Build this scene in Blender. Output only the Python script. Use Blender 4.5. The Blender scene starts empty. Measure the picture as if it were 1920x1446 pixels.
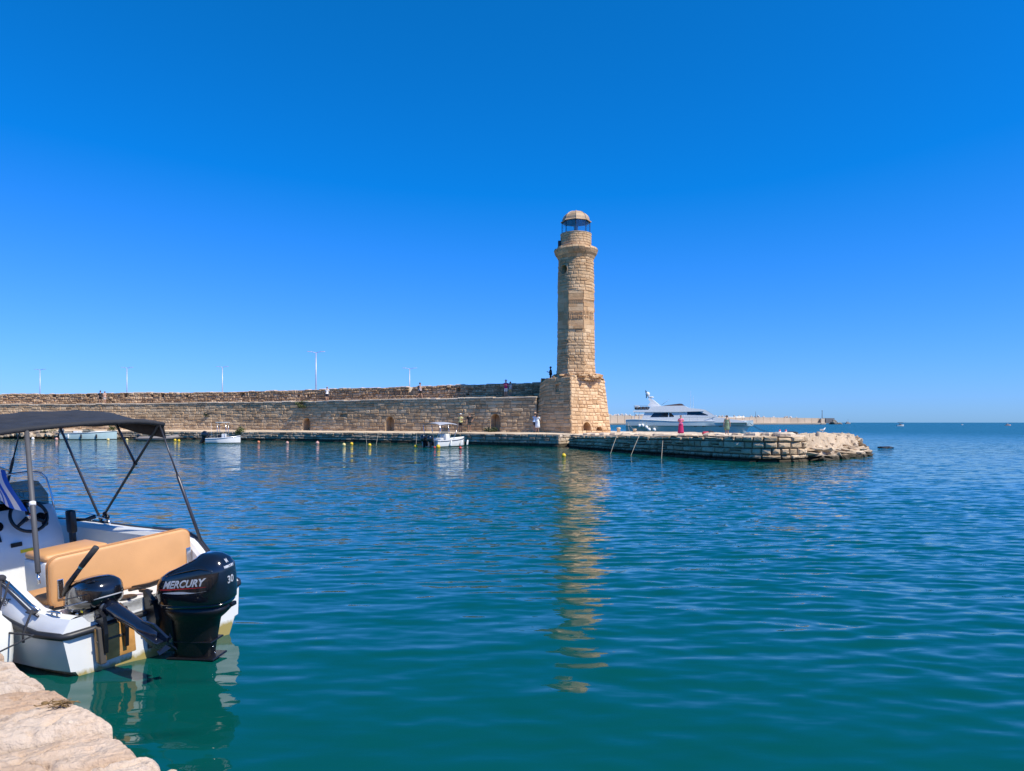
import bpy, bmesh, math, random
import numpy as np
from mathutils import Vector, Matrix, noise

R = math.radians
scene = bpy.context.scene
COL = scene.collection

# ------------------------------------------------------------------ camera, sky, sun, exposure
H = 2.0            # eye height above the water
FPX = 1371.0       # focal length in pixels of the 1920 px wide photograph
HZ = 792.5         # row of the sea horizon
cam_d = bpy.data.cameras.new('camera')
cam_d.sensor_width = 36.0
cam_d.lens = FPX / 1920 * 36
cam_d.shift_y = (HZ - 723) / 1920
cam_d.clip_start = 0.05
cam_d.clip_end = 120000
cam = bpy.data.objects.new('camera', cam_d)
cam.location = (0, 0, H)
cam.rotation_euler = (R(90), 0, 0)
COL.objects.link(cam)
scene.camera = cam

SUN_EL = R(52)
SUN_XY = Vector((0.848, -0.53)).normalized()
SUN_DIR = Vector((SUN_XY.x * math.cos(SUN_EL), SUN_XY.y * math.cos(SUN_EL), math.sin(SUN_EL)))
world = bpy.data.worlds.new('World')
scene.world = world
world.use_nodes = True
wn = world.node_tree.nodes
wl = world.node_tree.links
wn.clear()
sky = wn.new('ShaderNodeTexSky')
sky.sky_type = 'NISHITA'
sky.sun_disc = False
sky.sun_elevation = SUN_EL
sky.sun_rotation = math.atan2(SUN_XY.x, SUN_XY.y)
sky.altitude = 0
sky.air_density = 1.0
sky.dust_density = 0.2
sky.ozone_density = 3.0
# the camera's rendering of a clear Aegean sky: less red, more blue, everywhere on the dome
sub = wn.new('ShaderNodeVectorMath'); sub.operation = 'MULTIPLY_ADD'
sub.inputs[1].default_value = (0.66, 0.96, 2.5)
sub.inputs[2].default_value = (-0.98, 0.35, -0.9)
flo = wn.new('ShaderNodeVectorMath'); flo.operation = 'SCALE'
flo.inputs['Scale'].default_value = 0.03
mxv = wn.new('ShaderNodeVectorMath'); mxv.operation = 'MAXIMUM'
bg = wn.new('ShaderNodeBackground')
bg.inputs['Strength'].default_value = 0.068
wo = wn.new('ShaderNodeOutputWorld')
wl.new(sky.outputs[0], sub.inputs[0])
wl.new(sky.outputs[0], flo.inputs[0])
wl.new(sub.outputs[0], mxv.inputs[0])
wl.new(flo.outputs[0], mxv.inputs[1])
wl.new(mxv.outputs[0], bg.inputs['Color'])
wl.new(bg.outputs[0], wo.inputs[0])

sun_d = bpy.data.lights.new('sun', 'SUN')
sun_d.energy = 5.0
sun_d.angle = R(0.5)
sun_d.color = (1.0, 0.94, 0.82)
sun = bpy.data.objects.new('sun', sun_d)
sun.rotation_euler = SUN_DIR.to_track_quat('Z', 'Y').to_euler()
sun.location = (30, -20, 40)
COL.objects.link(sun)

vs = scene.view_settings
vs.view_transform = 'Standard'
vs.look = 'None'
vs.exposure = 0.25
vs.gamma = 1.0
vs.use_curve_mapping = False
scene.render.resolution_x = 1024
scene.render.resolution_y = 771
scene.render.engine = 'CYCLES'

rng = random.Random(7)


def P(px, py, Y):
    """world point at distance Y that lies behind photograph pixel (px, py)"""
    return Vector(((px - 960) / FPX * Y, Y, H - (py - HZ) / FPX * Y))


def G(px, py, z=0.0):
    """world point on the level z behind photograph pixel (px, py)"""
    return P(px, py, (H - z) * FPX / (py - HZ))


# ------------------------------------------------------------------ materials
MATS = {}


def nodes_of(name):
    m = bpy.data.materials.new(name)
    m.use_nodes = True
    n = m.node_tree.nodes
    b = n['Principled BSDF']
    return m, n, m.node_tree.links, b


def mk(name, col, rough=0.5, metal=0.0, var=0.12, scale=4.0, bump=0.0, bscale=40.0, coat=0.0, spec=0.5, alpha=1.0):
    if name in MATS:
        return MATS[name]
    m, n, l, b = nodes_of(name)
    tc = n.new('ShaderNodeTexCoord')
    nz = n.new('ShaderNodeTexNoise')
    nz.inputs['Scale'].default_value = scale
    nz.inputs['Detail'].default_value = 5
    l.new(tc.outputs['Object'], nz.inputs['Vector'])
    mr = n.new('ShaderNodeMapRange')
    mr.inputs['From Min'].default_value = 0.3
    mr.inputs['From Max'].default_value = 0.7
    mr.inputs['To Min'].default_value = 1 - var
    mr.inputs['To Max'].default_value = 1 + var
    l.new(nz.outputs['Fac'], mr.inputs['Value'])
    mx = n.new('ShaderNodeVectorMath'); mx.operation = 'SCALE'
    mx.inputs[0].default_value = col
    l.new(mr.outputs[0], mx.inputs['Scale'])
    l.new(mx.outputs[0], b.inputs['Base Color'])
    rr = n.new('ShaderNodeMapRange')
    rr.inputs['To Min'].default_value = max(0.02, rough * 0.8)
    rr.inputs['To Max'].default_value = min(1, rough * 1.2)
    l.new(nz.outputs['Fac'], rr.inputs['Value'])
    l.new(rr.outputs[0], b.inputs['Roughness'])
    b.inputs['Metallic'].default_value = metal
    b.inputs['Specular IOR Level'].default_value = spec
    b.inputs['Coat Weight'].default_value = coat
    b.inputs['Coat Roughness'].default_value = 0.05
    if bump > 0:
        n2 = n.new('ShaderNodeTexNoise')
        n2.inputs['Scale'].default_value = bscale
        n2.inputs['Detail'].default_value = 4
        l.new(tc.outputs['Object'], n2.inputs['Vector'])
        bp = n.new('ShaderNodeBump')
        bp.inputs['Strength'].default_value = bump
        bp.inputs['Distance'].default_value = 0.02
        l.new(n2.outputs['Fac'], bp.inputs['Height'])
        l.new(bp.outputs[0], b.inputs['Normal'])
    MATS[name] = m
    return m


def stone_mat(name, c0, c1, c2, wet=None, grain=1.0, bump=0.6, stain=0.35, stain_col=(0.12, 0.10, 0.075)):
    """limestone: tint of each block from the 'tint' face attribute, blotches, pits, grain"""
    if name in MATS:
        return MATS[name]
    m, n, l, b = nodes_of(name)
    at = n.new('ShaderNodeAttribute'); at.attribute_name = 'tint'
    geo = n.new('ShaderNodeNewGeometry')
    nz = n.new('ShaderNodeTexNoise'); nz.inputs['Scale'].default_value = 1.3 * grain; nz.inputs['Detail'].default_value = 8
    nz.inputs['Roughness'].default_value = 0.65
    l.new(geo.outputs['Position'], nz.inputs['Vector'])
    add = n.new('ShaderNodeMath'); add.operation = 'ADD'
    sc = n.new('ShaderNodeMath'); sc.operation = 'MULTIPLY_ADD'
    l.new(nz.outputs['Fac'], sc.inputs[0]); sc.inputs[1].default_value = 1.1; sc.inputs[2].default_value = -0.55
    l.new(at.outputs['Fac'], add.inputs[0]); l.new(sc.outputs[0], add.inputs[1])
    cr = n.new('ShaderNodeValToRGB')
    e = cr.color_ramp.elements
    e[0].position = 0.05; e[0].color = (*c0, 1)
    e[1].position = 0.95; e[1].color = (*c2, 1)
    k = e.new(0.5); k.color = (*c1, 1)
    l.new(add.outputs[0], cr.inputs[0])
    # large patches of weathering
    nb_ = n.new('ShaderNodeTexNoise'); nb_.inputs['Scale'].default_value = 0.22 * grain; nb_.inputs['Detail'].default_value = 4
    l.new(geo.outputs['Position'], nb_.inputs['Vector'])
    mb_ = n.new('ShaderNodeMapRange'); mb_.inputs['From Min'].default_value = 0.3; mb_.inputs['From Max'].default_value = 0.7
    mb_.inputs['To Min'].default_value = 0.82; mb_.inputs['To Max'].default_value = 1.12
    l.new(nb_.outputs['Fac'], mb_.inputs['Value'])
    big = n.new('ShaderNodeVectorMath'); big.operation = 'SCALE'
    l.new(cr.outputs[0], big.inputs[0]); l.new(mb_.outputs[0], big.inputs['Scale'])
    # weather stains
    n3 = n.new('ShaderNodeTexNoise'); n3.inputs['Scale'].default_value = 3.7 * grain; n3.inputs['Detail'].default_value = 9
    n3.inputs['Roughness'].default_value = 0.7
    l.new(geo.outputs['Position'], n3.inputs['Vector'])
    mr = n.new('ShaderNodeMapRange'); mr.inputs['From Min'].default_value = 0.52; mr.inputs['From Max'].default_value = 0.75
    mr.inputs['To Max'].default_value = stain
    l.new(n3.outputs['Fac'], mr.inputs['Value'])
    mix = n.new('ShaderNodeMix'); mix.data_type = 'RGBA'
    l.new(mr.outputs[0], mix.inputs[0]); l.new(big.outputs[0], mix.inputs[6])
    mix.inputs[7].default_value = (*stain_col, 1)
    col = mix.outputs[2]
    if wet is not None:            # algae band just above the water
        sp = n.new('ShaderNodeSeparateXYZ'); l.new(geo.outputs['Position'], sp.inputs[0])
        ad = n.new('ShaderNodeMath'); ad.operation = 'MULTIPLY_ADD'
        l.new(n3.outputs['Fac'], ad.inputs[0]); ad.inputs[1].default_value = -0.25
        l.new(sp.outputs['Z'], ad.inputs[2])
        m2 = n.new('ShaderNodeMapRange'); m2.inputs['From Min'].default_value = wet - 0.16; m2.inputs['From Max'].default_value = wet - 0.04
        m2.inputs['To Min'].default_value = 0.9; m2.inputs['To Max'].default_value = 0
        l.new(ad.outputs[0], m2.inputs['Value'])
        mw = n.new('ShaderNodeMix'); mw.data_type = 'RGBA'
        l.new(m2.outputs[0], mw.inputs[0]); l.new(col, mw.inputs[6]); mw.inputs[7].default_value = (0.022, 0.02, 0.012, 1)
        col = mw.outputs[2]
    l.new(col, b.inputs['Base Color'])
    b.inputs['Roughness'].default_value = 0.9
    b.inputs['Specular IOR Level'].default_value = 0.2
    n4 = n.new('ShaderNodeTexNoise'); n4.inputs['Scale'].default_value = 9 * grain; n4.inputs['Detail'].default_value = 8
    n4.inputs['Roughness'].default_value = 0.7
    l.new(geo.outputs['Position'], n4.inputs['Vector'])
    bp = n.new('ShaderNodeBump'); bp.inputs['Strength'].default_value = bump; bp.inputs['Distance'].default_value = 0.08 / grain
    l.new(n4.outputs['Fac'], bp.inputs['Height'])
    l.new(bp.outputs[0], b.inputs['Normal'])
    MATS[name] = m
    return m


M_WALL = stone_mat('harbour_limestone', (0.43, 0.27, 0.145), (0.61, 0.415, 0.24), (0.73, 0.535, 0.335), stain=0.25)
M_RUB = stone_mat('rubble_limestone', (0.34, 0.21, 0.12), (0.54, 0.36, 0.215), (0.70, 0.50, 0.32), stain=0.35)
M_LEDGE = stone_mat('ledge_limestone', (0.28, 0.21, 0.15), (0.43, 0.34, 0.24), (0.58, 0.47, 0.35), wet=0.24, stain=0.5)
M_TOPS = stone_mat('worn_paving', (0.48, 0.36, 0.25), (0.62, 0.49, 0.35), (0.70, 0.57, 0.43), wet=0.18, stain=0.25)
M_MOLE = stone_mat('mole_limestone', (0.40, 0.285, 0.17), (0.56, 0.41, 0.26), (0.70, 0.54, 0.36), wet=0.22, stain=0.45)
M_TOWER = stone_mat('tower_limestone', (0.42, 0.24, 0.115), (0.60, 0.385, 0.21), (0.73, 0.515, 0.31), stain=0.3, stain_col=(0.2, 0.15, 0.1))
M_ROCK = stone_mat('shore_rock', (0.36, 0.26, 0.16), (0.54, 0.41, 0.28), (0.66, 0.53, 0.38), wet=0.22, stain=0.5)
M_QUAY = stone_mat('quay_stone', (0.42, 0.25, 0.15), (0.60, 0.43, 0.30), (0.70, 0.57, 0.45), grain=3.0, bump=1.0, stain=0.7, stain_col=(0.30, 0.18, 0.10))
M_MORTAR_L = stone_mat('pale_mortar', (0.36, 0.23, 0.125), (0.47, 0.31, 0.175), (0.56, 0.39, 0.23))
M_MORTAR = stone_mat('mortar', (0.10, 0.075, 0.05), (0.15, 0.115, 0.08), (0.2, 0.16, 0.11), wet=0.3)


# ------------------------------------------------------------------ mesh helpers
def finish(name, me, mat, parent=None, smooth=False, loc=None):
    o = bpy.data.objects.new(name, me)
    COL.objects.link(o)
    if mat is not None and not me.materials:
        me.materials.append(mat)
    if parent is not None:
        o.parent = parent
    if smooth:
        me.polygons.foreach_set('use_smooth', [True] * len(me.polygons))
    if loc is not None:
        o.location = loc
    return o


def raw(name, verts, faces, mat, parent=None, smooth=False, tints=None):
    me = bpy.data.meshes.new(name)
    me.from_pydata([tuple(v) for v in verts], [], faces)
    if tints is not None:
        a = me.attributes.new('tint', 'FLOAT', 'FACE')
        a.data.foreach_set('value', tints)
    me.validate()
    me.update()
    return finish(name, me, mat, parent, smooth)


def tag(o, label=None, cat=None, group=None, kind=None):
    if label: o['label'] = label
    if cat: o['category'] = cat
    if group: o['group'] = group
    if kind: o['kind'] = kind
    return o


def empty(name, loc, rz=0.0, rx=0.0, ry=0.0):
    o = bpy.data.objects.new(name, None)
    COL.objects.link(o)
    o.location = loc
    o.rotation_euler = (rx, ry, rz)
    o.empty_display_size = 0.3
    return o


class MB:
    """collects shapes, then builds ONE mesh object"""
    def __init__(self):
        self.v = []; self.f = []; self.t = []

    def add(self, vs_, fs, tint=None):
        o = len(self.v)
        self.v += [Vector(p) for p in vs_]
        self.f += [tuple(i + o for i in f) for f in fs]
        self.t += [tint if tint is not None else 0.5] * len(fs)
        return self

    def box(self, c, s, r=0.0, rot=None, seg=2):
        bm = bmesh.new()
        bmesh.ops.create_cube(bm, size=1.0)
        for v in bm.verts:
            v.co = Vector((v.co.x * s[0], v.co.y * s[1], v.co.z * s[2]))
        if r > 0:
            bmesh.ops.bevel(bm, geom=bm.edges[:], offset=min(r, min(s) * 0.49), segments=seg, profile=0.5, affect='EDGES')
        bm.verts.index_update()
        rm = rot if rot is not None else Matrix.Identity(3)
        self.add([rm @ v.co + Vector(c) for v in bm.verts], [[v.index for v in f.verts] for f in bm.faces])
        bm.free()
        return self

    def tube(self, pts, r, n=8, caps=True):
        pts = [Vector(p) for p in pts]
        rs = r if isinstance(r, (list, tuple)) else [r] * len(pts)
        up = None; rings = []
        for i, p in enumerate(pts):
            a = pts[max(0, i - 1)]; b = pts[min(len(pts) - 1, i + 1)]
            d = (b - a).normalized()
            if up is None:
                up = Vector((0, 0, 1)) if abs(d.z) < 0.9 else Vector((1, 0, 0))
            s = d.cross(up)
            if s.length < 1e-6: s = d.cross(Vector((0, 1, 0.1)))
            s.normalize(); t = s.cross(d).normalized(); up = t
            rings.append([p + (s * math.cos(k * 2 * math.pi / n) + t * math.sin(k * 2 * math.pi / n)) * rs[i] for k in range(n)])
        return self.loft(rings, caps)

    def loft(self, rings, caps=True, closed=True):
        n = len(rings[0]); vs_ = [p for rg in rings for p in rg]; fs = []
        for i in range(len(rings) - 1):
            for k in range(n if closed else n - 1):
                k2 = (k + 1) % n
                fs.append((i * n + k, i * n + k2, (i + 1) * n + k2, (i + 1) * n + k))
        if caps:
            fs.append(tuple(range(n))[::-1]); fs.append(tuple((len(rings) - 1) * n + k for k in range(n)))
        return self.add(vs_, fs)

    def lathe(self, prof, n=24, c=(0, 0, 0), caps=True, ph=0.0):
        c = Vector(c)
        return self.loft([[c + Vector((r * math.cos(ph + k * 2 * math.pi / n), r * math.sin(ph + k * 2 * math.pi / n), z)) for k in range(n)] for r, z in prof], caps)

    def ball(self, c, r, n=12, m=8):
        rx, ry, rz = r if isinstance(r, (list, tuple)) else (r, r, r)
        c = Vector(c); rings = []
        for i in range(m + 1):
            a = -math.pi / 2 + math.pi * i / m
            q = max(math.cos(a), 0.001)
            rings.append([c + Vector((rx * q * math.cos(k * 2 * math.pi / n), ry * q * math.sin(k * 2 * math.pi / n), rz * math.sin(a))) for k in range(n)])
        return self.loft(rings)

    def prism(self, poly, axis_vec, off=(0, 0, 0)):
        """extrude the closed polygon of points along axis_vec"""
        a = Vector(axis_vec)
        A = [Vector(p) + Vector(off) for p in poly]
        return self.loft([A, [p + a for p in A]])

    def build(self, name, mat, parent=None, smooth=False, angle=None, normals=True):
        me = bpy.data.meshes.new(name)
        me.from_pydata([tuple(v) for v in self.v], [], self.f)
        a = me.attributes.new('tint', 'FLOAT', 'FACE')
        a.data.foreach_set('value', self.t)
        me.validate()
        if normals:
            bm = bmesh.new(); bm.from_mesh(me)
            bmesh.ops.recalc_face_normals(bm, faces=bm.faces)
            bm.to_mesh(me); bm.free()
        me.update()
        o = finish(name, me, mat, parent, smooth or angle is not None)
        if angle is not None:
            me.set_sharp_from_angle(angle=R(angle))
        return o


def text_mesh(body, size, skew=0.0, bold=0.0, extrude=0.0, align='LEFT'):
    cu = bpy.data.curves.new('lettering', 'FONT')
    cu.body = body; cu.size = size; cu.shear = skew; cu.offset = bold; cu.extrude = extrude
    cu.align_x = align; cu.resolution_u = 3
    o = bpy.data.objects.new('lettering', cu)
    COL.objects.link(o)
    dg = bpy.context.evaluated_depsgraph_get()
    me = bpy.data.meshes.new_from_object(o.evaluated_get(dg))
    bpy.data.objects.remove(o); bpy.data.curves.remove(cu)
    return me


def fn(p, s=1.0, k=0.0):
    return noise.noise(Vector((p[0] * s + k, p[1] * s - k, p[2] * s + 3.1 * k)))


# ------------------------------------------------------------------ coursed stonework
class Path:
    """ground line of a wall, s along it, normal towards the water side"""
    def __init__(self, pts, smooth=True):
        pts = [np.array(p, float) for p in pts]
        out = []
        if smooth:
            for i in range(len(pts) - 1):
                p0 = pts[max(0, i - 1)]; p1 = pts[i]; p2 = pts[i + 1]; p3 = pts[min(len(pts) - 1, i + 2)]
                for k in range(24):
                    t = k / 24
                    out.append(0.5 * ((2 * p1) + (-p0 + p2) * t + (2 * p0 - 5 * p1 + 4 * p2 - p3) * t * t + (-p0 + 3 * p1 - 3 * p2 + p3) * t ** 3))
            out.append(pts[-1])
        else:
            for i in range(len(pts) - 1):
                for k in range(24):
                    out.append(pts[i] + (pts[i + 1] - pts[i]) * k / 24)
            out.append(pts[-1])
        self.p = np.array(out)
        d = np.linalg.norm(np.diff(self.p, axis=0), axis=1)
        self.s = np.concatenate([[0], np.cumsum(d)])
        self.L = self.s[-1]
        g = np.gradient(self.p, axis=0)
        g /= np.linalg.norm(g, axis=1)[:, None]
        self.n = np.stack([g[:, 1], -g[:, 0]], 1)

    def at(self, s):
        return (np.interp(s, self.s, self.p[:, 0]), np.interp(s, self.s, self.p[:, 1]))

    def nrm(self, s):
        x = np.interp(s, self.s, self.n[:, 0]); y = np.interp(s, self.s, self.n[:, 1])
        q = math.hypot(x, y)
        return (x / q, y / q)

    def map(self, batter=0.0, z0=0.0):
        def q(s, z, d):
            x, y = self.at(s); nx, ny = self.nrm(s)
            d = d - batter * (z - z0)
            return Vector((x + nx * d, y + ny * d, z))
        return q

    def s_at_px(self, px):
        t = self.p[:, 0] / self.p[:, 1] * FPX + 960
        return float(np.interp(px, t, self.s))


def one_stone(q, s0, s1, za, zb, zc, zd, depth, proud, r):
    """a block between s0..s1; za, zb its lower corners, zc, zd its upper ones (left, right)"""
    w = s1 - s0; h = ((zc - za) + (zd - zb)) / 2
    if w < 0.03 or h < 0.03:
        return None
    ins = min(0.16 * min(w, h), 0.06)
    j = 0.03 * min(w, h)

    def rect(i, jit):
        pts = []
        for (a, b) in ((0, 0), (.5, 0), (1, 0), (1, .5), (1, 1), (.5, 1), (0, 1), (0, .5)):
            lo = za + (zb - za) * a; hi = zc + (zd - zc) * a
            s = s0 + w * a + (i if a == 0 else -i if a == 1 else 0) + r.uniform(-jit, jit)
            z = lo + (hi - lo) * b + (i if b == 0 else -i if b == 1 else 0) + r.uniform(-jit, jit)
            cut = 0.35 * i if a in (0, 1) and b in (0, 1) else 0
            s += cut * (1 if a == 0 else -1); z += cut * (1 if b == 0 else -1)
            pts.append((s, z))
        return pts
    pr = proud * r.uniform(0.2, 1.5)
    back = [q(s, z, -depth) for s, z in rect(0, 0)]
    edge = [q(s, z, pr * 0.25 - 0.015) for s, z in rect(0.004, j * 0.5)]
    fr = [q(s, z, pr + r.uniform(-0.25, 0.2) * proud) for s, z in rect(ins, j)]
    vs_ = back + edge + fr + [q((s0 + s1) / 2 + r.uniform(-.15, .15) * w, (za + zb + zc + zd) / 4, pr + r.uniform(-0.1, 0.5) * proud)]
    fs = []
    for k in range(8):
        k2 = (k + 1) % 8
        fs.append((k, k2, 8 + k2, 8 + k))
        fs.append((8 + k, 8 + k2, 16 + k2, 16 + k))
        fs.append((16 + k, 16 + k2, 24))
    return vs_, fs


def courses(q, s_lo, s_hi, z_lo, z_hi, hr, wr, r, holes=(), joint=0.022, depth=0.12, proud=0.045, wob=0.05,
            zlo_f=None, zhi_f=None, tint=(0.25, 0.75), ragged=0.0):
    """rows of blocks; returns a list of (s_mid, z_mid, verts, faces, tint)"""
    zs = [z_lo]
    while zs[-1] < z_hi - hr[0] * 0.6:
        zs.append(zs[-1] + r.uniform(*hr))
    k = (z_hi - z_lo) / (zs[-1] - z_lo)
    zs = [z_lo + (z - z_lo) * k for z in zs]
    nr = len(zs) - 1

    def zline(i, s):
        if i == 0:
            return zlo_f(s) if zlo_f else z_lo
        if i == nr:
            return zhi_f(s) if zhi_f else z_hi
        base = zs[i] + wob * noise.noise(Vector((s * 0.35, i * 7.3, 0.5)))
        if zlo_f or zhi_f:
            a = (zs[i] - z_lo) / (z_hi - z_lo)
            lo = zlo_f(s) if zlo_f else z_lo
            hi = zhi_f(s) if zhi_f else z_hi
            base = lo + (hi - lo) * a + wob * noise.noise(Vector((s * 0.35, i * 7.3, 0.5)))
        return base
    out = []
    for i in range(nr):
        s = s_lo + r.uniform(-wr[1], 0)
        while s < s_hi:
            w = r.uniform(*wr) * r.choice((0.75, 1, 1, 1.3))
            a, b = max(s, s_lo), min(s + w, s_hi)
            s += w
            if b - a < 0.12:
                continue
            za, zb, zc, zd = zline(i, a), zline(i, b), zline(i + 1, a), zline(i + 1, b)
            zm = (za + zb + zc + zd) / 4
            segs = [(a, b)]
            for (h0, h1, g0, g1) in holes:
                if g0 < zm < g1:
                    ns = []
                    for (c, d) in segs:
                        if d <= h0 or c >= h1:
                            ns.append((c, d))
                        else:
                            if c < h0 - 0.08: ns.append((c, h0))
                            if d > h1 + 0.08: ns.append((h1, d))
                    segs = ns
            for (c, d) in segs:
                zc2, zd2 = zc, zd
                if i == nr - 1 and ragged:
                    t = r.uniform(-ragged, ragged * 0.4)
                    zc2 += t; zd2 += t
                # now and then two thin stones share the place of one
                parts = [(za, zb, zc2, zd2)]
                if r.random() < 0.12 and (zc - za) > 0.26:
                    f = r.uniform(0.4, 0.6)
                    ma = za + (zc2 - za) * f; mb_ = zb + (zd2 - zb) * f
                    parts = [(za, zb, ma, mb_), (ma, mb_, zc2, zd2)]
                for (pa, pb, pc, pd) in parts:
                    g = joint * r.uniform(0.4, 0.9)
                    st = one_stone(q, c + g, d - g, pa + g * .7, pb + g * .7, pc - g * .7, pd - g * .7, depth, proud, r)
                    if st:
                        out.append(((c + d) / 2, zm, st[0], st[1], r.uniform(*tint)))
    return out


def emit(stones, parent, mat, limit, key, name='stone', rest_name='stonework'):
    """the first `limit` stones (by key) become objects of their own, the rest one part"""
    stones = sorted(stones, key=key)
    for st in stones[:limit]:
        raw(name, st[2], st[3], mat, parent, tints=[st[4]] * len(st[3]))
    rest = stones[limit:]
    if rest:
        v, f, t = [], [], []
        for st in rest:
            o = len(v)
            v += st[2]
            f += [tuple(i + o for i in ff) for ff in st[3]]
            t += [st[4]] * len(st[3])
        o = raw(rest_name, v, f, mat, parent, tints=t)
        o['kind'] = 'stuff'


def core_sheet(q, s_lo, s_hi, z_lo, z_hi, d, holes, zlo_f=None, zhi_f=None, step=1.0, mb=None):
    """the mortar bed behind the blocks, with the openings left out, and their reveals"""
    mb = mb or MB()
    ss = sorted(set([s_lo + (s_hi - s_lo) * i / max(1, int((s_hi - s_lo) / step)) for i in range(int((s_hi - s_lo) / step) + 1)]
                    + [s_hi] + [h for ho in holes for h in ho[:2]]))
    for a, b in zip(ss[:-1], ss[1:]):
        if b - a < 1e-4: continue
        m = (a + b) / 2
        cuts = sorted((h[2], h[3]) for h in holes if h[0] <= m <= h[1])
        z = None
        spans = []
        cur = 'lo'
        for (g0, g1) in cuts:
            spans.append((cur, g0)); cur = g1
        spans.append((cur, 'hi'))
        for (u, w) in spans:
            ua = (zlo_f(a) if zlo_f else z_lo) if u == 'lo' else u
            ub = (zlo_f(b) if zlo_f else z_lo) if u == 'lo' else u
            wa = (zhi_f(a) if zhi_f else z_hi) if w == 'hi' else w
            wb = (zhi_f(b) if zhi_f else z_hi) if w == 'hi' else w
            mb.add([q(a, ua, d), q(b, ub, d), q(b, wb, d), q(a, wa, d)], [(0, 1, 2, 3)])
    return mb


def niche(q, h, depth, name, parent, mat, arch=True):
    """a recess: back and reveals, plus the stones that turn the arch"""
    s0, s1, z0, z1 = h
    mb = MB()
    A = [(s0, z0), (s1, z0), (s1, z1), (s0, z1)]
    f = [q(s, z, 0.02) for s, z in A]; b = [q(s, z, -depth) for s, z in A]
    mb.add(f + b, [(0, 1, 5, 4), (1, 2, 6, 5), (2, 3, 7, 6), (3, 0, 4, 7), (4, 5, 6, 7)])
    if arch:
        c = (s0 + s1) / 2; rad = (s1 - s0) / 2; zc = z1 - rad
        n = 10
        for i in range(n):
            a0 = math.pi * i / n; a1 = math.pi * (i + 1) / n
            p0 = (c + rad * math.cos(a0), zc + rad * math.sin(a0)); p1 = (c + rad * math.cos(a1), zc + rad * math.sin(a1))
            mb.add([q(p0[0], p0[1], .03), q(p0[0], z1, .03), q(p1[0], z1, .03), q(p1[0], p1[1], .03),
                    q(p0[0], p0[1], -depth * .5), q(p1[0], p1[1], -depth * .5)],
                   [(0, 1, 2, 3), (0, 3, 5, 4)], 0.45)
    return mb.build(name, mat, parent)


# ------------------------------------------------------------------ water
def smooth01(x):
    x = np.clip(x, 0, 1)
    return x * x * (3 - 2 * x)


def lines(lo_dense, hi_dense, d, lo, hi, g):
    c = list(np.arange(lo_dense, hi_dense + 1e-6, d))
    s = d; v = c[-1]
    while v < hi:
        s *= g; v += s; c.append(v)
    s = d; v = c[0]; neg = []
    while v > lo:
        s *= g; v -= s; neg.append(v)
    return np.array(neg[::-1] + c)


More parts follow.
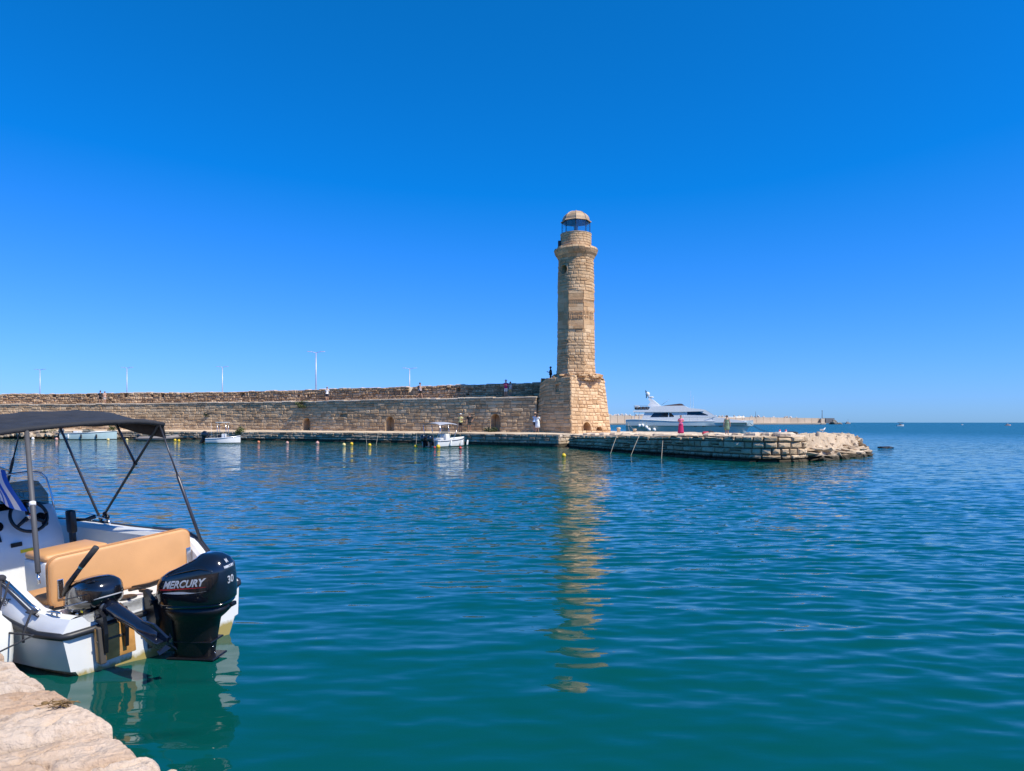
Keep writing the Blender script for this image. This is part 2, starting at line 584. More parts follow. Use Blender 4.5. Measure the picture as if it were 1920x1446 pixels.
def build_sea():
    xs = lines(-7.0, 10.5, 0.06, -90000, 90000, 1.028)
    ys = lines(2.2, 21.0, 0.045, -600, 100000, 1.024)
    X, Y = np.meshgrid(xs, ys)
    dX = np.gradient(xs)[None, :] + 0 * X
    dY = np.gradient(ys)[:, None] + 0 * X
    r = np.random.RandomState(11)
    Z = np.zeros_like(X)
    rough = 0.80 + 0.42 * smooth01((X + 0.55 * (Y - 7) + 2.5) / 8)
    dist = np.hypot(X, Y)
    for i in range(80):
        lam = 0.17 * (3.6 / 0.17) ** ((i + r.rand()) / 80)
        th = R(74 if i % 3 else 112) + r.randn() * R(22)
        k = 2 * np.pi / lam
        slope = 0.0030 if lam > 1.4 else 0.0075 if lam > 0.7 else 0.0135 if lam > 0.4 else 0.0205
        a = slope / k
        kx, ky = k * math.cos(th), k * math.sin(th)
        ok = smooth01((lam / 3.0 - np.maximum(dX * abs(math.cos(th)), dY * abs(math.sin(th)))) / (lam / 6.0))
        pat = 0.75 + 0.5 * np.sin(X * 0.31 + i) * np.sin(Y * 0.23 + 2 * i)
        amp = a * ok * pat * (rough if lam < 1.0 else 1.0) * (rough if lam < 0.45 else 1.0)
        Z += amp * np.sin(kx * X + ky * Y + r.rand() * 6.283)
    Z *= smooth01((90 - dist) / 40)
    ny, nx = X.shape
    co = np.stack([X, Y, Z], -1).reshape(-1, 3).astype(np.float32)
    idx = np.arange(ny * nx).reshape(ny, nx)
    quads = np.stack([idx[:-1, :-1], idx[:-1, 1:], idx[1:, 1:], idx[1:, :-1]], -1).reshape(-1, 4).astype(np.int32)
    me = bpy.data.meshes.new('sea')
    me.vertices.add(len(co)); me.vertices.foreach_set('co', co.ravel())
    me.loops.add(quads.size); me.loops.foreach_set('vertex_index', quads.ravel())
    me.polygons.add(len(quads))
    me.polygons.foreach_set('loop_start', np.arange(0, quads.size, 4, dtype=np.int32))
    me.polygons.foreach_set('use_smooth', np.ones(len(quads), bool))
    me.update(calc_edges=True)
    m, n, l, b = nodes_of('sea_water')
    b.inputs['Base Color'].default_value = (0.001, 0.062, 0.051, 1)
    b.inputs['Roughness'].default_value = 0.03
    b.inputs['IOR'].default_value = 1.333
    geo = n.new('ShaderNodeNewGeometry')
    sp = n.new('ShaderNodeSeparateXYZ'); l.new(geo.outputs['Position'], sp.inputs[0])

    def math_(op, a, b_=None, c=None):
        q = n.new('ShaderNodeMath'); q.operation = op
        for i, x in enumerate((a, b_, c)):
            if x is None: continue
            if isinstance(x, (int, float)): q.inputs[i].default_value = x
            else: l.new(x, q.inputs[i])
        return q.outputs[0]
    # wind ripples as a direct tilt of the surface normal
    def ripple(scale, sx, sy, detail, rot):
        mp = n.new('ShaderNodeMapping')
        mp.inputs['Scale'].default_value = (sx * scale, sy * scale, scale)
        mp.inputs['Rotation'].default_value = (0, 0, rot)
        l.new(geo.outputs['Position'], mp.inputs['Vector'])
        nz = n.new('ShaderNodeTexNoise'); nz.inputs['Scale'].default_value = 1.0; nz.inputs['Detail'].default_value = detail
        nz.inputs['Roughness'].default_value = 0.5
        l.new(mp.outputs[0], nz.inputs['Vector'])
        s = n.new('ShaderNodeVectorMath'); s.operation = 'SUBTRACT'
        l.new(nz.outputs['Color'], s.inputs[0]); s.inputs[1].default_value = (0.5, 0.5, 0.5)
        f = n.new('ShaderNodeVectorMath'); f.operation = 'MULTIPLY'
        l.new(s.outputs[0], f.inputs[0]); f.inputs[1].default_value = (0.55, 1.0, 0.0)
        return f.outputs[0]
    r1 = ripple(1.0, 1.3, 4.2, 2.0, R(14))
    r2 = ripple(1.0, 3.6, 11.0, 2.0, R(14))
    # strength: calm in the lee of the wall and by the quay, breezy on the open water
    # distance from the wall line (-64,91)-(4,60)
    d = math_('ADD', math_('MULTIPLY', sp.outputs['X'], -0.415), math_('MULTIPLY', sp.outputs['Y'], -0.91))
    lee = n.new('ShaderNodeMapRange'); lee.interpolation_type = 'SMOOTHSTEP'
    big = n.new('ShaderNodeTexNoise'); big.inputs['Scale'].default_value = 0.09; big.inputs['Detail'].default_value = 3
    l.new(geo.outputs['Position'], big.inputs['Vector'])
    dn = math_('MULTIPLY_ADD', big.outputs['Fac'], 6.0, d)
    lee.inputs['From Min'].default_value = -52.5; lee.inputs['From Max'].default_value = -46.5
    lee.inputs['To Min'].default_value = 0.38; lee.inputs['To Max'].default_value = 1.0
    l.new(dn, lee.inputs['Value'])
    sea = n.new('ShaderNodeMapRange'); sea.interpolation_type = 'SMOOTHSTEP'      # outside the harbour
    sea.inputs['From Min'].default_value = 6; sea.inputs['From Max'].default_value = 20
    l.new(sp.outputs['X'], sea.inputs['Value'])
    st0 = math_('MAXIMUM', lee.outputs[0], sea.outputs[0])
    near = n.new('ShaderNodeMapRange'); near.interpolation_type = 'SMOOTHSTEP'
    near.inputs['From Min'].default_value = -4.0; near.inputs['From Max'].default_value = 8.0
    near.inputs['To Min'].default_value = 0.34; near.inputs['To Max'].default_value = 1.0
    l.new(math_('MULTIPLY_ADD', sp.outputs['Y'], 0.75, math_('MULTIPLY_ADD', sp.outputs['X'], 0.5, -6.0)), near.inputs['Value'])
    patch = math_('MULTIPLY_ADD', big.outputs['Fac'], 1.2, 0.4)
    st = math_('MULTIPLY', math_('MULTIPLY', st0, near.outputs[0]), patch)
    far = n.new('ShaderNodeMapRange'); far.interpolation_type = 'SMOOTHSTEP'
    far.inputs['From Min'].default_value = 6.0; far.inputs['From Max'].default_value = 60.0
    far.inputs['To Min'].default_value = 1.15; far.inputs['To Max'].default_value = 2.8
    l.new(sp.outputs['Y'], far.inputs['Value'])
    st = math_('MULTIPLY', st, far.outputs[0])
    v1 = n.new('ShaderNodeVectorMath'); v1.operation = 'SCALE'; l.new(r1, v1.inputs[0]); l.new(math_('MULTIPLY', st, 0.42), v1.inputs['Scale'])
    v2 = n.new('ShaderNodeVectorMath'); v2.operation = 'SCALE'; l.new(r2, v2.inputs[0]); l.new(math_('MULTIPLY', st, 0.34), v2.inputs['Scale'])
    a1 = n.new('ShaderNodeVectorMath'); l.new(v1.outputs[0], a1.inputs[0]); l.new(v2.outputs[0], a1.inputs[1])
    a2 = n.new('ShaderNodeVectorMath'); l.new(geo.outputs['Normal'], a2.inputs[0]); l.new(a1.outputs[0], a2.inputs[1])
    nn = n.new('ShaderNodeVectorMath'); nn.operation = 'NORMALIZE'; l.new(a2.outputs[0], nn.inputs[0])
    l.new(nn.outputs[0], b.inputs['Normal'])
    ro = n.new('ShaderNodeMapRange'); ro.interpolation_type = 'SMOOTHSTEP'      # unresolved wavelets far out
    ro.inputs['From Min'].default_value = 25.0; ro.inputs['From Max'].default_value = 330.0
    ro.inputs['To Min'].default_value = 0.03; ro.inputs['To Max'].default_value = 0.27
    l.new(math_('ADD', sp.outputs['Y'], math_('MULTIPLY', math_('MAXIMUM', math_('SUBTRACT', sp.outputs['X'], 8.0), 0.0), 2.0)), ro.inputs['Value'])
    l.new(ro.outputs[0], b.inputs['Roughness'])
    o = finish('sea', me, m)
    tag(o, kind='structure')


build_sea()


# ------------------------------------------------------------------ harbour wall, parapet, ledge
PW = Path([(-100, 101), (-66, 94.5), (-40.5, 88.6), (-25.3, 82.4), (-18.4, 78.2), (-8.8, 72.9), (-1.5, 68.5), (2.2, 66.45)])
PL = Path([(-100, 97.5), (-64, 91.2), (-39.2, 85.7), (-24.4, 79.5), (-17.9, 75.1), (-9.0, 70.0), (-1.9, 64.6), (3.83, 59.6)])
Z_FOOT, Z_WALK, Z_PAR = 1.1, 4.28, 5.74
sr = random.Random(21)


def walk_z(s):
    return Z_WALK + 0.06 * noise.noise(Vector((s * 0.25, 1.7, 0)))


def par_z(s):
    return Z_PAR + 0.10 * noise.noise(Vector((s * 0.16, 4.2, 0))) + 0.05 * noise.noise(Vector((s * 0.9, 2.2, 0)))


def ledge_z(s):
    return 0.93 + 0.10 * (s / PL.L) ** 2 + 0.04 * noise.noise(Vector((s * 0.5, 9.2, 0)))


qw = PW.map(batter=0.05, z0=Z_FOOT)
niches = []
for (p0, p1, y0, y1) in ((568, 581.5, 783.5, 809), (723, 738.5, 781, 808.5), (919.5, 937, 776, 811)):
    a, b = PW.s_at_px(p0), PW.s_at_px(p1)
    Yd = PW.at((a + b) / 2)[1]
    niches.append((a, b, Z_FOOT - 0.05, H + (HZ - y0) / FPX * Yd))
a, b = PW.s_at_px(636), PW.s_at_px(650)
slot = (a, b, H + (HZ - 781) / FPX * 78, H + (HZ - 774.5) / FPX * 78)
wall = empty('harbour_wall', (0, 0, 0))
tag(wall, 'long shaded sandstone harbour wall with arched niches, running to the lighthouse', 'wall')
core_sheet(qw, 0, PW.L, 0.9, Z_WALK, -0.025, niches + [slot], zhi_f=walk_z).build('mortar_bed', stone_mat('wall_mortar', (0.24, 0.165, 0.10), (0.33, 0.235, 0.15), (0.42, 0.31, 0.2)), wall)
for h in niches:
    niche(qw, h, 0.9, 'niche', wall, M_WALL)
niche(qw, slot, 0.25, 'slot', wall, M_WALL, arch=False)
S_VIS = PW.s_at_px(-170)
st = courses(qw, S_VIS, PW.L, Z_FOOT - 0.1, Z_WALK, (0.26, 0.40), (0.45, 0.95), sr, holes=niches + [slot], zhi_f=walk_z, wob=0.10, joint=0.018,
             proud=0.04, tint=(0.15, 0.8))
emit(st, wall, M_WALL, 300, key=lambda t: -t[0])
# worn coping along the walkway edge
cop = []
s = S_VIS
while s < PW.L - 0.2:
    w = sr.uniform(0.7, 1.5)
    e = min(s + w, PW.L)
    z = walk_z((s + e) / 2) + sr.uniform(-0.02, 0.05)
    cop.append((s + 0.012, e - 0.012, z))
    s = e
mbc = []
for (s0, s1, z) in cop:
    over = sr.uniform(0.0, 0.07)
    v = []
    for d in (-0.75, -0.17 + over * 0.3, -0.10 + over):
        for ss_ in (s0, (s0 + s1) / 2, s1):
            v.append(qw(ss_, z + (0.10 if d < -0.12 else 0.06), d + 0.05 * (z - Z_FOOT)) + Vector((0, 0, sr.uniform(-.015, .015))))
    for ss_ in (s0, (s0 + s1) / 2, s1):
        v.append(qw(ss_, z - 0.04, -0.10 + over + 0.05 * (z - Z_FOOT)))
    f = []
    for i in range(3):
        for k in range(2):
            f.append((i * 3 + k, i * 3 + k + 1, i * 3 + 3 + k + 1, i * 3 + 3 + k))
    f.append((0, 3, 6, 9)); f.append((2, 11, 8, 5))
    mbc.append(((s0 + s1) / 2, z, v, f, sr.uniform(0.3, 0.9)))
emit(mbc, wall, M_TOPS, 60, key=lambda t: -t[0], name='coping_stone', rest_name='coping')
# top of the walkway, back to the parapet
mb = MB()
ss = np.linspace(0, PW.L, 90)
for a, b in zip(ss[:-1], ss[1:]):
    mb.add([qw(a, walk_z(a) + 0.02, -0.05), qw(b, walk_z(b) + 0.02, -0.05), qw(b, walk_z(b) + 0.02, -2.6), qw(a, walk_z(a) + 0.02, -2.6)], [(0, 1, 2, 3)])
mb.build('walkway', M_TOPS, wall)

# parapet, set back 1.8 m
qp0 = PW.map(0.0, 0)
def qp(s, z, d):
    return qp0(s, z, d - 1.95)
par_holes = []
def par_hole(p0, p1, y0, y1):
    a, b = PW.s_at_px(p0), PW.s_at_px(p1)
    Yd = PW.at((a + b) / 2)[1] + 1.8
    par_holes.append((a, b, H + (HZ - y1) / FPX * Yd, H + (HZ - y0) / FPX * Yd))
for x in (78, 143, 214, 264.5, 284, 330, 433, 465, 538, 556):
    sz = 7 if x in (78, 143, 214, 433, 284) else 4
    yy = 743.5 - x * 0.008 if sz == 7 else 745.5 - x * 0.008
    par_hole(x - sz / 2, x + sz / 2, yy - sz * 0.55, yy + sz * 0.5)
for (x, y, w, h) in ((838, 730, 7, 9), (856, 740.5, 6, 4), (818, 729, 3, 3)):
    par_hole(x - w / 2, x + w / 2, y - h / 2, y + h / 2)
crenel = (PW.s_at_px(745.5), PW.s_at_px(752.5))
def par_top(s):
    z = par_z(s)
    if crenel[0] <= s <= crenel[1]:
        z -= 0.72
    c = PW.s_at_px(928)
    if abs(s - c) < 0.55:
        z -= 0.12
    return z
parapet = empty('parapet_wall', (0, 0, 0))
tag(parapet, 'low rough rubble parapet with small square loopholes, standing on top of the harbour wall', 'wall')
gap_hole = (crenel[0], crenel[1], Z_PAR - 0.70, Z_PAR + 0.6)
core_sheet(qp, 0, PW.L + 0.0, Z_WALK - 0.1, Z_PAR, -0.03, par_holes, zhi_f=par_top, step=0.5).build('mortar_bed', MATS['wall_mortar'], parapet)
for h in par_holes:
    niche(qp, h, 0.45, 'loophole', parapet, M_RUB, arch=False)
mb = MB()
ss = sorted(list(np.linspace(0, PW.L, 220)) + [crenel[0] - .001, crenel[0] + .001, crenel[1] - .001, crenel[1] + .001])
for a, b in zip(ss[:-1], ss[1:]):
    mb.add([qp(a, par_top(a), -0.03), qp(b, par_top(b), -0.03), qp(b, par_top(b), -0.65), qp(a, par_top(a), -0.65)], [(0, 1, 2, 3)])
    mb.add([qp(a, par_top(a), -0.65), qp(b, par_top(b), -0.65), qp(b, Z_WALK - 1.5, -0.65), qp(a, Z_WALK - 1.5, -0.65)], [(0, 1, 2, 3)])
mb.build('rubble_core', M_TOPS, parapet)
st = courses(qp, S_VIS, PW.L, Z_WALK - 0.05, Z_PAR, (0.20, 0.33), (0.26, 0.62), sr, holes=par_holes + [gap_hole], zhi_f=par_z, wob=0.16,
             proud=0.09, joint=0.03, tint=(0.05, 0.85), ragged=0.05)
emit(st, parapet, M_RUB, 300, key=lambda t: -t[0])
# lumpy lime cap on the parapet
cap = []
s = S_VIS
while s < PW.L - 0.1:
    w = sr.uniform(0.3, 0.9); e = min(s + w, PW.L); m = (s + e) / 2
    if not (crenel[0] - 0.1 < m < crenel[1] + 0.1):
        z0 = par_z(m) - 0.03; t = sr.uniform(0.02, 0.12)
        A = [(0.05, z0), (0.04, z0 + t * .7), (-0.08, z0 + t), (-0.5, z0 + t * sr.uniform(.7, 1.2)), (-0.6, z0)]
        v = [qp(s + .005, z + sr.uniform(-.01, .01), d) for d, z in A] + [qp(e - .005, z + sr.uniform(-.01, .01), d) for d, z in A]
        f = [(k, k + 1, k + 6, k + 5) for k in range(4)] + [(0, 1, 2, 3, 4), (9, 8, 7, 6, 5)]
        cap.append((m, z0, v, f, sr.uniform(0.4, 1.0)))
    s = e
emit(cap, parapet, M_TOPS, 0, key=lambda t: -t[0], rest_name='lime_cap')

# the ledge (low quay) at the foot of the wall
ledge = tag(empty('quay_ledge', (0, 0, 0)), kind='structure')
ql = PL.map(batter=0.03, z0=0)
S_LV = PL.s_at_px(-170)
core_sheet(ql, 0, PL.L, -0.6, 0.9, -0.05, [], zhi_f=lambda s: ledge_z(s) - 0.04).build('mortar_bed', M_MORTAR, ledge)
st = courses(ql, S_LV, PL.L, -0.12, 0.93, (0.24, 0.36), (0.5, 1.1), sr, zhi_f=ledge_z, wob=0.05, proud=0.07, depth=0.3, joint=0.03,
             tint=(0.1, 0.75), ragged=0.03)
emit(st, ledge, M_LEDGE, 300, key=lambda t: -t[0])
mb = MB()
NS, ND = 160, 8
grid = []
for i in range(NS + 1):
    f = i / NS
    sa = PL.L * f
    pa = ql(sa, ledge_z(sa), 0.0)
    sb = PW.L * f
    pb = qw(sb, Z_FOOT + 0.03, -0.03)
    row = []
    for k in range(ND + 1):
        p = pa.lerp(pb, k / ND)
        if 0 < k < ND:
            p.z += 0.05 * fn(p, 0.9) + 0.02 * fn(p, 3)
        row.append(p)
    grid.append(row)
v = [p for row in grid for p in row]
mb.add(v, [(i * (ND + 1) + k, (i + 1) * (ND + 1) + k, (i + 1) * (ND + 1) + k + 1, i * (ND + 1) + k + 1) for i in range(NS) for k in range(ND)])
# filler between the ledge end and the tower foot
e0, e1 = Vector((3.83, 59.6, 1.03)), Vector((5.35, 62.6, 1.05))
mb.add([e0 + Vector((-.02, .05, 0)), e1, Vector((5.6, 64.4, 1.07)), Vector((4.9, 64.1, 1.07)), qw(PW.L, Z_FOOT + .03, -.03)], [(0, 1, 2, 3, 4)])
mb.build('paving', M_TOPS, ledge)
# short end face of the ledge (sunlit)
PE = Path([(3.83, 59.6), (5.35, 62.6)], smooth=False)
qe = PE.map(0.03)
st = courses(qe, 0, PE.L, -0.12, 1.03, (0.26, 0.36), (0.6, 1.1), sr, proud=0.05, depth=0.2, tint=(0.5, 0.9))
emit(st, ledge, M_LEDGE, 300, key=lambda t: t[0])
core_sheet(qe, 0, PE.L, -0.6, 1.0, -0.05, []).build('mortar_bed', M_MORTAR, ledge)

# outer pier behind the wall: the ground on which the lamps stand
mb = MB()
pts = [PW.at(s) for s in np.linspace(0, PW.L - 6, 20)]
top = [Vector((x + .6, y + 2.9, 3.0)) for x, y in pts]
bk = [Vector((x + 25, y + 60, 3.0)) if i < 17 else Vector((x - 4, y + 60, 3.0)) for i, (x, y) in enumerate(pts)]
mb.loft([[a, b, b + Vector((0, 0, -3.6)), a + Vector((0, 0, -3.6))] for a, b in zip(top, bk)])
tag(mb.build('outer_pier', M_TOPS), kind='structure')

# ------------------------------------------------------------------ mole
mole = tag(empty('mole', (0, 0, 0)), kind='structure')
PM = Path([(4.55, 58.0), (6.1, 52.9), (7.65, 48.1), (9.9, 42.4), (11.7, 38.2), (12.7, 37.0), (13.9, 36.75), (14.9, 37.4), (15.6, 38.6)])


def mole_z(x, y):
    z = 1.0 + 0.31 * max(0, min(1, (58 - y) / 20)) + 0.012 * max(0, y - 58) * 0.4
    return z


def mole_edge(s):
    x, y = PM.at(s)
    return mole_z(x, y) + 0.05 * noise.noise(Vector((s * 0.8, 3.3, 0)))


qm = PM.map(batter=0.05, z0=0)
core_sheet(qm, 0, PM.L, -0.6, 1.0, -0.06, [], zhi_f=lambda s: mole_edge(s) - 0.06, step=0.6).build('mortar_bed', M_MORTAR, mole)
st = courses(qm, 0, PM.L, -0.14, 1.2, (0.23, 0.33), (0.38, 0.78), sr, zhi_f=mole_edge, wob=0.05, proud=0.10, depth=0.4, joint=0.04,
             tint=(0.1, 0.85), ragged=0.08)
emit(st, mole, M_MOLE, 300, key=lambda t: -t[0])
# the mole's dark inner end, beside the ledge
PN = Path([(5.7, 63.0), (4.55, 58.0)], smooth=False)
qn = PN.map(0.02)
st = courses(qn, 0, PN.L, -0.12, 1.0, (0.26, 0.34), (0.6, 1.1), sr, proud=0.05, depth=0.2)
emit(st, mole, M_MOLE, 300, key=lambda t: t[0])
core_sheet(qn, 0, PN.L, -0.6, 0.98, -0.05, []).build('mortar_bed', M_MORTAR, mole)
# uneven top, from the front edge to the far edge
front = [PM.at(s) for s in np.linspace(0, PM.L, 70)] + [(15.8, 40.5), (16.9, 42.2), (18.1, 44.0), (19.6, 45.8), (21.2, 47.9), (22.6, 50.5), (22.9, 52.9)]
back_pts = Path([(5.7, 63.5), (6, 72), (9.5, 79), (14, 76), (19, 70), (22.6, 63), (23.4, 58), (23.2, 54)])
NB = 40
v, f = [], []
nf = len(front)
for i, (x, y) in enumerate(front):
    bx, by = back_pts.at(back_pts.L * (i / (nf - 1)) ** 0.9)
    if i < 70:
        sI = PM.L * i / 69
        n_ = PM.nrm(sI); x -= n_[0] * 0.07; y -= n_[1] * 0.07
    for k in range(NB + 1):
        t = (k / NB) ** 1.4
        px_, py_ = x + (bx - x) * t, y + (by - y) * t
        z = mole_z(px_, py_)
        if k == 0:
            z = (mole_edge(PM.L * i / 69) if i < 70 else z) - 0.02
        else:
            q_ = (px_, py_, 0)
            z += 0.07 * fn(q_, 0.55) + 0.05 * fn(q_, 1.9) + 0.025 * fn(q_, 5)
        if k == NB: z = -0.4
        v.append((px_, py_, z))
for i in range(nf - 1):
    for k in range(NB):
        f.append((i * (NB + 1) + k, (i + 1) * (NB + 1) + k, (i + 1) * (NB + 1) + k + 1, i * (NB + 1) + k + 1))
raw('paving', v, f, M_TOPS, mole, tints=[0.62] * len(f))
# loose worn slabs on the top, along the edge
for i in range(46):
    s = sr.uniform(0.3, PM.L - 0.4)
    d = -sr.uniform(0.3, 2.4)
    c = qm(s, 0, d)
    z = mole_z(c.x, c.y) + 0.02
    w, l_, h_ = sr.uniform(.25, .6), sr.uniform(.25, .5), sr.uniform(.07, .17)
    mbx = MB()
    rg = []
    a0 = sr.uniform(0, 6)
    for (q_, zz) in ((1.0, -0.1), (1.0, h_ * .55), (0.78, h_)):
        rg.append([Vector((c.x + math.cos(a0 + k * 1.047) * w * q_ * sr.uniform(.85, 1.1), c.y + math.sin(a0 + k * 1.047) * l_ * q_ * sr.uniform(.85, 1.1), z + zz + sr.uniform(-.02, .02))) for k in range(6)])
    mbx.loft(rg)
    mbx.t = [sr.uniform(0.3, 0.9)] * len(mbx.f)
    mbx.build('slab', M_TOPS, mole)

# natural rock shelf at the head of the mole
fw = Path([(15.3, 38.2), (16.1, 38.4), (17.4, 39.6), (19.1, 41.4), (20.8, 43.4), (22.4, 46.0), (23.6, 50.0), (23.7, 53)])
bw = Path([(15.0, 39.2), (15.7, 40.6), (16.8, 42.3), (18.1, 44.1), (19.6, 45.9), (21.2, 48.0), (22.6, 50.6), (22.9, 53)])
NI, NK = 170, 54
v, f = [], []
for i in range(NI + 1):
    t = i / NI
    ax, ay = fw.at(fw.L * t); bx, by = bw.at(bw.L * t)
    for k in range(NK + 1):
        u = k / NK
        x, y = ax + (bx - ax) * u, ay + (by - ay) * u
        q_ = (x, y, 0)
        zt = mole_z(x, y) - 0.03
        steep = 0.55 + 0.75 * max(0, t - 0.62)
        z = -0.35 + (zt + 0.35) * min(1, u / max(0.2, 1.05 - steep)) ** 0.75
        ter = 0.30
        zz = math.floor(z / ter + 0.6 * fn(q_, 0.8)) * ter + ter * min(1, ((z / ter + 0.6 * fn(q_, 0.8)) % 1) * 2.5)
        z = z * 0.15 + (zz - 0.6 * ter * fn(q_, 0.8)) * 0.85
        z += 0.16 * fn(q_, 0.9) + 0.13 * fn(q_, 2.3) + 0.06 * fn(q_, 6)
        vd, vp = noise.voronoi(Vector((x * .75, y * .75, 0)) + Vector((fn(q_, .7), fn(q_, .7, 4), 0)) * .5)
        z += 0.22 * fn(vp[0], 3.3) * min(1, (1 - u) * 3) - 0.20 * max(0, 1 - (vd[1] - vd[0]) * 7)
        if k == NK: z = zt - 0.03
        v.append((x + 0.15 * fn(q_, 1.3, 5), y + 0.15 * fn(q_, 1.3, 9), z))
for i in range(NI):
    for k in range(NK):
        f.append((i * (NK + 1) + k, (i + 1) * (NK + 1) + k, (i + 1) * (NK + 1) + k + 1, i * (NK + 1) + k + 1))
o = raw('rock_shelf', v, f, M_ROCK, tints=[0.55] * len(f))
tag(o, kind='structure')


def rock_slab(c, s, r, parent):
    bm = bmesh.new()
    for _ in range(11):
        p = Vector((r.uniform(-1, 1), r.uniform(-1, 1), r.uniform(-1, 1)))
        m_ = max(abs(p.x), abs(p.y), abs(p.z)); p = p / m_ * r.uniform(.85, 1)
        bm.verts.new((p.x * s[0], p.y * s[1], p.z * s[2]))
    bmesh.ops.convex_hull(bm, input=bm.verts)
    loose = [v_ for v_ in bm.verts if not v_.link_faces]
    bmesh.ops.delete(bm, geom=loose, context='VERTS')
    bmesh.ops.bevel(bm, geom=bm.edges[:], offset=min(s) * .13, segments=1, affect='EDGES')
    rot = Matrix.Rotation(r.uniform(.3, 1.3), 3, 'Z') @ Matrix.Rotation(r.uniform(-.22, .1), 3, 'X') @ Matrix.Rotation(r.uniform(-.1, .25), 3, 'Y')
    for v_ in bm.verts: v_.co = rot @ v_.co + Vector(c)
    me = bpy.data.meshes.new('rock_slab'); bm.to_mesh(me); bm.free()
    at = me.attributes.new('tint', 'FLOAT', 'FACE'); at.data.foreach_set('value', [r.uniform(.1, .9)] * len(me.polygons))
    return finish('rock_slab', me, M_ROCK, parent)


shelf = o
for i in range(110):
    t = sr.uniform(0.0, 1.0); u = sr.random() ** 1.2 * .75
    x, y = fw.at(fw.L * t); x2, y2 = bw.at(bw.L * t)
    x += (x2 - x) * u; y += (y2 - y) * u
    w = sr.uniform(.3, .85) * (1.15 if u < .4 else .8)
    zt = (mole_z(x, y) - .20) * min(1, u / .6) ** .8 if t < .75 else (mole_z(x, y) - .22) * min(1, u / .3) ** .7
    rock_slab((x, y, zt - .02), (w, w * sr.uniform(.45, .8), sr.uniform(.08, .18)), sr, shelf)


def boulder(c, s, seed, mat, label, group, parent=None, cat='rock', name='boulder', sub=2):
    bm = bmesh.new()
    bmesh.ops.create_icosphere(bm, subdivisions=sub, radius=1)
    rr = random.Random(seed)
    a = rr.uniform(0, 6)
    for p in bm.verts:
        n_ = p.co.copy()
        k = 1 + 0.35 * noise.noise(n_ * 1.1 + Vector((seed * 3.7, 0, 0))) + 0.15 * noise.noise(n_ * 2.7 + Vector((0, seed, 0)))
        q_ = Vector((max(-.75, min(.75, n_.x)), max(-.75, min(.75, n_.y)), max(-.7, min(.7, n_.z)))) * k
        p.co = Vector((q_.x * s[0], q_.y * s[1], q_.z * s[2]))
    bmesh.ops.rotate(bm, verts=bm.verts, cent=(0, 0, 0), matrix=Matrix.Rotation(a, 3, 'Z'))
    me = bpy.data.meshes.new(name)
    bm.to_mesh(me); bm.free()
    at = me.attributes.new('tint', 'FLOAT', 'FACE')
    at.data.foreach_set('value', [rr.uniform(0.2, 0.85)] * len(me.polygons))
    o = finish(name, me, mat, parent, loc=c)
    if label: tag(o, label, cat, group)
    return o


for i in range(26):
    t = sr.uniform(0.02, 0.97)
    x, y = fw.at(fw.L * t); x2, y2 = bw.at(bw.L * t)
    u = sr.uniform(-0.02, 0.3)
    s_ = sr.uniform(0.22, 0.62)
    boulder((x + (x2 - x) * u, y + (y2 - y) * u, 0.02 + u * 1.1), (s_ * sr.uniform(1, 1.5), s_, s_ * sr.uniform(.5, .75)), i + 3, M_ROCK,
            'weathered boulder at the foot of the rock shelf, by the water', 'boulders along the rock shelf')
for i in range(9):
    t = 0.72 + 0.03 * i
    x, y = bw.at(bw.L * t)
    boulder((x + 0.5 * sr.uniform(0, 1), y - 0.6 * sr.uniform(0, 1), 0.78 + sr.uniform(-.15, .1)), (sr.uniform(.3, .5), sr.uniform(.25, .4), sr.uniform(.2, .3)), i + 53, M_ROCK,
            'ochre block of rubble on the far end of the rock shelf', 'rubble blocks on the shelf end')
M_DARK = mk('wet_rock', (0.03, 0.026, 0.02), 0.5, var=0.3, bump=0.5, bscale=6)
for i, (x, y, s_) in enumerate(((1652, 839.5, 0.5), (1661, 840.5, 0.7), (1670, 840, 0.35))):
    c = G(x, y); c.z = -0.02
    boulder(c, (s_, s_ * .7, s_ * .32), i + 90, M_DARK, 'dark wet rock just breaking the surface beyond the shelf', 'half sunken rocks')

# ------------------------------------------------------------------ lighthouse
LH = empty('lighthouse', (5.15, 63.5, 1.05))
LH_O = Vector((5.15, 63.5, 1.05))
tag(LH, 'tall old sandstone lighthouse with cornice, glazed lantern and dome on a square base', 'lighthouse')


def lh(name, mb, mat, parent=None, **k):
    """build in world coordinates, then move into the lighthouse frame"""
    mb.v = [p - LH_O for p in mb.v]
    return mb.build(name, mat, parent or LH, **k)


lr = random.Random(5)
FC = Vector((5.15, 63.5, 0))
U = Vector((-0.68, 0.733, 0)).normalized(); V = Vector((0.733, 0.68, 0)).normalized()
LU, LV = 4.6, 5.4
ZB0, ZB1 = 0.9, 6.05
BAT = 0.085


def face_map(origin, d, nrm, L, sign_bat=True):
    def q(s, z, dd):
        k = BAT * (z - ZB0)
        s2 = k + s / L * (L - 2 * k)
        return origin + d * s2 + nrm * (dd - k) + Vector((0, 0, z)) - LH_O
    return q


qA = face_map(FC + U * LU, -U, -V, LU)      # shaded face, left to corner
qB = face_map(FC, V, -U, LV)                # sunlit face
qC = face_map(FC + V * LV, U, V, LU)
qD = face_map(FC + V * LV + U * LU, -V, U, LV)


def base_top(off, ragged):
    def z(s):
        return ZB1 + ragged * noise.noise(Vector((s * 0.9, off, 0))) + off * 0
    return z


def topA(s):     # left shoulder of the base is worn down
    z = ZB1 + 0.06 * noise.noise(Vector((s * 0.9, 3, 0)))
    if s < 0.9: z -= 0.42 * (1 - s / 0.9) ** 0.8
    return z


def topB(s):
    return ZB1 + 0.12 * noise.noise(Vector((s * 1.1, 7, 0))) - 0.1 * max(0, s - 4.2)


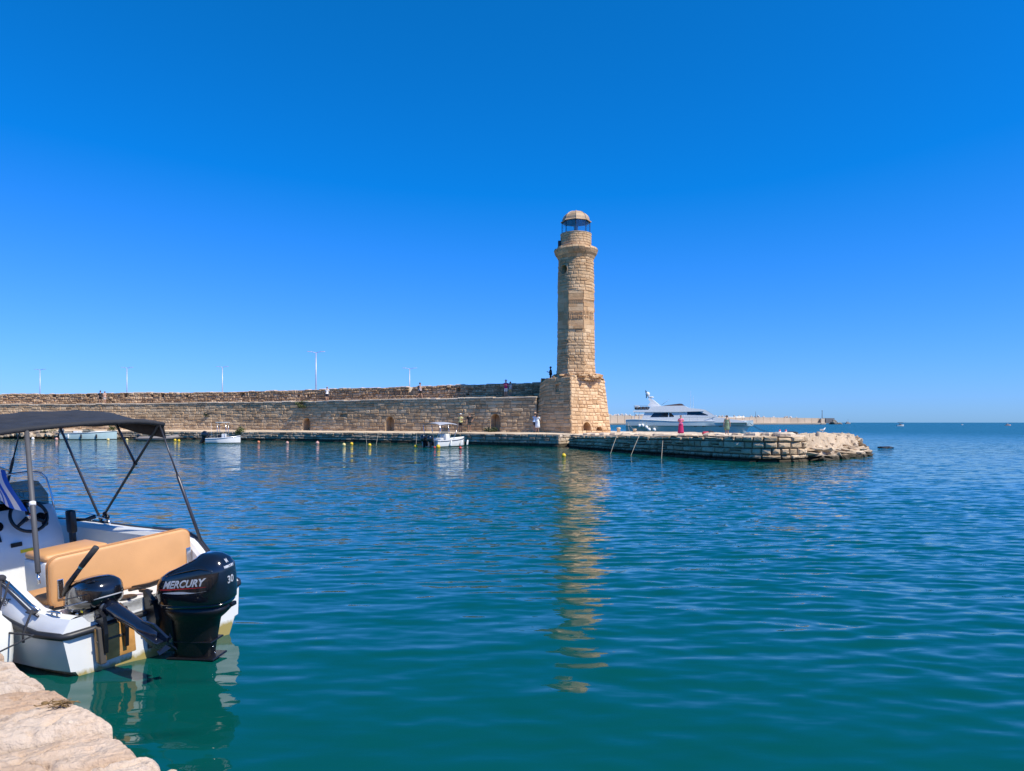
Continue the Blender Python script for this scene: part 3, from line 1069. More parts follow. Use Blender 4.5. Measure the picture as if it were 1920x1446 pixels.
base = MB()
winA = (2.35, 2.85, 4.72, 5.52)
holB1 = (1.55, 2.6, 1.15, 2.05)
holB2 = (3.35, 4.2, 1.2, 1.7)
core_sheet(qA, 0, LU, ZB0, ZB1, -0.02, [winA], zhi_f=lambda s: topA(s) - 0.03, step=0.4, mb=base)
core_sheet(qB, 0, LV, ZB0, ZB1, -0.02, [holB1, holB2], zhi_f=lambda s: topB(s) - 0.03, step=0.4, mb=base)
core_sheet(qC, 0, LU, ZB0, ZB1, -0.02, [], step=0.5, mb=base)
core_sheet(qD, 0, LV, ZB0, ZB1, -0.02, [], step=0.5, mb=base)
c4 = [FC, FC + V * LV, FC + V * LV + U * LU, FC + U * LU]
ctr = sum(c4, Vector()) / 4
kk = 1 - BAT * (ZB1 - ZB0) * 2 / 5.0
base.add([ctr + (p - ctr) * kk * 0.985 + Vector((0, 0, ZB1 - 0.30 if i == 3 else ZB1 - 0.05)) - LH_O for i, p in enumerate(c4)], [(0, 1, 2, 3)])
baseo = base.build('base', M_MORTAR_L, LH, normals=False)
niche(qA, winA, 0.18, 'blocked_window', baseo, M_TOWER, arch=False)
niche(qB, holB1, 0.7, 'hollow', baseo, M_TOWER)
niche(qB, holB2, 0.5, 'hollow', baseo, M_TOWER)
sA = courses(qA, 0, LU, ZB0, ZB1, (0.28, 0.40), (0.5, 1.0), lr, joint=0.016, holes=[winA], zhi_f=topA, proud=0.045, wob=0.06, tint=(0.35, 0.8), depth=0.2)
sB = courses(qB, 0, LV, ZB0, ZB1, (0.25, 0.38), (0.38, 0.85), lr, holes=[holB1, holB2], zhi_f=topB, proud=0.05, wob=0.09, joint=0.018, tint=(0.3, 0.95), depth=0.25, ragged=0.1)
emit(sA + sB, baseo, M_TOWER, 230, key=lambda t: t[1] * 0)
sC = courses(qC, 0, LU, ZB0, ZB1, (0.30, 0.46), (0.7, 1.3), lr) + courses(qD, 0, LV, ZB0, ZB1, (0.30, 0.46), (0.7, 1.3), lr)
emit(sC, baseo, M_TOWER, 0, key=lambda t: 0, rest_name='rear_stonework')

TC = Vector((5.83, 66.65, 0))
VIEW = math.atan2(-TC.y, -TC.x)           # direction from the tower to the quay


def oct_r(th, a):
    d = ((th - VIEW + math.pi / 8) % (math.pi / 4)) - math.pi / 8
    return a / math.cos(d)


def shaft_r(th, z):
    if z < 13.75:
        a = 1.72 - (z - 6) * 0.012
        r_ = oct_r(th, a * 0.985)
        if z < 7.0: r_ += 0.10 * (7.0 - z)
        return r_
    return 1.66 - (z - 13.75) * 0.027


def qS(s, z, d):
    """s is an angle measured as arc length on a 1.7 m radius; grows left to right as seen from the quay"""
    th = VIEW + s / 1.7
    r_ = shaft_r(th, z) + d
    return Vector((TC.x + r_ * math.cos(th), TC.y + r_ * math.sin(th), z)) - LH_O


HALF = math.pi * 1.7
# round window: centre 15.7 m up, 42 degrees to the left
ocz, ocs = 15.72, -R(42) * 1.7
ocul = (ocs - 0.48, ocs + 0.48, ocz - 0.50, ocz + 0.50)
pan_s = R(22.5) * 1.7
panels = (-3 * pan_s, 3 * pan_s, 10.35, 13.75)
shaft = MB()
core_sheet(qS, -HALF, HALF, 5.8, 16.95, -0.04, [ocul], step=0.18, mb=shaft)
# finer vertical steps so that the waist follows the taper
shaft = MB()
zz = [5.8, 6.4, 7.0, 9.0, 11.0, 13.0, 13.74, 13.76, 15.22, 16.22, 16.95]
for z0, z1 in zip(zz[:-1], zz[1:]):
    core_sheet(qS, -HALF, HALF, z0, z1, -0.015, [ocul] if z0 == 15.22 else [], step=0.18, mb=shaft)
shafto = shaft.build('shaft', M_MORTAR_L, LH, normals=False)
# oculus ring, closed by a dark disc whose colour stands for the shade inside
mb = MB()
ring_i, ring_o, ring_b = [], [], []
sq = []
for k in range(24):
    a = 2 * math.pi * k / 24
    ring_i.append(qS(ocs + 0.40 * math.cos(a), ocz + 0.43 * math.sin(a), 0.05))
    ca, sa = math.cos(a), math.sin(a); m_ = max(abs(ca), abs(sa))
    ring_o.append(qS(ocs + 0.48 * ca / m_, ocz + 0.50 * sa / m_, 0.02))
    ring_b.append(qS(ocs + 0.40 * math.cos(a), ocz + 0.43 * math.sin(a), -0.7))
mb.loft([ring_o, ring_i, ring_b], caps=False)
mb.build('round_window', M_TOWER, shafto)
mb = MB(); mb.add(ring_b, [tuple(range(24))]); mb.build('window_dark_back', mk('dark_interior', (.012, .014, .018), .2), shafto)
sS1 = courses(qS, -HALF, HALF, 6.0, 10.35, (0.24, 0.36), (0.32, 0.72), lr, proud=0.035, wob=0.10, joint=0.015, tint=(0.25, 0.95), depth=0.15)
sS2 = courses(qS, -HALF, HALF, 10.35, 13.75, (0.32, 0.42), (0.5, 0.9), lr, holes=[panels], proud=0.04, tint=(0.25, 0.8), depth=0.15)
sS3 = courses(qS, -HALF, HALF, 13.75, 16.9, (0.26, 0.36), (0.45, 0.85), lr, holes=[ocul], proud=0.03, wob=0.05, joint=0.016, tint=(0.3, 0.95), depth=0.15)
vis = [t for t in sS1 + sS2 + sS3 if abs(t[0]) < HALF * 0.52]
hid = [t for t in sS1 + sS2 + sS3 if abs(t[0]) >= HALF * 0.52]
emit(vis, shafto, M_TOWER, 250, key=lambda t: 0)
emit(hid, shafto, M_TOWER, 0, key=lambda t: 0, rest_name='rear_stonework')
# carved panels on three faces: blocks, carved band, lower band, sill
for fc in (-1, 0, 1):
    s0 = fc * 2 * pan_s - pan_s + 0.03; s1 = s0 + 2 * pan_s - 0.06
    nrm_t = VIEW + fc * math.pi / 4
    nv = Vector((math.cos(nrm_t), math.sin(nrm_t), 0)); tv = Vector((-nv.y, nv.x, 0))
    a_ = (1.72 - 6 * 0.012) * 0.985
    hw = a_ * math.tan(math.pi / 8) - 0.015

    def pl(x, z, d):
        return TC + nv * (a_ + d) + tv * x + Vector((0, 0, z)) - LH_O
    rows = [10.35, 10.62, 10.86, 11.22, 11.62, 11.95, 12.3, 12.62, 13.16, 13.5, 13.75] if fc == 0 else [10.35, 10.75, 11.2, 11.62, 12.0, 12.35, 12.7, 13.16, 13.5, 13.75]
    for i, (z0, z1) in enumerate(zip(rows[:-1], rows[1:])):
        carved = (z0 in (11.22, 11.62, 12.62, 11.2, 12.7)) and (z1 - z0) > 0.3
        out = 0.10 if z0 == 10.35 and fc == 0 else 0.0
        cuts = [-hw, hw] if (carved or fc == 0 and lr.random() < .4) else [-hw, lr.uniform(-.25, .25), hw]
        for a, b in zip(cuts[:-1], cuts[1:]):
            mb = MB()
            jt = lr.uniform(0.0, 0.03) + out
            A = [(a + .008, z0 + .008), (b - .008, z0 + .008), (b - .008, z1 - .008), (a + .008, z1 - .008)]
            B = [(x * .985 if abs(x) > .3 else x, z) for x, z in A]
            mb.loft([[pl(x, z, -.1) for x, z in A], [pl(x, z, jt) for x, z in A]])
            mb.t = [lr.uniform(.3, .8)] * len(mb.f)
            blk = mb.build('stone', M_TOWER, shafto)
            if carved and (fc >= 0 or lr.random() < .7):
                mc = MB()
                x = a + .07
                while x < b - .12:
                    w = lr.uniform(.09, .16); zb_, zt_ = z0 + .06, z1 - .05
                    kind = lr.randrange(4)
                    if z1 - z0 > .45 or kind == 0:       # arched leaf or flower
                        n_ = 7
                        for q0 in range(n_):
                            a0, a1 = math.pi * q0 / n_, math.pi * (q0 + 1) / n_
                            for (ro, ri, zc) in ((w * .62, w * .38, (zb_ + zt_) / 2),):
                                P4 = [(x + w / 2 + rr_ * math.cos(aa), zc + rr_ * 1.25 * math.sin(aa)) for rr_, aa in ((ri, a0), (ro, a0), (ro, a1), (ri, a1))]
                                mc.loft([[pl(px_, pz_, jt - .01) for px_, pz_ in P4], [pl(px_, pz_, jt + .055) for px_, pz_ in P4]])
                        mc.box(pl(x + w / 2, (zb_ * .7 + zt_ * .3), jt + .02), (.045, .045, (zt_ - zb_) * .5))
                    else:
                        P4 = [(x, zb_), (x + .04, zb_), (x + .04, zt_), (x, zt_)]
                        mc.loft([[pl(px_, pz_, jt - .01) for px_, pz_ in P4], [pl(px_, pz_, jt + .05) for px_, pz_ in P4]])
                        zq = zb_ + (zt_ - zb_) * lr.choice((0.05, .5, .85))
                        P4 = [(x, zq), (x + w * .7, zq), (x + w * .7, zq + .05), (x, zq + .05)]
                        mc.loft([[pl(px_, pz_, jt - .01) for px_, pz_ in P4], [pl(px_, pz_, jt + .045) for px_, pz_ in P4]])
                    x += w * 1.25
                mc.t = [.35] * len(mc.f)
                mc.build('carving', M_TOWER, shafto)
# cornice: three mouldings of separate blocks, the upper lip broken
for (z0, z1, r0, r1, r2) in ((16.78, 17.05, 1.60, 1.68, 1.74), (17.05, 17.42, 1.72, 1.86, 1.94), (17.42, 17.80, 1.92, 2.0, 1.93)):
    nb = 22
    ph = lr.uniform(0, .2)
    for k in range(nb):
        a0 = VIEW + ph + 2 * math.pi * k / nb + .006; a1 = VIEW + ph + 2 * math.pi * (k + 1) / nb - .006
        zt = z1 + (lr.uniform(-0.10, 0.06) if z1 > 17.7 else 0)
        j = lr.uniform(-.015, .015)
        rg = []
        for a in (a0, (a0 + a1) / 2, a1):
            rg.append([TC - LH_O + Vector((rr_ * math.cos(a), rr_ * math.sin(a), z_)) for rr_, z_ in
                       ((1.3, z0 + .003), (r0 + j, z0 + .003), (r1 + j, (z0 + zt) / 2), (r2 + j, zt - .004), (r2 - .12, zt + .0), (1.3, zt))])
        mb = MB(); mb.loft(rg)
        mb.t = [lr.uniform(.3, .85)] * len(mb.f)
        mb.build('cornice_stone', M_TOWER, LH)
# balcony floor and lantern drum
mb = MB()
mb.lathe([(0.2, 17.70), (1.8, 17.70), (1.8, 17.74), (0.2, 17.76)], 32, TC)
lh('gallery_floor', mb, M_TOPS)


def qDr(s, z, d):
    th = VIEW + s / 1.4
    r_ = 1.40 + d
    return Vector((TC.x + r_ * math.cos(th), TC.y + r_ * math.sin(th), z)) - LH_O


mb = MB(); mb.lathe([(1.36, 17.6), (1.36, 19.02), (1.2, 19.04)], 36, TC)
drum = lh('lantern_drum', mb, M_MORTAR_L)
hd = math.pi * 1.4
sD = courses(qDr, -hd, hd, 17.72, 19.1, (0.22, 0.25), (0.40, 0.48), lr, proud=0.008, joint=0.012, wob=0, tint=(0.5, 0.8), depth=0.1)
emit([t for t in sD if abs(t[0]) < hd * .52], drum, M_TOWER, 120, key=lambda t: 0)
emit([t for t in sD if abs(t[0]) >= hd * .52], drum, M_TOWER, 0, key=lambda t: 0, rest_name='rear_stonework')
mb = MB()
mb.lathe([(1.1, 19.08), (1.43, 19.08), (1.43, 19.13), (1.1, 19.14)], 36, TC)
lh('drum_coping', mb, M_TOPS)
# small service cabinet on the gallery, left
M_STEEL_D = mk('dark_steel', (0.035, 0.033, 0.03), 0.5, 0.3)
a = VIEW - R(80)
mb = MB(); mb.box(TC + Vector((1.5 * math.cos(a), 1.5 * math.sin(a), 18.15)), (0.3, 0.3, 0.75), 0.03)
lh('cabinet', mb, M_STEEL_D)
# lantern: eight panes, a glazing bar towards the viewer
M_GLASS, n, l, b = nodes_of('lantern_glass')
n.remove(b)
tr = n.new('ShaderNodeBsdfTransparent'); tr.inputs[0].default_value = (0.94, 0.97, 0.98, 1)
gl = n.new('ShaderNodeBsdfGlossy'); gl.inputs['Roughness'].default_value = 0.03
fr = n.new('ShaderNodeFresnel'); fr.inputs[0].default_value = 1.5
mxs = n.new('ShaderNodeMixShader')
nz = n.new('ShaderNodeTexNoise'); nz.inputs['Scale'].default_value = 2.0
ad = n.new('ShaderNodeMath'); ad.operation = 'MULTIPLY_ADD'; l.new(nz.outputs['Fac'], ad.inputs[0]); ad.inputs[1].default_value = 0.10
ad.inputs[2].default_value = 0.05
l.new(ad.outputs[0], mxs.inputs[0]); l.new(tr.outputs[0], mxs.inputs[1]); l.new(gl.outputs[0], mxs.inputs[2])
l.new(mxs.outputs[0], n['Material Output'].inputs[0])
MATS['lantern_glass'] = M_GLASS
oc = [TC + Vector((1.27 * math.cos(VIEW + k * math.pi / 4), 1.27 * math.sin(VIEW + k * math.pi / 4), 0)) for k in range(8)]
for k in range(8):
    p, q_ = oc[k], oc[(k + 1) % 8]
    mid = (p + q_) / 2; inw = (TC - mid).normalized() * 0.02
    mb = MB()
    e = (q_ - p) * 0.04
    A = [p + e + Vector((0, 0, 19.13)), q_ - e + Vector((0, 0, 19.13)), q_ - e + Vector((0, 0, 20.26)), p + e + Vector((0, 0, 20.26))]
    mb.loft([A, [x + inw for x in A]])
    lh('pane', mb, M_GLASS)
    mb = MB(); mb.box(p + Vector((0, 0, 19.7)), (0.05, 0.05, 1.18))
    lh('glazing_bar', mb, M_STEEL_D)
mb = MB()
mb.lathe([(1.22, 19.12), (1.31, 19.12), (1.31, 19.2), (1.22, 19.2)], 8, TC, ph=VIEW)
mb.lathe([(1.2, 20.22), (1.30, 20.22), (1.30, 20.27), (1.2, 20.27)], 8, TC, ph=VIEW)
lh('lantern_ring', mb, M_STEEL_D)
M_DOME = mk('dome_bronze', (0.44, 0.30, 0.18), 0.62, 0.0, var=0.2, scale=2.5)
mb = MB()
prof = [(1.28, 20.24), (1.40, 20.22), (1.40, 20.27), (1.24, 20.36)] + [(1.24 * math.cos(t), 20.36 + 0.90 * math.sin(t)) for t in [R(x) for x in (15, 30, 45, 58, 70, 80, 87)]]
mb.lathe(prof, 8, TC, ph=VIEW)
dome = lh('dome', mb, M_DOME)
mb = MB()
for k in range(8):
    a = VIEW + k * math.pi / 4
    mb.tube([TC + Vector((r_ * math.cos(a), r_ * math.sin(a), z_)) for r_, z_ in prof[2:]], 0.022, 6)
mb.v = [p - LH_O for p in mb.v]
mb.build('seams', mk('dome_seam', (0.3, 0.21, 0.13), 0.5, 0.2), dome)
mb = MB(); mb.lathe([(0.10, 21.22), (0.12, 21.30), (0.02, 21.36)], 10, TC); mb.v = [p - LH_O for p in mb.v]
mb.build('finial', M_DOME, dome)
# lamp inside
mb = MB(); mb.lathe([(0.25, 19.1), (0.12, 19.15), (0.12, 19.45), (0.2, 19.5), (0.2, 19.85), (0.08, 19.95)], 12, TC)
lh('lamp_stand', mb, mk('grey_paint', (0.35, 0.36, 0.37), 0.5))
# rubble where the shaft grows out of the base
for i in range(26):
    a = VIEW + lr.uniform(-1.7, 1.7); r_ = lr.uniform(1.75, 2.25)
    boulder(TC + Vector((r_ * math.cos(a), r_ * math.sin(a), ZB1 + lr.uniform(-.02, .22))) - LH_O, (lr.uniform(.2, .45), lr.uniform(.2, .35), lr.uniform(.12, .26)), i + 200, M_TOWER, None, None, LH, name='rubble_stone', sub=1)


# ------------------------------------------------------------------ moored rental boat in the foreground
M_GEL = None


def hull_mat(name, col, grime=(0.33, 0.25, 0.06), zline=0.07):
    m, n, l, b = nodes_of(name)
    tc = n.new('ShaderNodeTexCoord')
    sp = n.new('ShaderNodeSeparateXYZ'); l.new(tc.outputs['Object'], sp.inputs[0])
    nz = n.new('ShaderNodeTexNoise'); nz.inputs['Scale'].default_value = 9; nz.inputs['Detail'].default_value = 8
    nz.inputs['Roughness'].default_value = 0.7
    mp = n.new('ShaderNodeMapping'); mp.inputs['Scale'].default_value = (1, 1, 0.4)
    l.new(tc.outputs['Object'], mp.inputs[0]); l.new(mp.outputs[0], nz.inputs['Vector'])
    ad = n.new('ShaderNodeMath'); ad.operation = 'MULTIPLY_ADD'
    l.new(nz.outputs['Fac'], ad.inputs[0]); ad.inputs[1].default_value = -0.16; l.new(sp.outputs['Z'], ad.inputs[2])
    mr = n.new('ShaderNodeMapRange'); mr.inputs['From Min'].default_value = zline - 0.10; mr.inputs['From Max'].default_value = zline - 0.055
    mr.inputs['To Min'].default_value = 0.95; mr.inputs['To Max'].default_value = 0.0
    l.new(ad.outputs[0], mr.inputs['Value'])
    n2 = n.new('ShaderNodeTexNoise'); n2.inputs['Scale'].default_value = 3; n2.inputs['Detail'].default_value = 6
    l.new(tc.outputs['Object'], n2.inputs['Vector'])
    sc = n.new('ShaderNodeMapRange'); sc.inputs['From Min'].default_value = 0.3; sc.inputs['From Max'].default_value = 0.7
    sc.inputs['To Min'].default_value = 0.93; sc.inputs['To Max'].default_value = 1.03
    l.new(n2.outputs['Fac'], sc.inputs['Value'])
    vs_ = n.new('ShaderNodeVectorMath'); vs_.operation = 'SCALE'; vs_.inputs[0].default_value = col; l.new(sc.outputs[0], vs_.inputs['Scale'])
    mx = n.new('ShaderNodeMix'); mx.data_type = 'RGBA'
    l.new(mr.outputs[0], mx.inputs[0]); l.new(vs_.outputs[0], mx.inputs[6]); mx.inputs[7].default_value = (*grime, 1)
    l.new(mx.outputs[2], b.inputs['Base Color'])
    b.inputs['Roughness'].default_value = 0.28
    b.inputs['Coat Weight'].default_value = 0.2
    MATS[name] = m
    return m


M_GEL = hull_mat('white_gelcoat', (0.72, 0.72, 0.70))
M_LINER = mk('cockpit_liner', (0.68, 0.68, 0.66), 0.45, var=0.05, scale=3)
M_RUBR = mk('black_rubber', (0.016, 0.017, 0.02), 0.45, var=0.2)
M_TAN = mk('tan_vinyl', (0.60, 0.31, 0.125), 0.5, var=0.05, scale=5, bump=0.12, bscale=120)
M_CHROME = mk('stainless', (0.62, 0.62, 0.62), 0.22, 1.0, var=0.05)
M_TUBE = mk('anodised_tube', (0.07, 0.07, 0.08), 0.38, 0.6, var=0.1)
M_CANVAS = mk('black_canvas', (0.022, 0.023, 0.027), 0.85, var=0.25, scale=7, bump=0.5, bscale=14)
M_BLACK = mk('gloss_black', (0.006, 0.007, 0.010), 0.16, var=0.1, coat=0.7)
M_BLACK2 = mk('satin_black', (0.006, 0.006, 0.008), 0.36, var=0.2, bump=0.1, bscale=60)
M_SILVER = mk('silver_decal', (0.50, 0.51, 0.53), 0.4, 0.2, var=0.04)
M_RED = mk('red_decal', (0.45, 0.01, 0.015), 0.4, var=0.05)
M_WHITE_D = mk('white_decal', (0.75, 0.75, 0.75), 0.5, var=0.03)
M_WOOD = mk('varnished_plywood', (0.50, 0.25, 0.07), 0.5, var=0.35, scale=9)
M_YEL = mk('yellow_sticker', (0.75, 0.55, 0.02), 0.5, var=0.05)
M_BLUE = mk('flag_blue', (0.008, 0.11, 0.52), 0.8, var=0.08)
M_FLAGW = mk('flag_white', (0.75, 0.75, 0.75), 0.8, var=0.05)
M_FEND = mk('fender_vinyl', (0.74, 0.74, 0.71), 0.4, var=0.05)
M_ROPE = mk('pale_rope', (0.36, 0.32, 0.25), 0.9, var=0.2, scale=30)
M_ROPED = mk('dark_rope', (0.03, 0.03, 0.035), 0.9, var=0.2)
M_TINT, n, l, b = nodes_of('tinted_acrylic')
n.remove(b)
tr = n.new('ShaderNodeBsdfTransparent'); tr.inputs[0].default_value = (0.40, 0.47, 0.50, 1)
gl = n.new('ShaderNodeBsdfGlossy'); gl.inputs['Roughness'].default_value = 0.05
fr = n.new('ShaderNodeFresnel'); fr.inputs[0].default_value = 1.45
mxs = n.new('ShaderNodeMixShader')
nz = n.new('ShaderNodeTexNoise'); nz.inputs['Scale'].default_value = 4.0
ad = n.new('ShaderNodeMath'); ad.operation = 'MULTIPLY_ADD'; l.new(nz.outputs['Fac'], ad.inputs[0]); ad.inputs[1].default_value = 0.04
ad.inputs[2].default_value = 0.05; l.new(ad.outputs[0], mxs.inputs[0])
l.new(tr.outputs[0], mxs.inputs[1]); l.new(gl.outputs[0], mxs.inputs[2]); l.new(mxs.outputs[0], n['Material Output'].inputs[0])
MATS['tinted_acrylic'] = M_TINT

B0 = Vector((-3.03, 6.36, 0.0))
BOAT = empty('motorboat', B0, rz=R(146), rx=R(-5))
tag(BOAT, 'white open motorboat with black canopy, tan bench and black outboards, moored at the stone quay', 'boat')
B_MAT = Matrix.Translation(B0) @ Matrix.Rotation(R(146), 4, 'Z') @ Matrix.Rotation(R(-5), 4, 'X')


def bl(l_, w, z):
    """l forward of the transom, w to starboard, z up"""
    return Vector((l_, -w, z))


LS = [0, .18, .40, .60, .745, .755, .95, 1.2, 1.6, 2.1, 2.6, 3.1, 3.6, 4.0, 4.3, 4.55, 4.72, 4.82]
def interp(x, xs, ys): return float(np.interp(x, xs, ys))
def beam(x): return interp(x, [0, .3, .7, 1.4, 2.2, 3.0, 3.6, 4.1, 4.5, 4.75, 4.83], [.80, .88, .94, .98, 1.0, .99, .92, .74, .46, .17, .03])
def sheer(x): return interp(x, [0, .30, .42, .72, .95, 2, 3.5, 4.83], [.52, .53, .57, .74, .79, .75, .74, .82])
def railz(x): return interp(x, [0, .25, .5, .8, 1.3, 3, 4.83], [.395, .40, .45, .52, .53, .53, .64])


outer_half = []
for x in LS:
    Bm, S, Z = beam(x), sheer(x), railz(x)
    kz = -0.30 + 0.42 * max(0, (x - 3.2) / 1.63) ** 2
    outer_half.append([(0, kz), (.42 * Bm, kz * .72 + .02), (.80 * Bm, -0.07 + .3 * max(0, (x - 3.4) / 1.43) ** 2), (.90 * Bm, .10 + .2 * max(0, (x - 3.4) / 1.43)),
                       (.945 * Bm, .11 + .2 * max(0, (x - 3.4) / 1.43)), (Bm - .01, Z - .01), (Bm - .012, Z + .03), (max(.01, Bm - .055), S - .03), (max(.008, Bm - .075), S)])
mb = MB()
rings = []
for x, hp in zip(LS, outer_half):
    rings.append([bl(x, -w, z) for w, z in hp[::-1]] + [bl(x, w, z) for w, z in hp[1:]])
mb.loft(rings, caps=False, closed=False)
mb.add(rings[0], [tuple(range(len(rings[0])))])
mb.add(rings[-1], [tuple(range(len(rings[-1])))[::-1]])
hull = mb.build('hull', M_GEL, BOAT, angle=28)
# gunwale, well deck, cockpit
mb = MB()
rings = []
for x in LS:
    Bm, S = beam(x), sheer(x)
    o_ = max(.008, Bm - .075); i1 = max(.006, Bm - .20); i2 = max(.004, Bm - .235)
    fl = .44 if x < .75 else (.17 if x < 4.0 else S - .06)
    if x < .75:
        i1 = max(.006, Bm - .16); i2 = max(.004, Bm - .19)
    half = [(o_, S), ((o_ + i1) / 2, S + .012), (i1, S + .004), (i2, S - .03), (i2 - .012 if i2 > .05 else i2 * .7, fl + .03), (max(.002, i2 - .05), fl), (0, fl + .004)]
    rings.append([bl(x, -w, z) for w, z in half] + [bl(x, w, z) for w, z in half[-2::-1]])
mb.loft(rings, caps=False, closed=False)
mb.add(rings[0], [tuple(range(len(rings[0])))])
mb.build('deck_liner', M_LINER, BOAT, angle=30)
# rub rail round the stern and along both sides
pts = []
xs_r = [4.6, 4.2, 3.6, 3.0, 2.4, 1.8, 1.3, .95, .75, .6, .48, .36, .25, .14, .06]
for x in xs_r:
    pts.append(bl(x, -beam(x) - .006, railz(x) + .01))
pts += [bl(.01, -.79, .398), bl(-.012, -.74, .397), bl(-.014, -.5, .397), bl(-.014, 0, .397), bl(-.014, .5, .397), bl(-.012, .74, .397), bl(.01, .79, .398)]
for x in xs_r[::-1]:
    pts.append(bl(x, beam(x) + .006, railz(x) + .01))
MB().tube(pts, 0.029, 10).build('rub_rail', M_RUBR, BOAT, smooth=True)
# grey trim along the sheer (both quarters)
for sgn in (-1, 1):
    p_ = [bl(x, sgn * (beam(x) - .09), sheer(x) + .022) for x in (.34, .44, .56, .70, .84, .98, 1.2, 1.6)]
    MB().tube(p_, .013, 8).build('grab_rail', M_TUBE if sgn > 0 else M_CHROME, BOAT, smooth=True)
    p_ = [bl(x, sgn * (beam(x) - .055), sheer(x) + .004) for x in (.30, .42, .56, .72, .95, 1.3, 2, 3, 3.8)]
    MB().tube(p_, .011, 6).build('sheer_trim', M_TUBE, BOAT, smooth=True)


def cleat(c, ang, name='cleat', s=1.0, parent=None):
    m_ = MB()
    rot = Matrix.Rotation(ang, 3, 'Z')
    for dx in (-.03, .03):
        m_.tube([Vector(c) + rot @ Vector((dx * s, 0, 0)), Vector(c) + rot @ Vector((dx * s, 0, .03 * s))], .008 * s, 6)
    m_.tube([Vector(c) + rot @ Vector((-.085 * s, 0, .028 * s)), Vector(c) + rot @ Vector((-.03 * s, 0, .035 * s)), Vector(c) + rot @ Vector((.03 * s, 0, .035 * s)), Vector(c) + rot @ Vector((.085 * s, 0, .028 * s))], [.006 * s, .011 * s, .011 * s, .006 * s], 8)
    return m_.build(name, M_CHROME, parent or BOAT, smooth=True)


cleat(bl(.17, -.76, .535), .2)
cleat(bl(.17, .76, .535), .2)
cleat(bl(2.95, .90, .755), 0)
# ladder-like step pads and vents on the transom; round plugs
m_ = MB(); m_.lathe([(.028, 0), (.030, .006), (.02, .010), (.019, .004), (.002, .004)], 16)
rt = Matrix.Rotation(R(-90), 3, 'Y')
for (w, z) in ((-.30, .235), (.42, .25)):
    mm = MB(); mm.v = [rt @ p + bl(-.002, w, z) for p in m_.v]; mm.f = list(m_.f); mm.t = list(m_.t)
    mm.build('drain_fitting', M_CHROME, BOAT, smooth=True)
mm = MB(); mm.box(bl(-.012, -.16, .30), (.02, .05, .19), .006); mm.build('transducer_plate', M_LINER, BOAT)
# black deck hatch and port in the motor well
mm = MB(); mm.lathe([(.085, .0), (.088, .008), (.07, .014), (.01, .014)], 24, bl(.42, -.06, .446)); mm.build('well_port', M_RUBR, BOAT, smooth=True)
mm = MB(); mm.lathe([(.072, .0), (.074, .012), (.055, .018), (.01, .018)], 24, bl(.30, .48, .446)); mm.build('well_port', M_LINER, BOAT, smooth=True)

# bench backrest
mb = MB()
N_ = 14
prof = []
W0, W1, ZB, ZT, r_ = -.57, .73, .45, .90, .085


def rr_outline(w0, w1, z0, z1, r, n=6):
    o = []
    for (cw, cz, a0) in ((w1 - r, z1 - r, 0), (w0 + r, z1 - r, 90), (w0 + r, z0 + r, 180), (w1 - r, z0 + r, 270)):
        for k in range(n + 1):
            a = R(a0 + 90 * k / n)
            o.append((cw + r * math.cos(a), cz + r * math.sin(a)))
    return o


def cushion(w0, w1, z0, z1, l0, l1, r, lean=0.0, e=.025):
    m_ = MB(); rg = []
    for (t, ins) in ((0, e), (.12, e * .35), (.28, 0), (.72, 0), (.88, e * .35), (1, e)):
        rg.append([bl(l0 + (l1 - l0) * t + lean * (z - z0), w, z) for w, z in rr_outline(w0 + ins, w1 - ins, z0 + ins, z1 - ins, max(.01, r - ins * .4))])
    return m_.loft(rg)


back = cushion(W0, W1, ZB, ZT, .67, .755, .085, lean=-.10).build('backrest', M_TAN, BOAT, smooth=True, angle=50)
for (t_, nm) in ((.26, 'piping'), (.74, 'piping')):
    ol = rr_outline(W0 - .001, W1 + .001, ZB - .001, ZT + .001, .086)
    MB().tube([bl(.67 + .085 * t_ - .10 * (z - ZB), w, z) for w, z in ol + ol[:1]], .0045, 6).build(nm, mk('tan_piping', (.44, .21, .08), .5), back, smooth=True)
for w in (-.49, .70):
    m_ = MB(); m_.box(bl(.655, w, .62), (.03, .055, .17), .008)
    m_.build('bracket', M_CHROME, back)
for w in (-.45, .63):
    m_ = MB(); m_.tube([bl(.70, w, .50), bl(.70, w, .60)], .014, 8).build('bracket_post', M_CHROME, back, smooth=True)
# stern seat in front of it, helm seat box with tan cushion
m_ = MB(); m_.box(bl(1.0, .05, .32), (.45, 1.28, .30), .03); sb = m_.build('stern_seat', M_LINER, BOAT, angle=40)
m_ = MB(); m_.box(bl(1.0, .05, .50), (.44, 1.24, .07), .03); m_.build('seat_cushion', M_TAN, sb, angle=50)
m_ = MB(); m_.box(bl(1.62, .02, .44), (.46, .62, .54), .035); hs = m_.build('helm_seat', M_LINER, BOAT, angle=40)
m_ = MB(); m_.box(bl(1.62, .02, .735), (.44, .60, .075), .034); m_.build('seat_cushion', M_TAN, hs, angle=50)
m_ = MB(); m_.box(bl(1.386, .02, .62), (.012, .58, .008)); m_.box(bl(1.384, -.16, .57), (.012, .09, .03), .004); m_.build('latch', mk('grey_plastic', (.3, .31, .32), .5), hs)
m_ = MB(); m_.box(bl(1.386, -.20, .46), (.006, .045, .10)); m_.build('red_sticker', M_RED, hs)
m_ = MB(); m_.box(bl(1.385, -.08, .63), (.02, .035, .10), .006); m_.build('hinge', M_CHROME, hs)

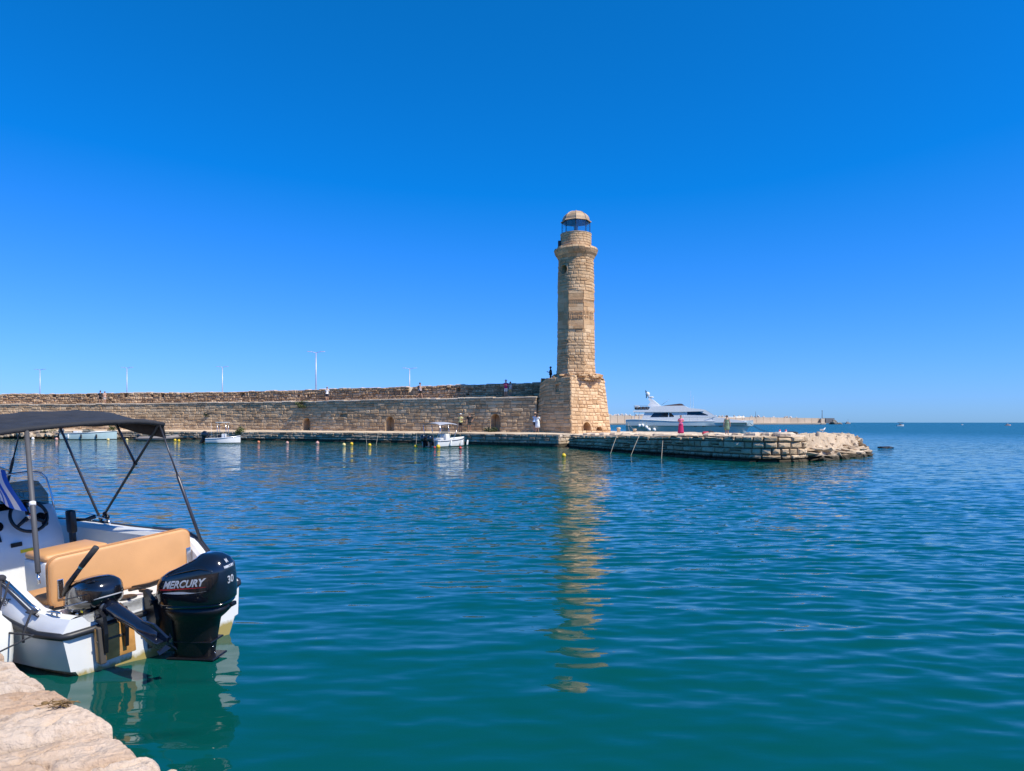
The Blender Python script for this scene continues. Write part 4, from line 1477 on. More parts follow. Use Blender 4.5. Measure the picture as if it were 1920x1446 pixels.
# console
mb = MB()
prof = [(2.46, .17), (2.46, .62), (2.50, .74), (2.62, .97), (2.66, 1.0), (2.98, 1.0), (3.06, .9), (3.10, .17)]
rings = []
for (w, ins) in ((-.46, .02), (-.43, 0), (.25, 0), (.28, .02)):
    rings.append([bl(l_ + (ins if l_ < 2.8 else -ins), w, z - (ins if z > .9 else 0)) for l_, z in prof])
mb.loft(rings)
con = mb.build('console', M_LINER, BOAT, angle=35)
con.location = bl(0, .10, .085)


def on_dash(u, w, h_=0.0):
    """point on the sloping dash; u 0..1 up the slope"""
    a = Vector((2.50, 0, .74)); b_ = Vector((2.62, 0, .97))
    nrm = Vector((-(b_.z - a.z), 0, (b_.x - a.x))).normalized()
    p = a.lerp(b_, u) + nrm * h_
    return Vector((p.x, -w, p.z))


dash_n = Vector((-.23, 0, .12)).normalized()
dq = dash_n.to_track_quat('Z', 'Y').to_matrix()
# steering wheel
mb = MB()
c = on_dash(.60, -.04, .10)
ring = [c + dq @ Vector((.172 * math.cos(a), .172 * math.sin(a), 0)) for a in [2 * math.pi * k / 36 for k in range(37)]]
mb.tube(ring, .0175, 10)
whl = mb.build('steering_wheel', M_BLACK2, con, smooth=True)
mb = MB()
for a in (R(90), R(215), R(325)):
    q0 = c + dq @ Vector((.03 * math.cos(a), .03 * math.sin(a), -.01)); q1 = c + dq @ Vector((.165 * math.cos(a), .165 * math.sin(a), 0))
    mb.tube([q0, q1], [.022, .015], 8)
mb.tube([on_dash(.60, -.04, .0), c], .024, 10)
mb.build('wheel_spokes', M_BLACK2, con, smooth=True)
mb = MB(); mb.ball(c + dash_n * .008, (.034, .034, .034), 14, 8); mb.build('wheel_hub', M_CHROME, con, smooth=True)
mb = MB(); mb.ball(c + dash_n * .036, (.013, .013, .013), 10, 6); mb.build('hub_badge', M_RED, con, smooth=True)
# gauges, switch panel, slot, sticker
for (u, w, r_) in ((.52, -.31, .058), (.62, .11, .050), (.30, .13, .032)):
    m_ = MB(); p0 = on_dash(u, w, .0); p1 = on_dash(u, w, .012)
    m_.tube([p0, p1], [r_, r_ * .92], 22); m_.build('gauge', M_BLACK, con)
m_ = MB(); m_.box(on_dash(.02, -.36, .004), (.10, .085, .012), .004, rot=dq @ Matrix.Rotation(R(0), 3, 'Z')); m_.build('switch_panel', M_BLACK2, con)
for i in range(3):
    for k in range(2):
        m_ = MB(); m_.box(on_dash(-.12 + .14 * i, -.38 + .04 * k, .014), (.018, .018, .012), .004, rot=dq); m_.build('switch', M_CHROME, con)
m_ = MB(); m_.box(bl(2.458, -.19, .655), (.012, .105, .045), .004); m_.build('radio', M_BLACK2, con)
m_ = MB(); m_.box(bl(2.456, -.10, .575), (.006, .12, .035)); m_.build('yellow_sticker', M_YEL, con)
# windscreen and its rail
mb = MB()
A = [bl(2.66, -.44, 1.0), bl(2.66, .24, 1.0), bl(2.70, .26, 1.10), bl(2.76, .20, 1.25), bl(2.77, .12, 1.275), bl(2.77, -.32, 1.275), bl(2.76, -.40, 1.25), bl(2.70, -.46, 1.10)]
mb.loft([A, [p + Vector((.006, 0, 0)) for p in A]])
ws = mb.build('windscreen', M_TINT, con)
p_ = [bl(2.64, .28, .86), bl(2.68, .29, 1.05), bl(2.76, .28, 1.27), bl(2.79, .24, 1.335), bl(2.80, .15, 1.36), bl(2.80, -.34, 1.36), bl(2.79, -.43, 1.335), bl(2.76, -.47, 1.27), bl(2.68, -.48, 1.05), bl(2.64, -.47, .86)]
MB().tube(p_, .0125, 8).build('console_rail', M_CHROME, con, smooth=True)
me = text_mesh('490', .13, bold=-.004)
v = [bl(2.752 - (.16 - p.co.y) * .3, -.16 + p.co.x * 1.0, 1.10 + p.co.y) for p in me.vertices]
raw('windscreen_lettering', v, [tuple(q.vertices) for q in me.polygons], M_BLACK2, con)
mb = MB(); mb.box(bl(2.74, -.22, 1.035), (.10, .26, .07), .02); mb.build('chart_plotter', M_BLACK, con)
# throttle control on the console's starboard side
mb = MB()
mb.box(bl(2.40, .345, .80), (.13, .075, .26), .03); mb.box(bl(2.40, .345, .60), (.09, .05, .18), .02)
thr = mb.build('throttle_control', M_BLACK2, BOAT, angle=40)
thr.location = bl(0, .09, .085)
MB().tube([bl(2.38, .385, .81), bl(2.34, .46, .80), bl(2.31, .56, .82)], [.018, .016, .024], 10).build('throttle_lever', M_BLACK2, thr, smooth=True)
# bow cushion and anchor locker, mostly under the canopy
m_ = MB(); m_.box(bl(3.55, 0, .33), (.55, 1.1, .32), .04); m_.build('bow_locker', M_LINER, BOAT, angle=40)
# bow rail, starboard
for sgn in (-1, 1):
    p_ = [bl(2.55, sgn * (beam(2.55) - .07), .74), bl(2.62, sgn * (beam(2.6) - .07), .80), bl(3.1, sgn * (beam(3.1) - .07), .84), bl(3.7, sgn * (beam(3.7) - .07), .88), bl(4.3, sgn * (beam(4.3) - .06), .92), bl(4.6, sgn * .25, .94)]
    MB().tube(p_, .0115, 8).build('bow_rail', M_CHROME, BOAT, smooth=True)
mb = MB(); mb.ball(bl(2.62, .93, .82), .028, 10, 8); mb.tube([bl(2.62, .93, .74), bl(2.62, .93, .81)], .012, 6); mb.build('navigation_light', M_BLACK2, BOAT, smooth=True)

# canopy (bimini)
def can_z(l_, w):
    mid = interp(l_, [1.27, 1.37, 1.85, 2.35, 2.85, 3.60, 3.70], [1.995, 2.01, 2.06, 2.11, 2.10, 2.06, 2.04])
    sag = -.018 * math.sin((l_ - 1.32) / 1.0 * math.pi) ** 2
    return mid + sag - .035 * abs(w / .93) ** 6 - .04 * abs(w / .93) ** 1.8


mb = MB()
nl, nw = 40, 36
top = [[bl(1.32 + 2.33 * i / nl, -.95 + 1.9 * k / nw, 0) for k in range(nw + 1)] for i in range(nl + 1)]
for row in top:
    for p in row:
        p.z = can_z(p.x, p.y) + .008 * fn(p, 4.0) + .004 * fn(p, 11)
vt = [p for row in top for p in row]
vb = [p + Vector((0, 0, -.008)) for p in vt]
W_ = nw + 1
f = [(i * W_ + k, i * W_ + k + 1, (i + 1) * W_ + k + 1, (i + 1) * W_ + k) for i in range(nl) for k in range(nw)]
f2 = [tuple(len(vt) + j for j in q[::-1]) for q in f]
mb.add(vt + vb, f + f2)
canopy = mb.build('canopy', M_CANVAS, BOAT, smooth=True)
# hems: sleeve round the aft bow, edge valances with a rounded flap at the corners
mb = MB()
mb.tube([bl(1.32, w, can_z(1.32, w) - .018) for w in np.linspace(-.95, .95, 30)], .024, 8)
mb.tube([bl(3.65, w, can_z(3.65, w) - .018) for w in np.linspace(-.95, .95, 30)], .024, 8)
for sgn in (-1, 1):
    rg = []
    for x in np.linspace(1.32, 3.65, 24):
        w = sgn * .95; z = can_z(x, w)
        dr = .165 - .06 * (x - 1.32) / 2.33
        rg.append([bl(x, w, z), bl(x, w + sgn * .012, z - dr), bl(x, w + sgn * .004, z - dr), bl(x, w - sgn * .008, z)])
    mb.loft(rg)
mb.build('canopy_hem', M_CANVAS, canopy, smooth=True)


def bow(lb, zt, mount_l, name='canopy_bow'):
    m_ = MB()
    pts = [bl(mount_l, -.93, .75)]
    pts += [bl(lb, w, can_z(lb, w) - .02) for w in np.linspace(-.92, .92, 15)]
    pts += [bl(mount_l, .93, .75)]
    m_.tube(pts, .0145, 8)
    return m_.build(name, M_TUBE, BOAT, smooth=True)


bow(1.35, 2, 2.80)
bow(3.60, 2, 2.76)
# middle bow, hinged on the legs of the aft bow
m_ = MB()
aft_t = .42
def aft_leg(sgn, t): return bl(2.80, sgn * .93, .75).lerp(bl(1.35, sgn * .92, can_z(1.35, .92) - .02), t)
m_.tube([aft_leg(-1, .62)] + [bl(2.30, w, can_z(2.30, w) - .02) for w in np.linspace(-.92, .92, 15)] + [aft_leg(1, .62)], .0135, 8)
m_.build('canopy_bow', M_TUBE, BOAT, smooth=True)
for sgn in (-1, 1):
    m_ = MB(); m_.ball(aft_leg(sgn, .62), .024, 8, 6); m_.ball(aft_leg(sgn, .09), .026, 8, 6); m_.box(bl(2.78, sgn * .93, .75), (.10, .05, .03), .008)
    m_.build('hinge_fitting', M_BLACK2, BOAT, smooth=True)
# aft struts: two-piece tubes
q0, q1 = bl(1.32, -.36, can_z(1.32, -.36) - .03), bl(.68, -.64, .74)
m_ = MB(); m_.tube([q0, q0.lerp(q1, .5), q1.lerp(q0, .04)], [.020, .022, .021], 12); pst = m_.build('canopy_strut', mk('grey_sleeve', (.085, .085, .09), .6, var=.15), BOAT, smooth=True)
m_ = MB(); m_.tube([q1.lerp(q0, .475), q1.lerp(q0, .50)], .0265, 12); m_.build('strut_label', M_WHITE_D, pst, smooth=True)
m_ = MB(); m_.tube([q1.lerp(q0, .04), q1, q1 + Vector((0, 0, -.04))], [.012, .010, .012], 8); m_.build('strut_foot', M_CHROME, pst, smooth=True)
q0, q1 = bl(1.32, .90, can_z(1.32, .90) - .02), bl(.66, .85, .735)
m_ = MB(); m_.tube([q0, q0.lerp(q1, .45)], .009, 8); m_.tube([q0.lerp(q1, .44), q0.lerp(q1, .47), q1], [.012, .017, .016], 10); m_.build('canopy_strut', M_TUBE, BOAT, smooth=True)
q0, q1 = bl(3.60, .55, can_z(3.60, .55) - .02), bl(4.35, .50, .84)
m_ = MB(); m_.tube([q0, q0.lerp(q1, .42)], .009, 8); m_.tube([q0.lerp(q1, .41), q0.lerp(q1, .45), q1], [.012, .018, .017], 10); m_.build('canopy_strut', M_TUBE, BOAT, smooth=True)
q0, q1 = bl(3.60, -.85, can_z(3.60, .85) - .02), bl(4.35, -.50, .84)
m_ = MB(); m_.tube([q0, q1], .014, 8); m_.build('canopy_strut', M_TUBE, BOAT, smooth=True)

# name on the port quarter
me = text_mesh('rentaboat.gr', .085, skew=.1)
v = []
for p in me.vertices:
    x = 1.05 - p.co.x; z = .61 + p.co.y
    S, Z, Bm = sheer(x), railz(x), beam(x)
    t = max(0, min(1, (z - Z - .03) / (S - .03 - Z - .03)))
    v.append(bl(x, -(Bm - .012 + (-.043) * t) - .004, z))
raw('hull_lettering', v, [tuple(q.vertices) for q in me.polygons], M_BLACK2, BOAT)

# --- main outboard
OM = Vector(bl(-.10, -.02, 0))
steer = Matrix.Rotation(R(23), 3, 'Z')


def om(l_, w, z):
    """motor frame: steering axis at the transom bracket"""
    return OM + steer @ Vector((l_, -w, 0)) + Vector((0, 0, z))


def cowl_dims(t):
    """t 0 bottom .. 1 top: length half, width half, centre"""
    L = interp(t, [0, .05, .12, .30, .55, .75, .88, .96, 1], [.285, .305, .318, .322, .318, .300, .255, .19, .10])
    Wd = interp(t, [0, .05, .12, .30, .55, .75, .88, .96, 1], [.155, .175, .186, .190, .186, .170, .138, .10, .05])
    c = interp(t, [0, .3, .6, .85, 1], [-.33, -.335, -.345, -.37, -.385])
    return L, Wd, c


Z0C, Z1C = .455, .905
EXP = 3.6


def cowl_z(t, u):
    """the lid slopes down towards the boat; u -1 aft .. 1 forward"""
    z = Z0C + (Z1C - Z0C) * t
    if t > .25:
        z -= (t - .25) / .75 * .115 * max(0, (u + .55) / 1.55) ** 1.2
    return z + .03 * (1 - t) * (-u) * .3


mb = MB(); rings = []
for t in (0, .03, .06, .085, .10, .12, .20, .30, .42, .55, .66, .75, .82, .88, .925, .96, .985, 1):
    L, Wd, c = cowl_dims(t)
    if .07 < t < .095: L, Wd = L - .012, Wd - .012
    rg = []
    for k in range(48):
        a = 2 * math.pi * k / 48
        ca, sa = math.cos(a), math.sin(a)
        x = L * math.copysign(abs(ca) ** (2 / EXP), ca); w = Wd * math.copysign(abs(sa) ** (2 / EXP), sa)
        if x < 0: w *= 1 - .12 * (x / L) ** 2
        rg.append(om(c + x, w, cowl_z(t, x / L)))
    rings.append(rg)
mb.loft(rings)
OB = mb.build('outboard_motor', M_BLACK, BOAT, smooth=True, angle=50)


def cowl_side(x, z, side=-1, lift=.003):
    """point on the cowl's flank; x along the motor relative to the cowl's centre"""
    t = (z - Z0C) / (Z1C - Z0C)
    for _ in range(3):
        L, Wd, c = cowl_dims(t); t += (z - cowl_z(t, x / L)) / (Z1C - Z0C)
    L, Wd, c = cowl_dims(max(0, min(1, t)))
    w = Wd * max(0, 1 - abs(x / L) ** EXP) ** (1 / EXP)
    if x < 0: w *= 1 - .12 * (x / L) ** 2
    return om(c + x, side * (w + lift), z)


me = text_mesh('MERCURY', .098, skew=.28, bold=.0035)
wid = max(p.co.x for p in me.vertices)
bm = bmesh.new(); bm.from_mesh(me); bmesh.ops.triangulate(bm, faces=bm.faces); bm.to_mesh(me); bm.free()
for side in (-1, 1):
    v = []
    for p in me.vertices:
        u = p.co.x / wid
        x = (.20 - .395 * u) * (1 if side < 0 else -1)
        v.append(cowl_side(x, .642 + p.co.y * .83 + .030 * u, side, .0035))
    raw('brand_lettering', v, [tuple(q.vertices) for q in me.polygons], M_SILVER, OB)
    for (nm, mt, za, th, x0, x1) in (('red_stripe', M_RED, .622, .013, .235, -.20), ('silver_stripe', M_SILVER, .603, .022, .20, -.20)):
        v, f = [], []
        for i in range(21):
            u = i / 20
            x = (x0 + (x1 - x0) * u) * (1 if side < 0 else -1)
            hh = th * (1 - u) ** .7 if nm == 'red_stripe' else th * max(0.02, math.sin(math.pi * min(1, u * 1.15 + .03))) * (.9 if u < .5 else (1 - u) * 1.8)
            zc = za + .035 * u if nm == 'red_stripe' else za + .02 * u - .012 * math.sin(math.pi * u)
            v += [cowl_side(x, zc, side, .0035), cowl_side(x, zc + max(.001, hh), side, .0035)]
        f = [(2 * i, 2 * i + 2, 2 * i + 3, 2 * i + 1) for i in range(20)]
        raw(nm, v, f, mt, OB)


def cowl_aft(w, z, lift=.003):
    t = (z - Z0C) / (Z1C - Z0C)
    L, Wd, c = cowl_dims(max(0, min(1, t)))
    x = L * max(0, 1 - abs(w / (Wd * .88)) ** EXP) ** (1 / EXP)
    return om(c - x - lift, w, z)


for (txt, sz, z0, mt, nm) in (('30', .085, .655, M_SILVER, 'horsepower_lettering'), ('MERCURY', .026, .785, M_SILVER, 'aft_lettering'), ('M', .04, .825, M_SILVER, 'aft_emblem')):
    me = text_mesh(txt, sz, bold=.002, align='CENTER')
    bm = bmesh.new(); bm.from_mesh(me); bmesh.ops.triangulate(bm, faces=bm.faces); bm.to_mesh(me); bm.free()
    raw(nm, [cowl_aft(p.co.x - .02, z0 + p.co.y, .004) for p in me.vertices], [tuple(q.vertices) for q in me.polygons], mt, OB)
# air scoop ridge over each flank and the aft spine
for side in (-1, 1):
    rg = []
    for i in range(19):
        u = i / 18
        x = .20 - .44 * u
        zt = .735 + .075 * math.sin(math.pi * min(1, u * 1.2) * .5) - .06 * max(0, u - .75) * 4 * .6
        th = .024 * math.sin(math.pi * min(.98, max(.04, u)))
        rg.append([cowl_side(x, zt - th, side, -.004), cowl_side(x, zt - th * .3, side, .012 * math.sin(math.pi * u) + .001), cowl_side(x, zt + th * .5, side, .010 * math.sin(math.pi * u)), cowl_side(x, zt + th, side, -.006)])
    MB().loft(rg).build('cowl_ridge', M_BLACK, OB, smooth=True)
# lower cowl pan, midsection, clamp bracket, gear case, propeller
mb = MB(); rings = []
for (z, L, Wd, c) in ((.46, .285, .168, -.33), (.415, .28, .165, -.328), (.37, .245, .135, -.315), (.335, .215, .112, -.30), (.22, .20, .10, -.285), (.10, .185, .09, -.27), (.0, .17, .085, -.262), (-.12, .13, .06, -.27), (-.22, .11, .045, -.28)):
    rings.append([om(c + L * math.copysign(abs(math.cos(a)) ** .75, math.cos(a)) + 0, Wd * math.copysign(abs(math.sin(a)) ** .75, math.sin(a)), z) for a in [2 * math.pi * k / 28 for k in range(28)]])
mb.loft(rings)
mb.build('midsection', M_BLACK2, OB, smooth=True)
mb = MB(); mb.box(om(-.28, 0, .012), (.44, .21, .018), .008, rot=steer); mb.box(om(-.275, 0, .155), (.42, .19, .014), .006, rot=steer); mb.build('cavitation_plate', M_BLACK2, OB)
mb = MB()
mb.loft([[om(-.36 + x, r_ * math.cos(a), -.24 + r_ * math.sin(a)) for a in [2 * math.pi * k / 16 for k in range(16)]] for x, r_ in ((.24, .005), (.18, .04), (.05, .058), (-.1, .056), (-.2, .045), (-.24, .02))])
mb.add([om(-.30, .008, -.25), om(-.46, .008, -.25), om(-.44, .003, -.44), om(-.36, .003, -.42), om(-.30, -.008, -.25), om(-.46, -.008, -.25), om(-.44, -.003, -.44), om(-.36, -.003, -.42)], [(0, 1, 2, 3), (4, 7, 6, 5), (0, 3, 7, 4), (1, 5, 6, 2), (3, 2, 6, 7)])
mb.build('gear_case', M_BLACK2, OB, smooth=True)
mb = MB()
for k in range(3):
    a0 = k * 2 * math.pi / 3
    rg = []
    for (r_, tw, ch) in ((.04, .9, .05), (.08, .75, .08), (.115, .6, .075), (.14, .5, .02)):
        d = Vector((0, math.cos(a0), math.sin(a0))); e = Vector((0, -math.sin(a0), math.cos(a0)))
        for s_ in (0,):
            c_ = d * r_
            ax = (Vector((1, 0, 0)) * math.sin(tw) + e * math.cos(tw)) * ch
            n_ = ax.cross(d).normalized() * .004
            rg.append([om(-.62, 0, -.24) + steer @ q for q in (c_ - ax + n_, c_ + ax + n_, c_ + ax - n_, c_ - ax - n_)])
    mb.loft(rg)
mb.build('propeller', M_BLACK2, OB)
mb = MB()
for w in (-.12, .12):
    poly = [bl(.06, w, .585), bl(-.03, w, .60), bl(-.14, w, .52), bl(-.17, w, .36), bl(-.10, w, .14), bl(-.004, w, .08), bl(-.004, w, .57), bl(.06, w, .57)]
    mb.prism(poly, (0, .035, 0), off=(0, -.0175, 0))
mb.box(bl(-.10, 0, .44), (.09, .22, .10), .02)
mb.tube([bl(-.12, -.16, .50), bl(-.12, .16, .50)], .022, 10)
mb.build('clamp_bracket', M_BLACK2, OB)
mb = MB(); mb.tube([bl(.02, .10, .56), bl(.15, .12, .585), bl(.32, .10, .53), bl(.42, .0, .515)], .022, 8); mb.tube([bl(.0, -.06, .56), bl(.18, -.08, .57), bl(.36, -.06, .525)], .014, 8)
mb.build('control_cables', M_RUBR, OB, smooth=True)
mb = MB(); mb.box(om(-.07, 0, .27), (.15, .21, .40), .03, rot=steer); mb.tube([om(-.03, -.10, .47), om(-.03, .10, .47)], .03, 10); mb.build('swivel_bracket', M_BLACK2, OB, angle=40)
mb = MB()
for k in range(5):
    mb.ball(om(-.475 + .012 * k, -.035, .05 + .055 * k), .006, 8, 6); mb.ball(om(-.30 + .03 * k, -.105 - .002 * k, .34 + .012 * k), .006, 8, 6)
mb.build('leg_bolts', M_CHROME, OB, smooth=True)
mb = MB(); mb.box(om(-.655, .0, .465), (.03, .07, .035), .008, rot=steer); mb.build('cowl_latch', M_BLACK2, OB)

# --- wooden pad and the small auxiliary outboard, tilted up
mb = MB(); mb.box(bl(-.045, -.42, .265), (.05, .31, .28), .012); mb.build('motor_pad', M_WOOD, BOAT, angle=40)
mb = MB(); mb.box(bl(-.055, -.545, .265), (.075, .05, .30), .01); mb.box(bl(-.074, -.45, .30), (.010, .26, .018), .003); mb.build('pad_frame', mk('weathered_frame', (.07, .06, .05), .7), BOAT)
WA = -.44


def am(l_, w, z):
    k = 1.28
    return bl(-.02 + (l_ + .02) * k, WA + w * k, .50 + (z - .50) * k if z > .42 else z)


# powerhead: rounded cover, axis tilted forward
mb = MB(); rings = []
tilt = R(14)
for (u, a_, b_, zc) in ((-.235, .02, .02, .60), (-.225, .07, .06, .60), (-.19, .105, .095, .605), (-.10, .125, .12, .61), (0, .128, .128, .615), (.10, .122, .122, .612), (.18, .105, .11, .60), (.225, .075, .085, .585), (.242, .03, .03, .575)):
    rings.append([am(.16 + u * math.cos(tilt) , a_ * math.copysign(abs(math.cos(t)) ** .62, math.cos(t)), zc - .03 + (-u) * math.sin(tilt) + b_ * math.copysign(abs(math.sin(t)) ** .62, math.sin(t)) * (1.0 if math.sin(t) > 0 else .8)) for t in [2 * math.pi * k / 24 for k in range(24)]])
mb.loft(rings)
AX = mb.build('auxiliary_motor', M_BLACK, BOAT, smooth=True, angle=60)
rg = [am(.16 + .243 * math.cos(t) * math.cos(tilt), .131 * math.copysign(abs(math.sin(t)) ** .7, math.sin(t)), .558 - .243 * math.cos(t) * math.sin(tilt)) for t in [2 * math.pi * k / 32 for k in range(33)]]
MB().tube(rg, .006, 6).build('cover_seam', mk('grey_plastic', (.3, .31, .32), .5), AX, smooth=True)
mb = MB(); mb.box(am(.30, 0, .655), (.07, .10, .03), .01); mb.box(am(.0, 0, .665), (.05, .05, .035), .012); mb.build('starter_handle', M_BLACK2, AX, angle=40)
# ribs on the cover
for dz in (.09, .055, .02):
    rg = []
    for i in range(13):
        u = -.19 + .38 * i / 12
        zc = .582 - u * math.sin(tilt)
        hw = .128 * math.sqrt(max(0.02, 1 - (dz / .135) ** 2)) * (1 - (u / .26) ** 4)
        rg.append(am(.16 + u * math.cos(tilt), -hw - .001, zc + dz))
    MB().tube(rg, .006, 6).build('cover_rib', M_BLACK2, AX, smooth=True)
me = text_mesh('3.5', .04, skew=.2, bold=.001)
v = [am(.20 - p.co.x, -.098 + p.co.y * .55, .665 + p.co.y * .5) + Vector((0, .0035, .004)) for p in me.vertices]
raw('small_lettering', v, [tuple(q.vertices) for q in me.polygons], M_SILVER, AX)
# tiller with grip
mb = MB(); mb.tube([am(.30, -.11, .60), am(.22, -.115, .68), am(.13, -.07, .79)], [.020, .022, .018], 10); til = mb.build('tiller', M_BLACK2, AX, smooth=True)
mb = MB(); mb.tube([am(.135, -.073, .785), am(.125, -.066, .80)], .0205, 10); mb.build('grip_ring', mk('teal_band', (.03, .35, .38), .4), til, smooth=True)
mb = MB(); mb.tube([am(.127, -.068, .797), am(.035, -.012, .915), am(.033, -.011, .918)], [.023, .025, .018], 12); mb.build('grip', mk('grip_rubber', (.03, .03, .033), .7, bump=.4, bscale=90), til, smooth=True)
# engine block details under the cover, clamp, leg, gear case
mb = MB()
mb.box(am(.16, 0, .49), (.30, .19, .10), .03); mb.box(am(.06, -.085, .50), (.07, .05, .09), .015); mb.box(am(.26, -.09, .47), (.05, .05, .12), .012)
mb.box(am(.30, -.06, .42), (.035, .05, .20), .01)
mb.tube([am(.33, -.10, .51), am(.39, -.14, .50)], .013, 8)
mb.box(am(.41, -.145, .50), (.03, .035, .05), .01)
blk = mb.build('engine_block', M_BLACK2, AX, angle=40)
rr2 = random.Random(3)
mb = MB()
for i in range(16):
    mb.ball(am(rr2.uniform(.02, .30), -.105 - rr2.uniform(0, .012), rr2.uniform(.46, .55)), rr2.uniform(.005, .011), 8, 6)
mb.build('bolts', M_CHROME, blk, smooth=True)
mb = MB(); mb.box(am(.07, -.118, .525), (.03, .008, .02), .004); mb.build('brass_cap', M_YEL, blk)
mb = MB(); mb.tube([am(.31, -.11, .40), am(.33, -.12, .36), am(.33, -.12, .345)], [.008, .02, .02], 8); mb.tube([am(.30, -.10, .46), am(.32, -.115, .41), am(.315, -.12, .39)], .006, 6); mb.build('kill_cord', M_RED, AX, smooth=True)
mb = MB()
for w in (-.065, .065):
    mb.prism([am(.06, w, .50), am(-.03, w, .54), am(-.10, w, .50), am(-.105, w, .36), am(-.085, w, .20), am(-.072, w, .20), am(-.073, w, .44), am(.0, w, .46), am(.03, w, .42), am(.06, w, .42)], (0, .03, 0), off=(0, -.015, 0))
mb.tube([am(-.05, -.10, .50), am(-.05, .10, .50)], .018, 10)
mb.build('clamp', M_BLACK2, AX)
mb = MB()
LA, LB_ = am(-.02, .0, .545), am(-.34, .02, .455)
mb.tube([LA, LA.lerp(LB_, .06)], [.074, .07], 18); mb.build('swivel_collar', mk('grey_alloy', (.22, .23, .25), .35, .7), AX, smooth=True)
mb = MB(); rg = []
ax = (LB_ - LA).normalized(); sd = Vector((0, 1, 0)); up_ = ax.cross(sd).normalized()
M_NAVY = mk('navy_black', (0.008, 0.011, 0.022), 0.2, var=.1, coat=.5)
for (t, a_, b_) in ((.04, .062, .062), (.2, .060, .058), (.6, .056, .05), (1.0, .050, .046), (1.12, .06, .05), (1.3, .05, .06), (1.55, .035, .055)):
    c_ = LA + (LB_ - LA) * t
    rg.append([c_ + sd * a_ * math.cos(k * math.pi / 8) + up_ * b_ * math.sin(k * math.pi / 8) for k in range(16)])
mb.loft(rg); mb.build('leg', M_NAVY, AX, smooth=True)
mb = MB()
c0 = LA + (LB_ - LA) * 1.12
poly = [c0 + up_ * .06 + ax * -.05, c0 + up_ * .10 + ax * .10, c0 + up_ * .07 + ax * .30, c0 + ax * .30 - up_ * .05, c0 - up_ * .09 + ax * .12, c0 - up_ * .06 - ax * .02]
mb.prism(poly, sd * .02, off=sd * -.01)
mb.box(c0 + ax * .12, (.30, .13, .014), .005, rot=Matrix.Rotation(R(-13), 3, 'Y'))
for k in range(3):
    a0 = k * 2.09 + .4
    d = (sd * math.cos(a0) + up_ * math.sin(a0))
    mb.add([c0 + ax * .32 + d * .01 - ax * .02, c0 + ax * .30 + d * .09, c0 + ax * .36 + d * .085 + sd * .02, c0 + ax * .36 + d * .01], [(0, 1, 2, 3)])
mb.build('gear_case', M_NAVY, AX)

# --- fender, flag, mooring line
FD = B_MAT @ bl(.52, -1.06, .12)
mb = MB()
mb.lathe([(.012, .0), (.05, .02), (.095, .07), (.105, .12), (.105, .34), (.09, .40), (.045, .45), (.03, .47), (.028, .50), (.012, .51)], 20)
fo = mb.build('fender', M_FEND, None, smooth=True); fo.location = FD + Vector((0, 0, -.02))
tag(fo, 'white cylindrical fender hanging between the motorboat and the stone quay', 'fender')
mb = MB(); mb.tube([(0, 0, .49), (.02, .05, .60), (.03, .09, .72)], .008, 6); mb.build('lanyard', M_ROPED, fo, smooth=True)

p_ = [B_MAT @ bl(.80, -.87, .795), B_MAT @ bl(.74, -.90, .74), B_MAT @ bl(.62, -.975, .56), B_MAT @ bl(.52, -.985, .42), Vector((-3.60, 5.50, .40)), Vector((-3.62, 5.15, .38)), Vector((-3.60, 4.84, .46)), Vector((-3.72, 4.62, .49))]
mb = MB(); mb.tube(p_, [.012, .012, .012, .009, .006, .006, .006, .006], 8)
mb.ball(p_[0], (.04, .04, .03), 10, 6)
o = mb.build('mooring_line', M_ROPED, None, smooth=True)
tag(o, 'thin dark mooring line from the motorboat rail down to the quay edge', 'rope')
# clew of rope hitched on the quarter rail
mb = MB(); mb.tube([bl(.30, -.86, .60), bl(.30, -.90, .52), bl(.31, -.94, .42), bl(.30, -.945, .36)], .009, 6)
mb.box(bl(.36, -.845, .565), (.10, .05, .012), .004)
mb.build('hitched_line', M_ROPED, BOAT, smooth=True)

# Greek flag on a short staff
FL = B_MAT @ bl(2.02, -.76, .10)
flag = empty('flag', FL, rz=R(146))
tag(flag, 'blue and white striped flag hanging limp beside the motorboat console', 'flag')
MB().tube([(0, .42, 1.85), (0, -.37, 1.495)], .011, 8).build('staff', M_CHROME, flag, smooth=True)
fw_, fh_ = .52, .40
def flag_pt(u, v_):
    """u along the fly, v down the hoist; the cloth droops and folds"""
    fold = .045 * math.sin(v_ * 9 + u * 2.0) * (u + .2) + .03 * math.sin(u * 6 + v_ * 3) * u
    return Vector((fold, -(fw_ * u * .30 + v_ * fh_ * .85) + .02 * math.sin(u * 5), 1.66 - v_ * fh_ * .38 - fw_ * .80 * u + .02 * math.sin(v_ * 6)))
for i in range(9):
    v, f = [], []
    nu = 24
    for a in range(nu + 1):
        for b_ in range(3):
            v.append(flag_pt(a / nu, (i + b_ / 2) / 9))
    f = [(a * 3 + b_, (a + 1) * 3 + b_, (a + 1) * 3 + b_ + 1, a * 3 + b_ + 1) for a in range(nu) for b_ in range(2)]
    raw('stripe', v, f, M_BLUE if i % 2 == 0 else M_FLAGW, flag, smooth=True)
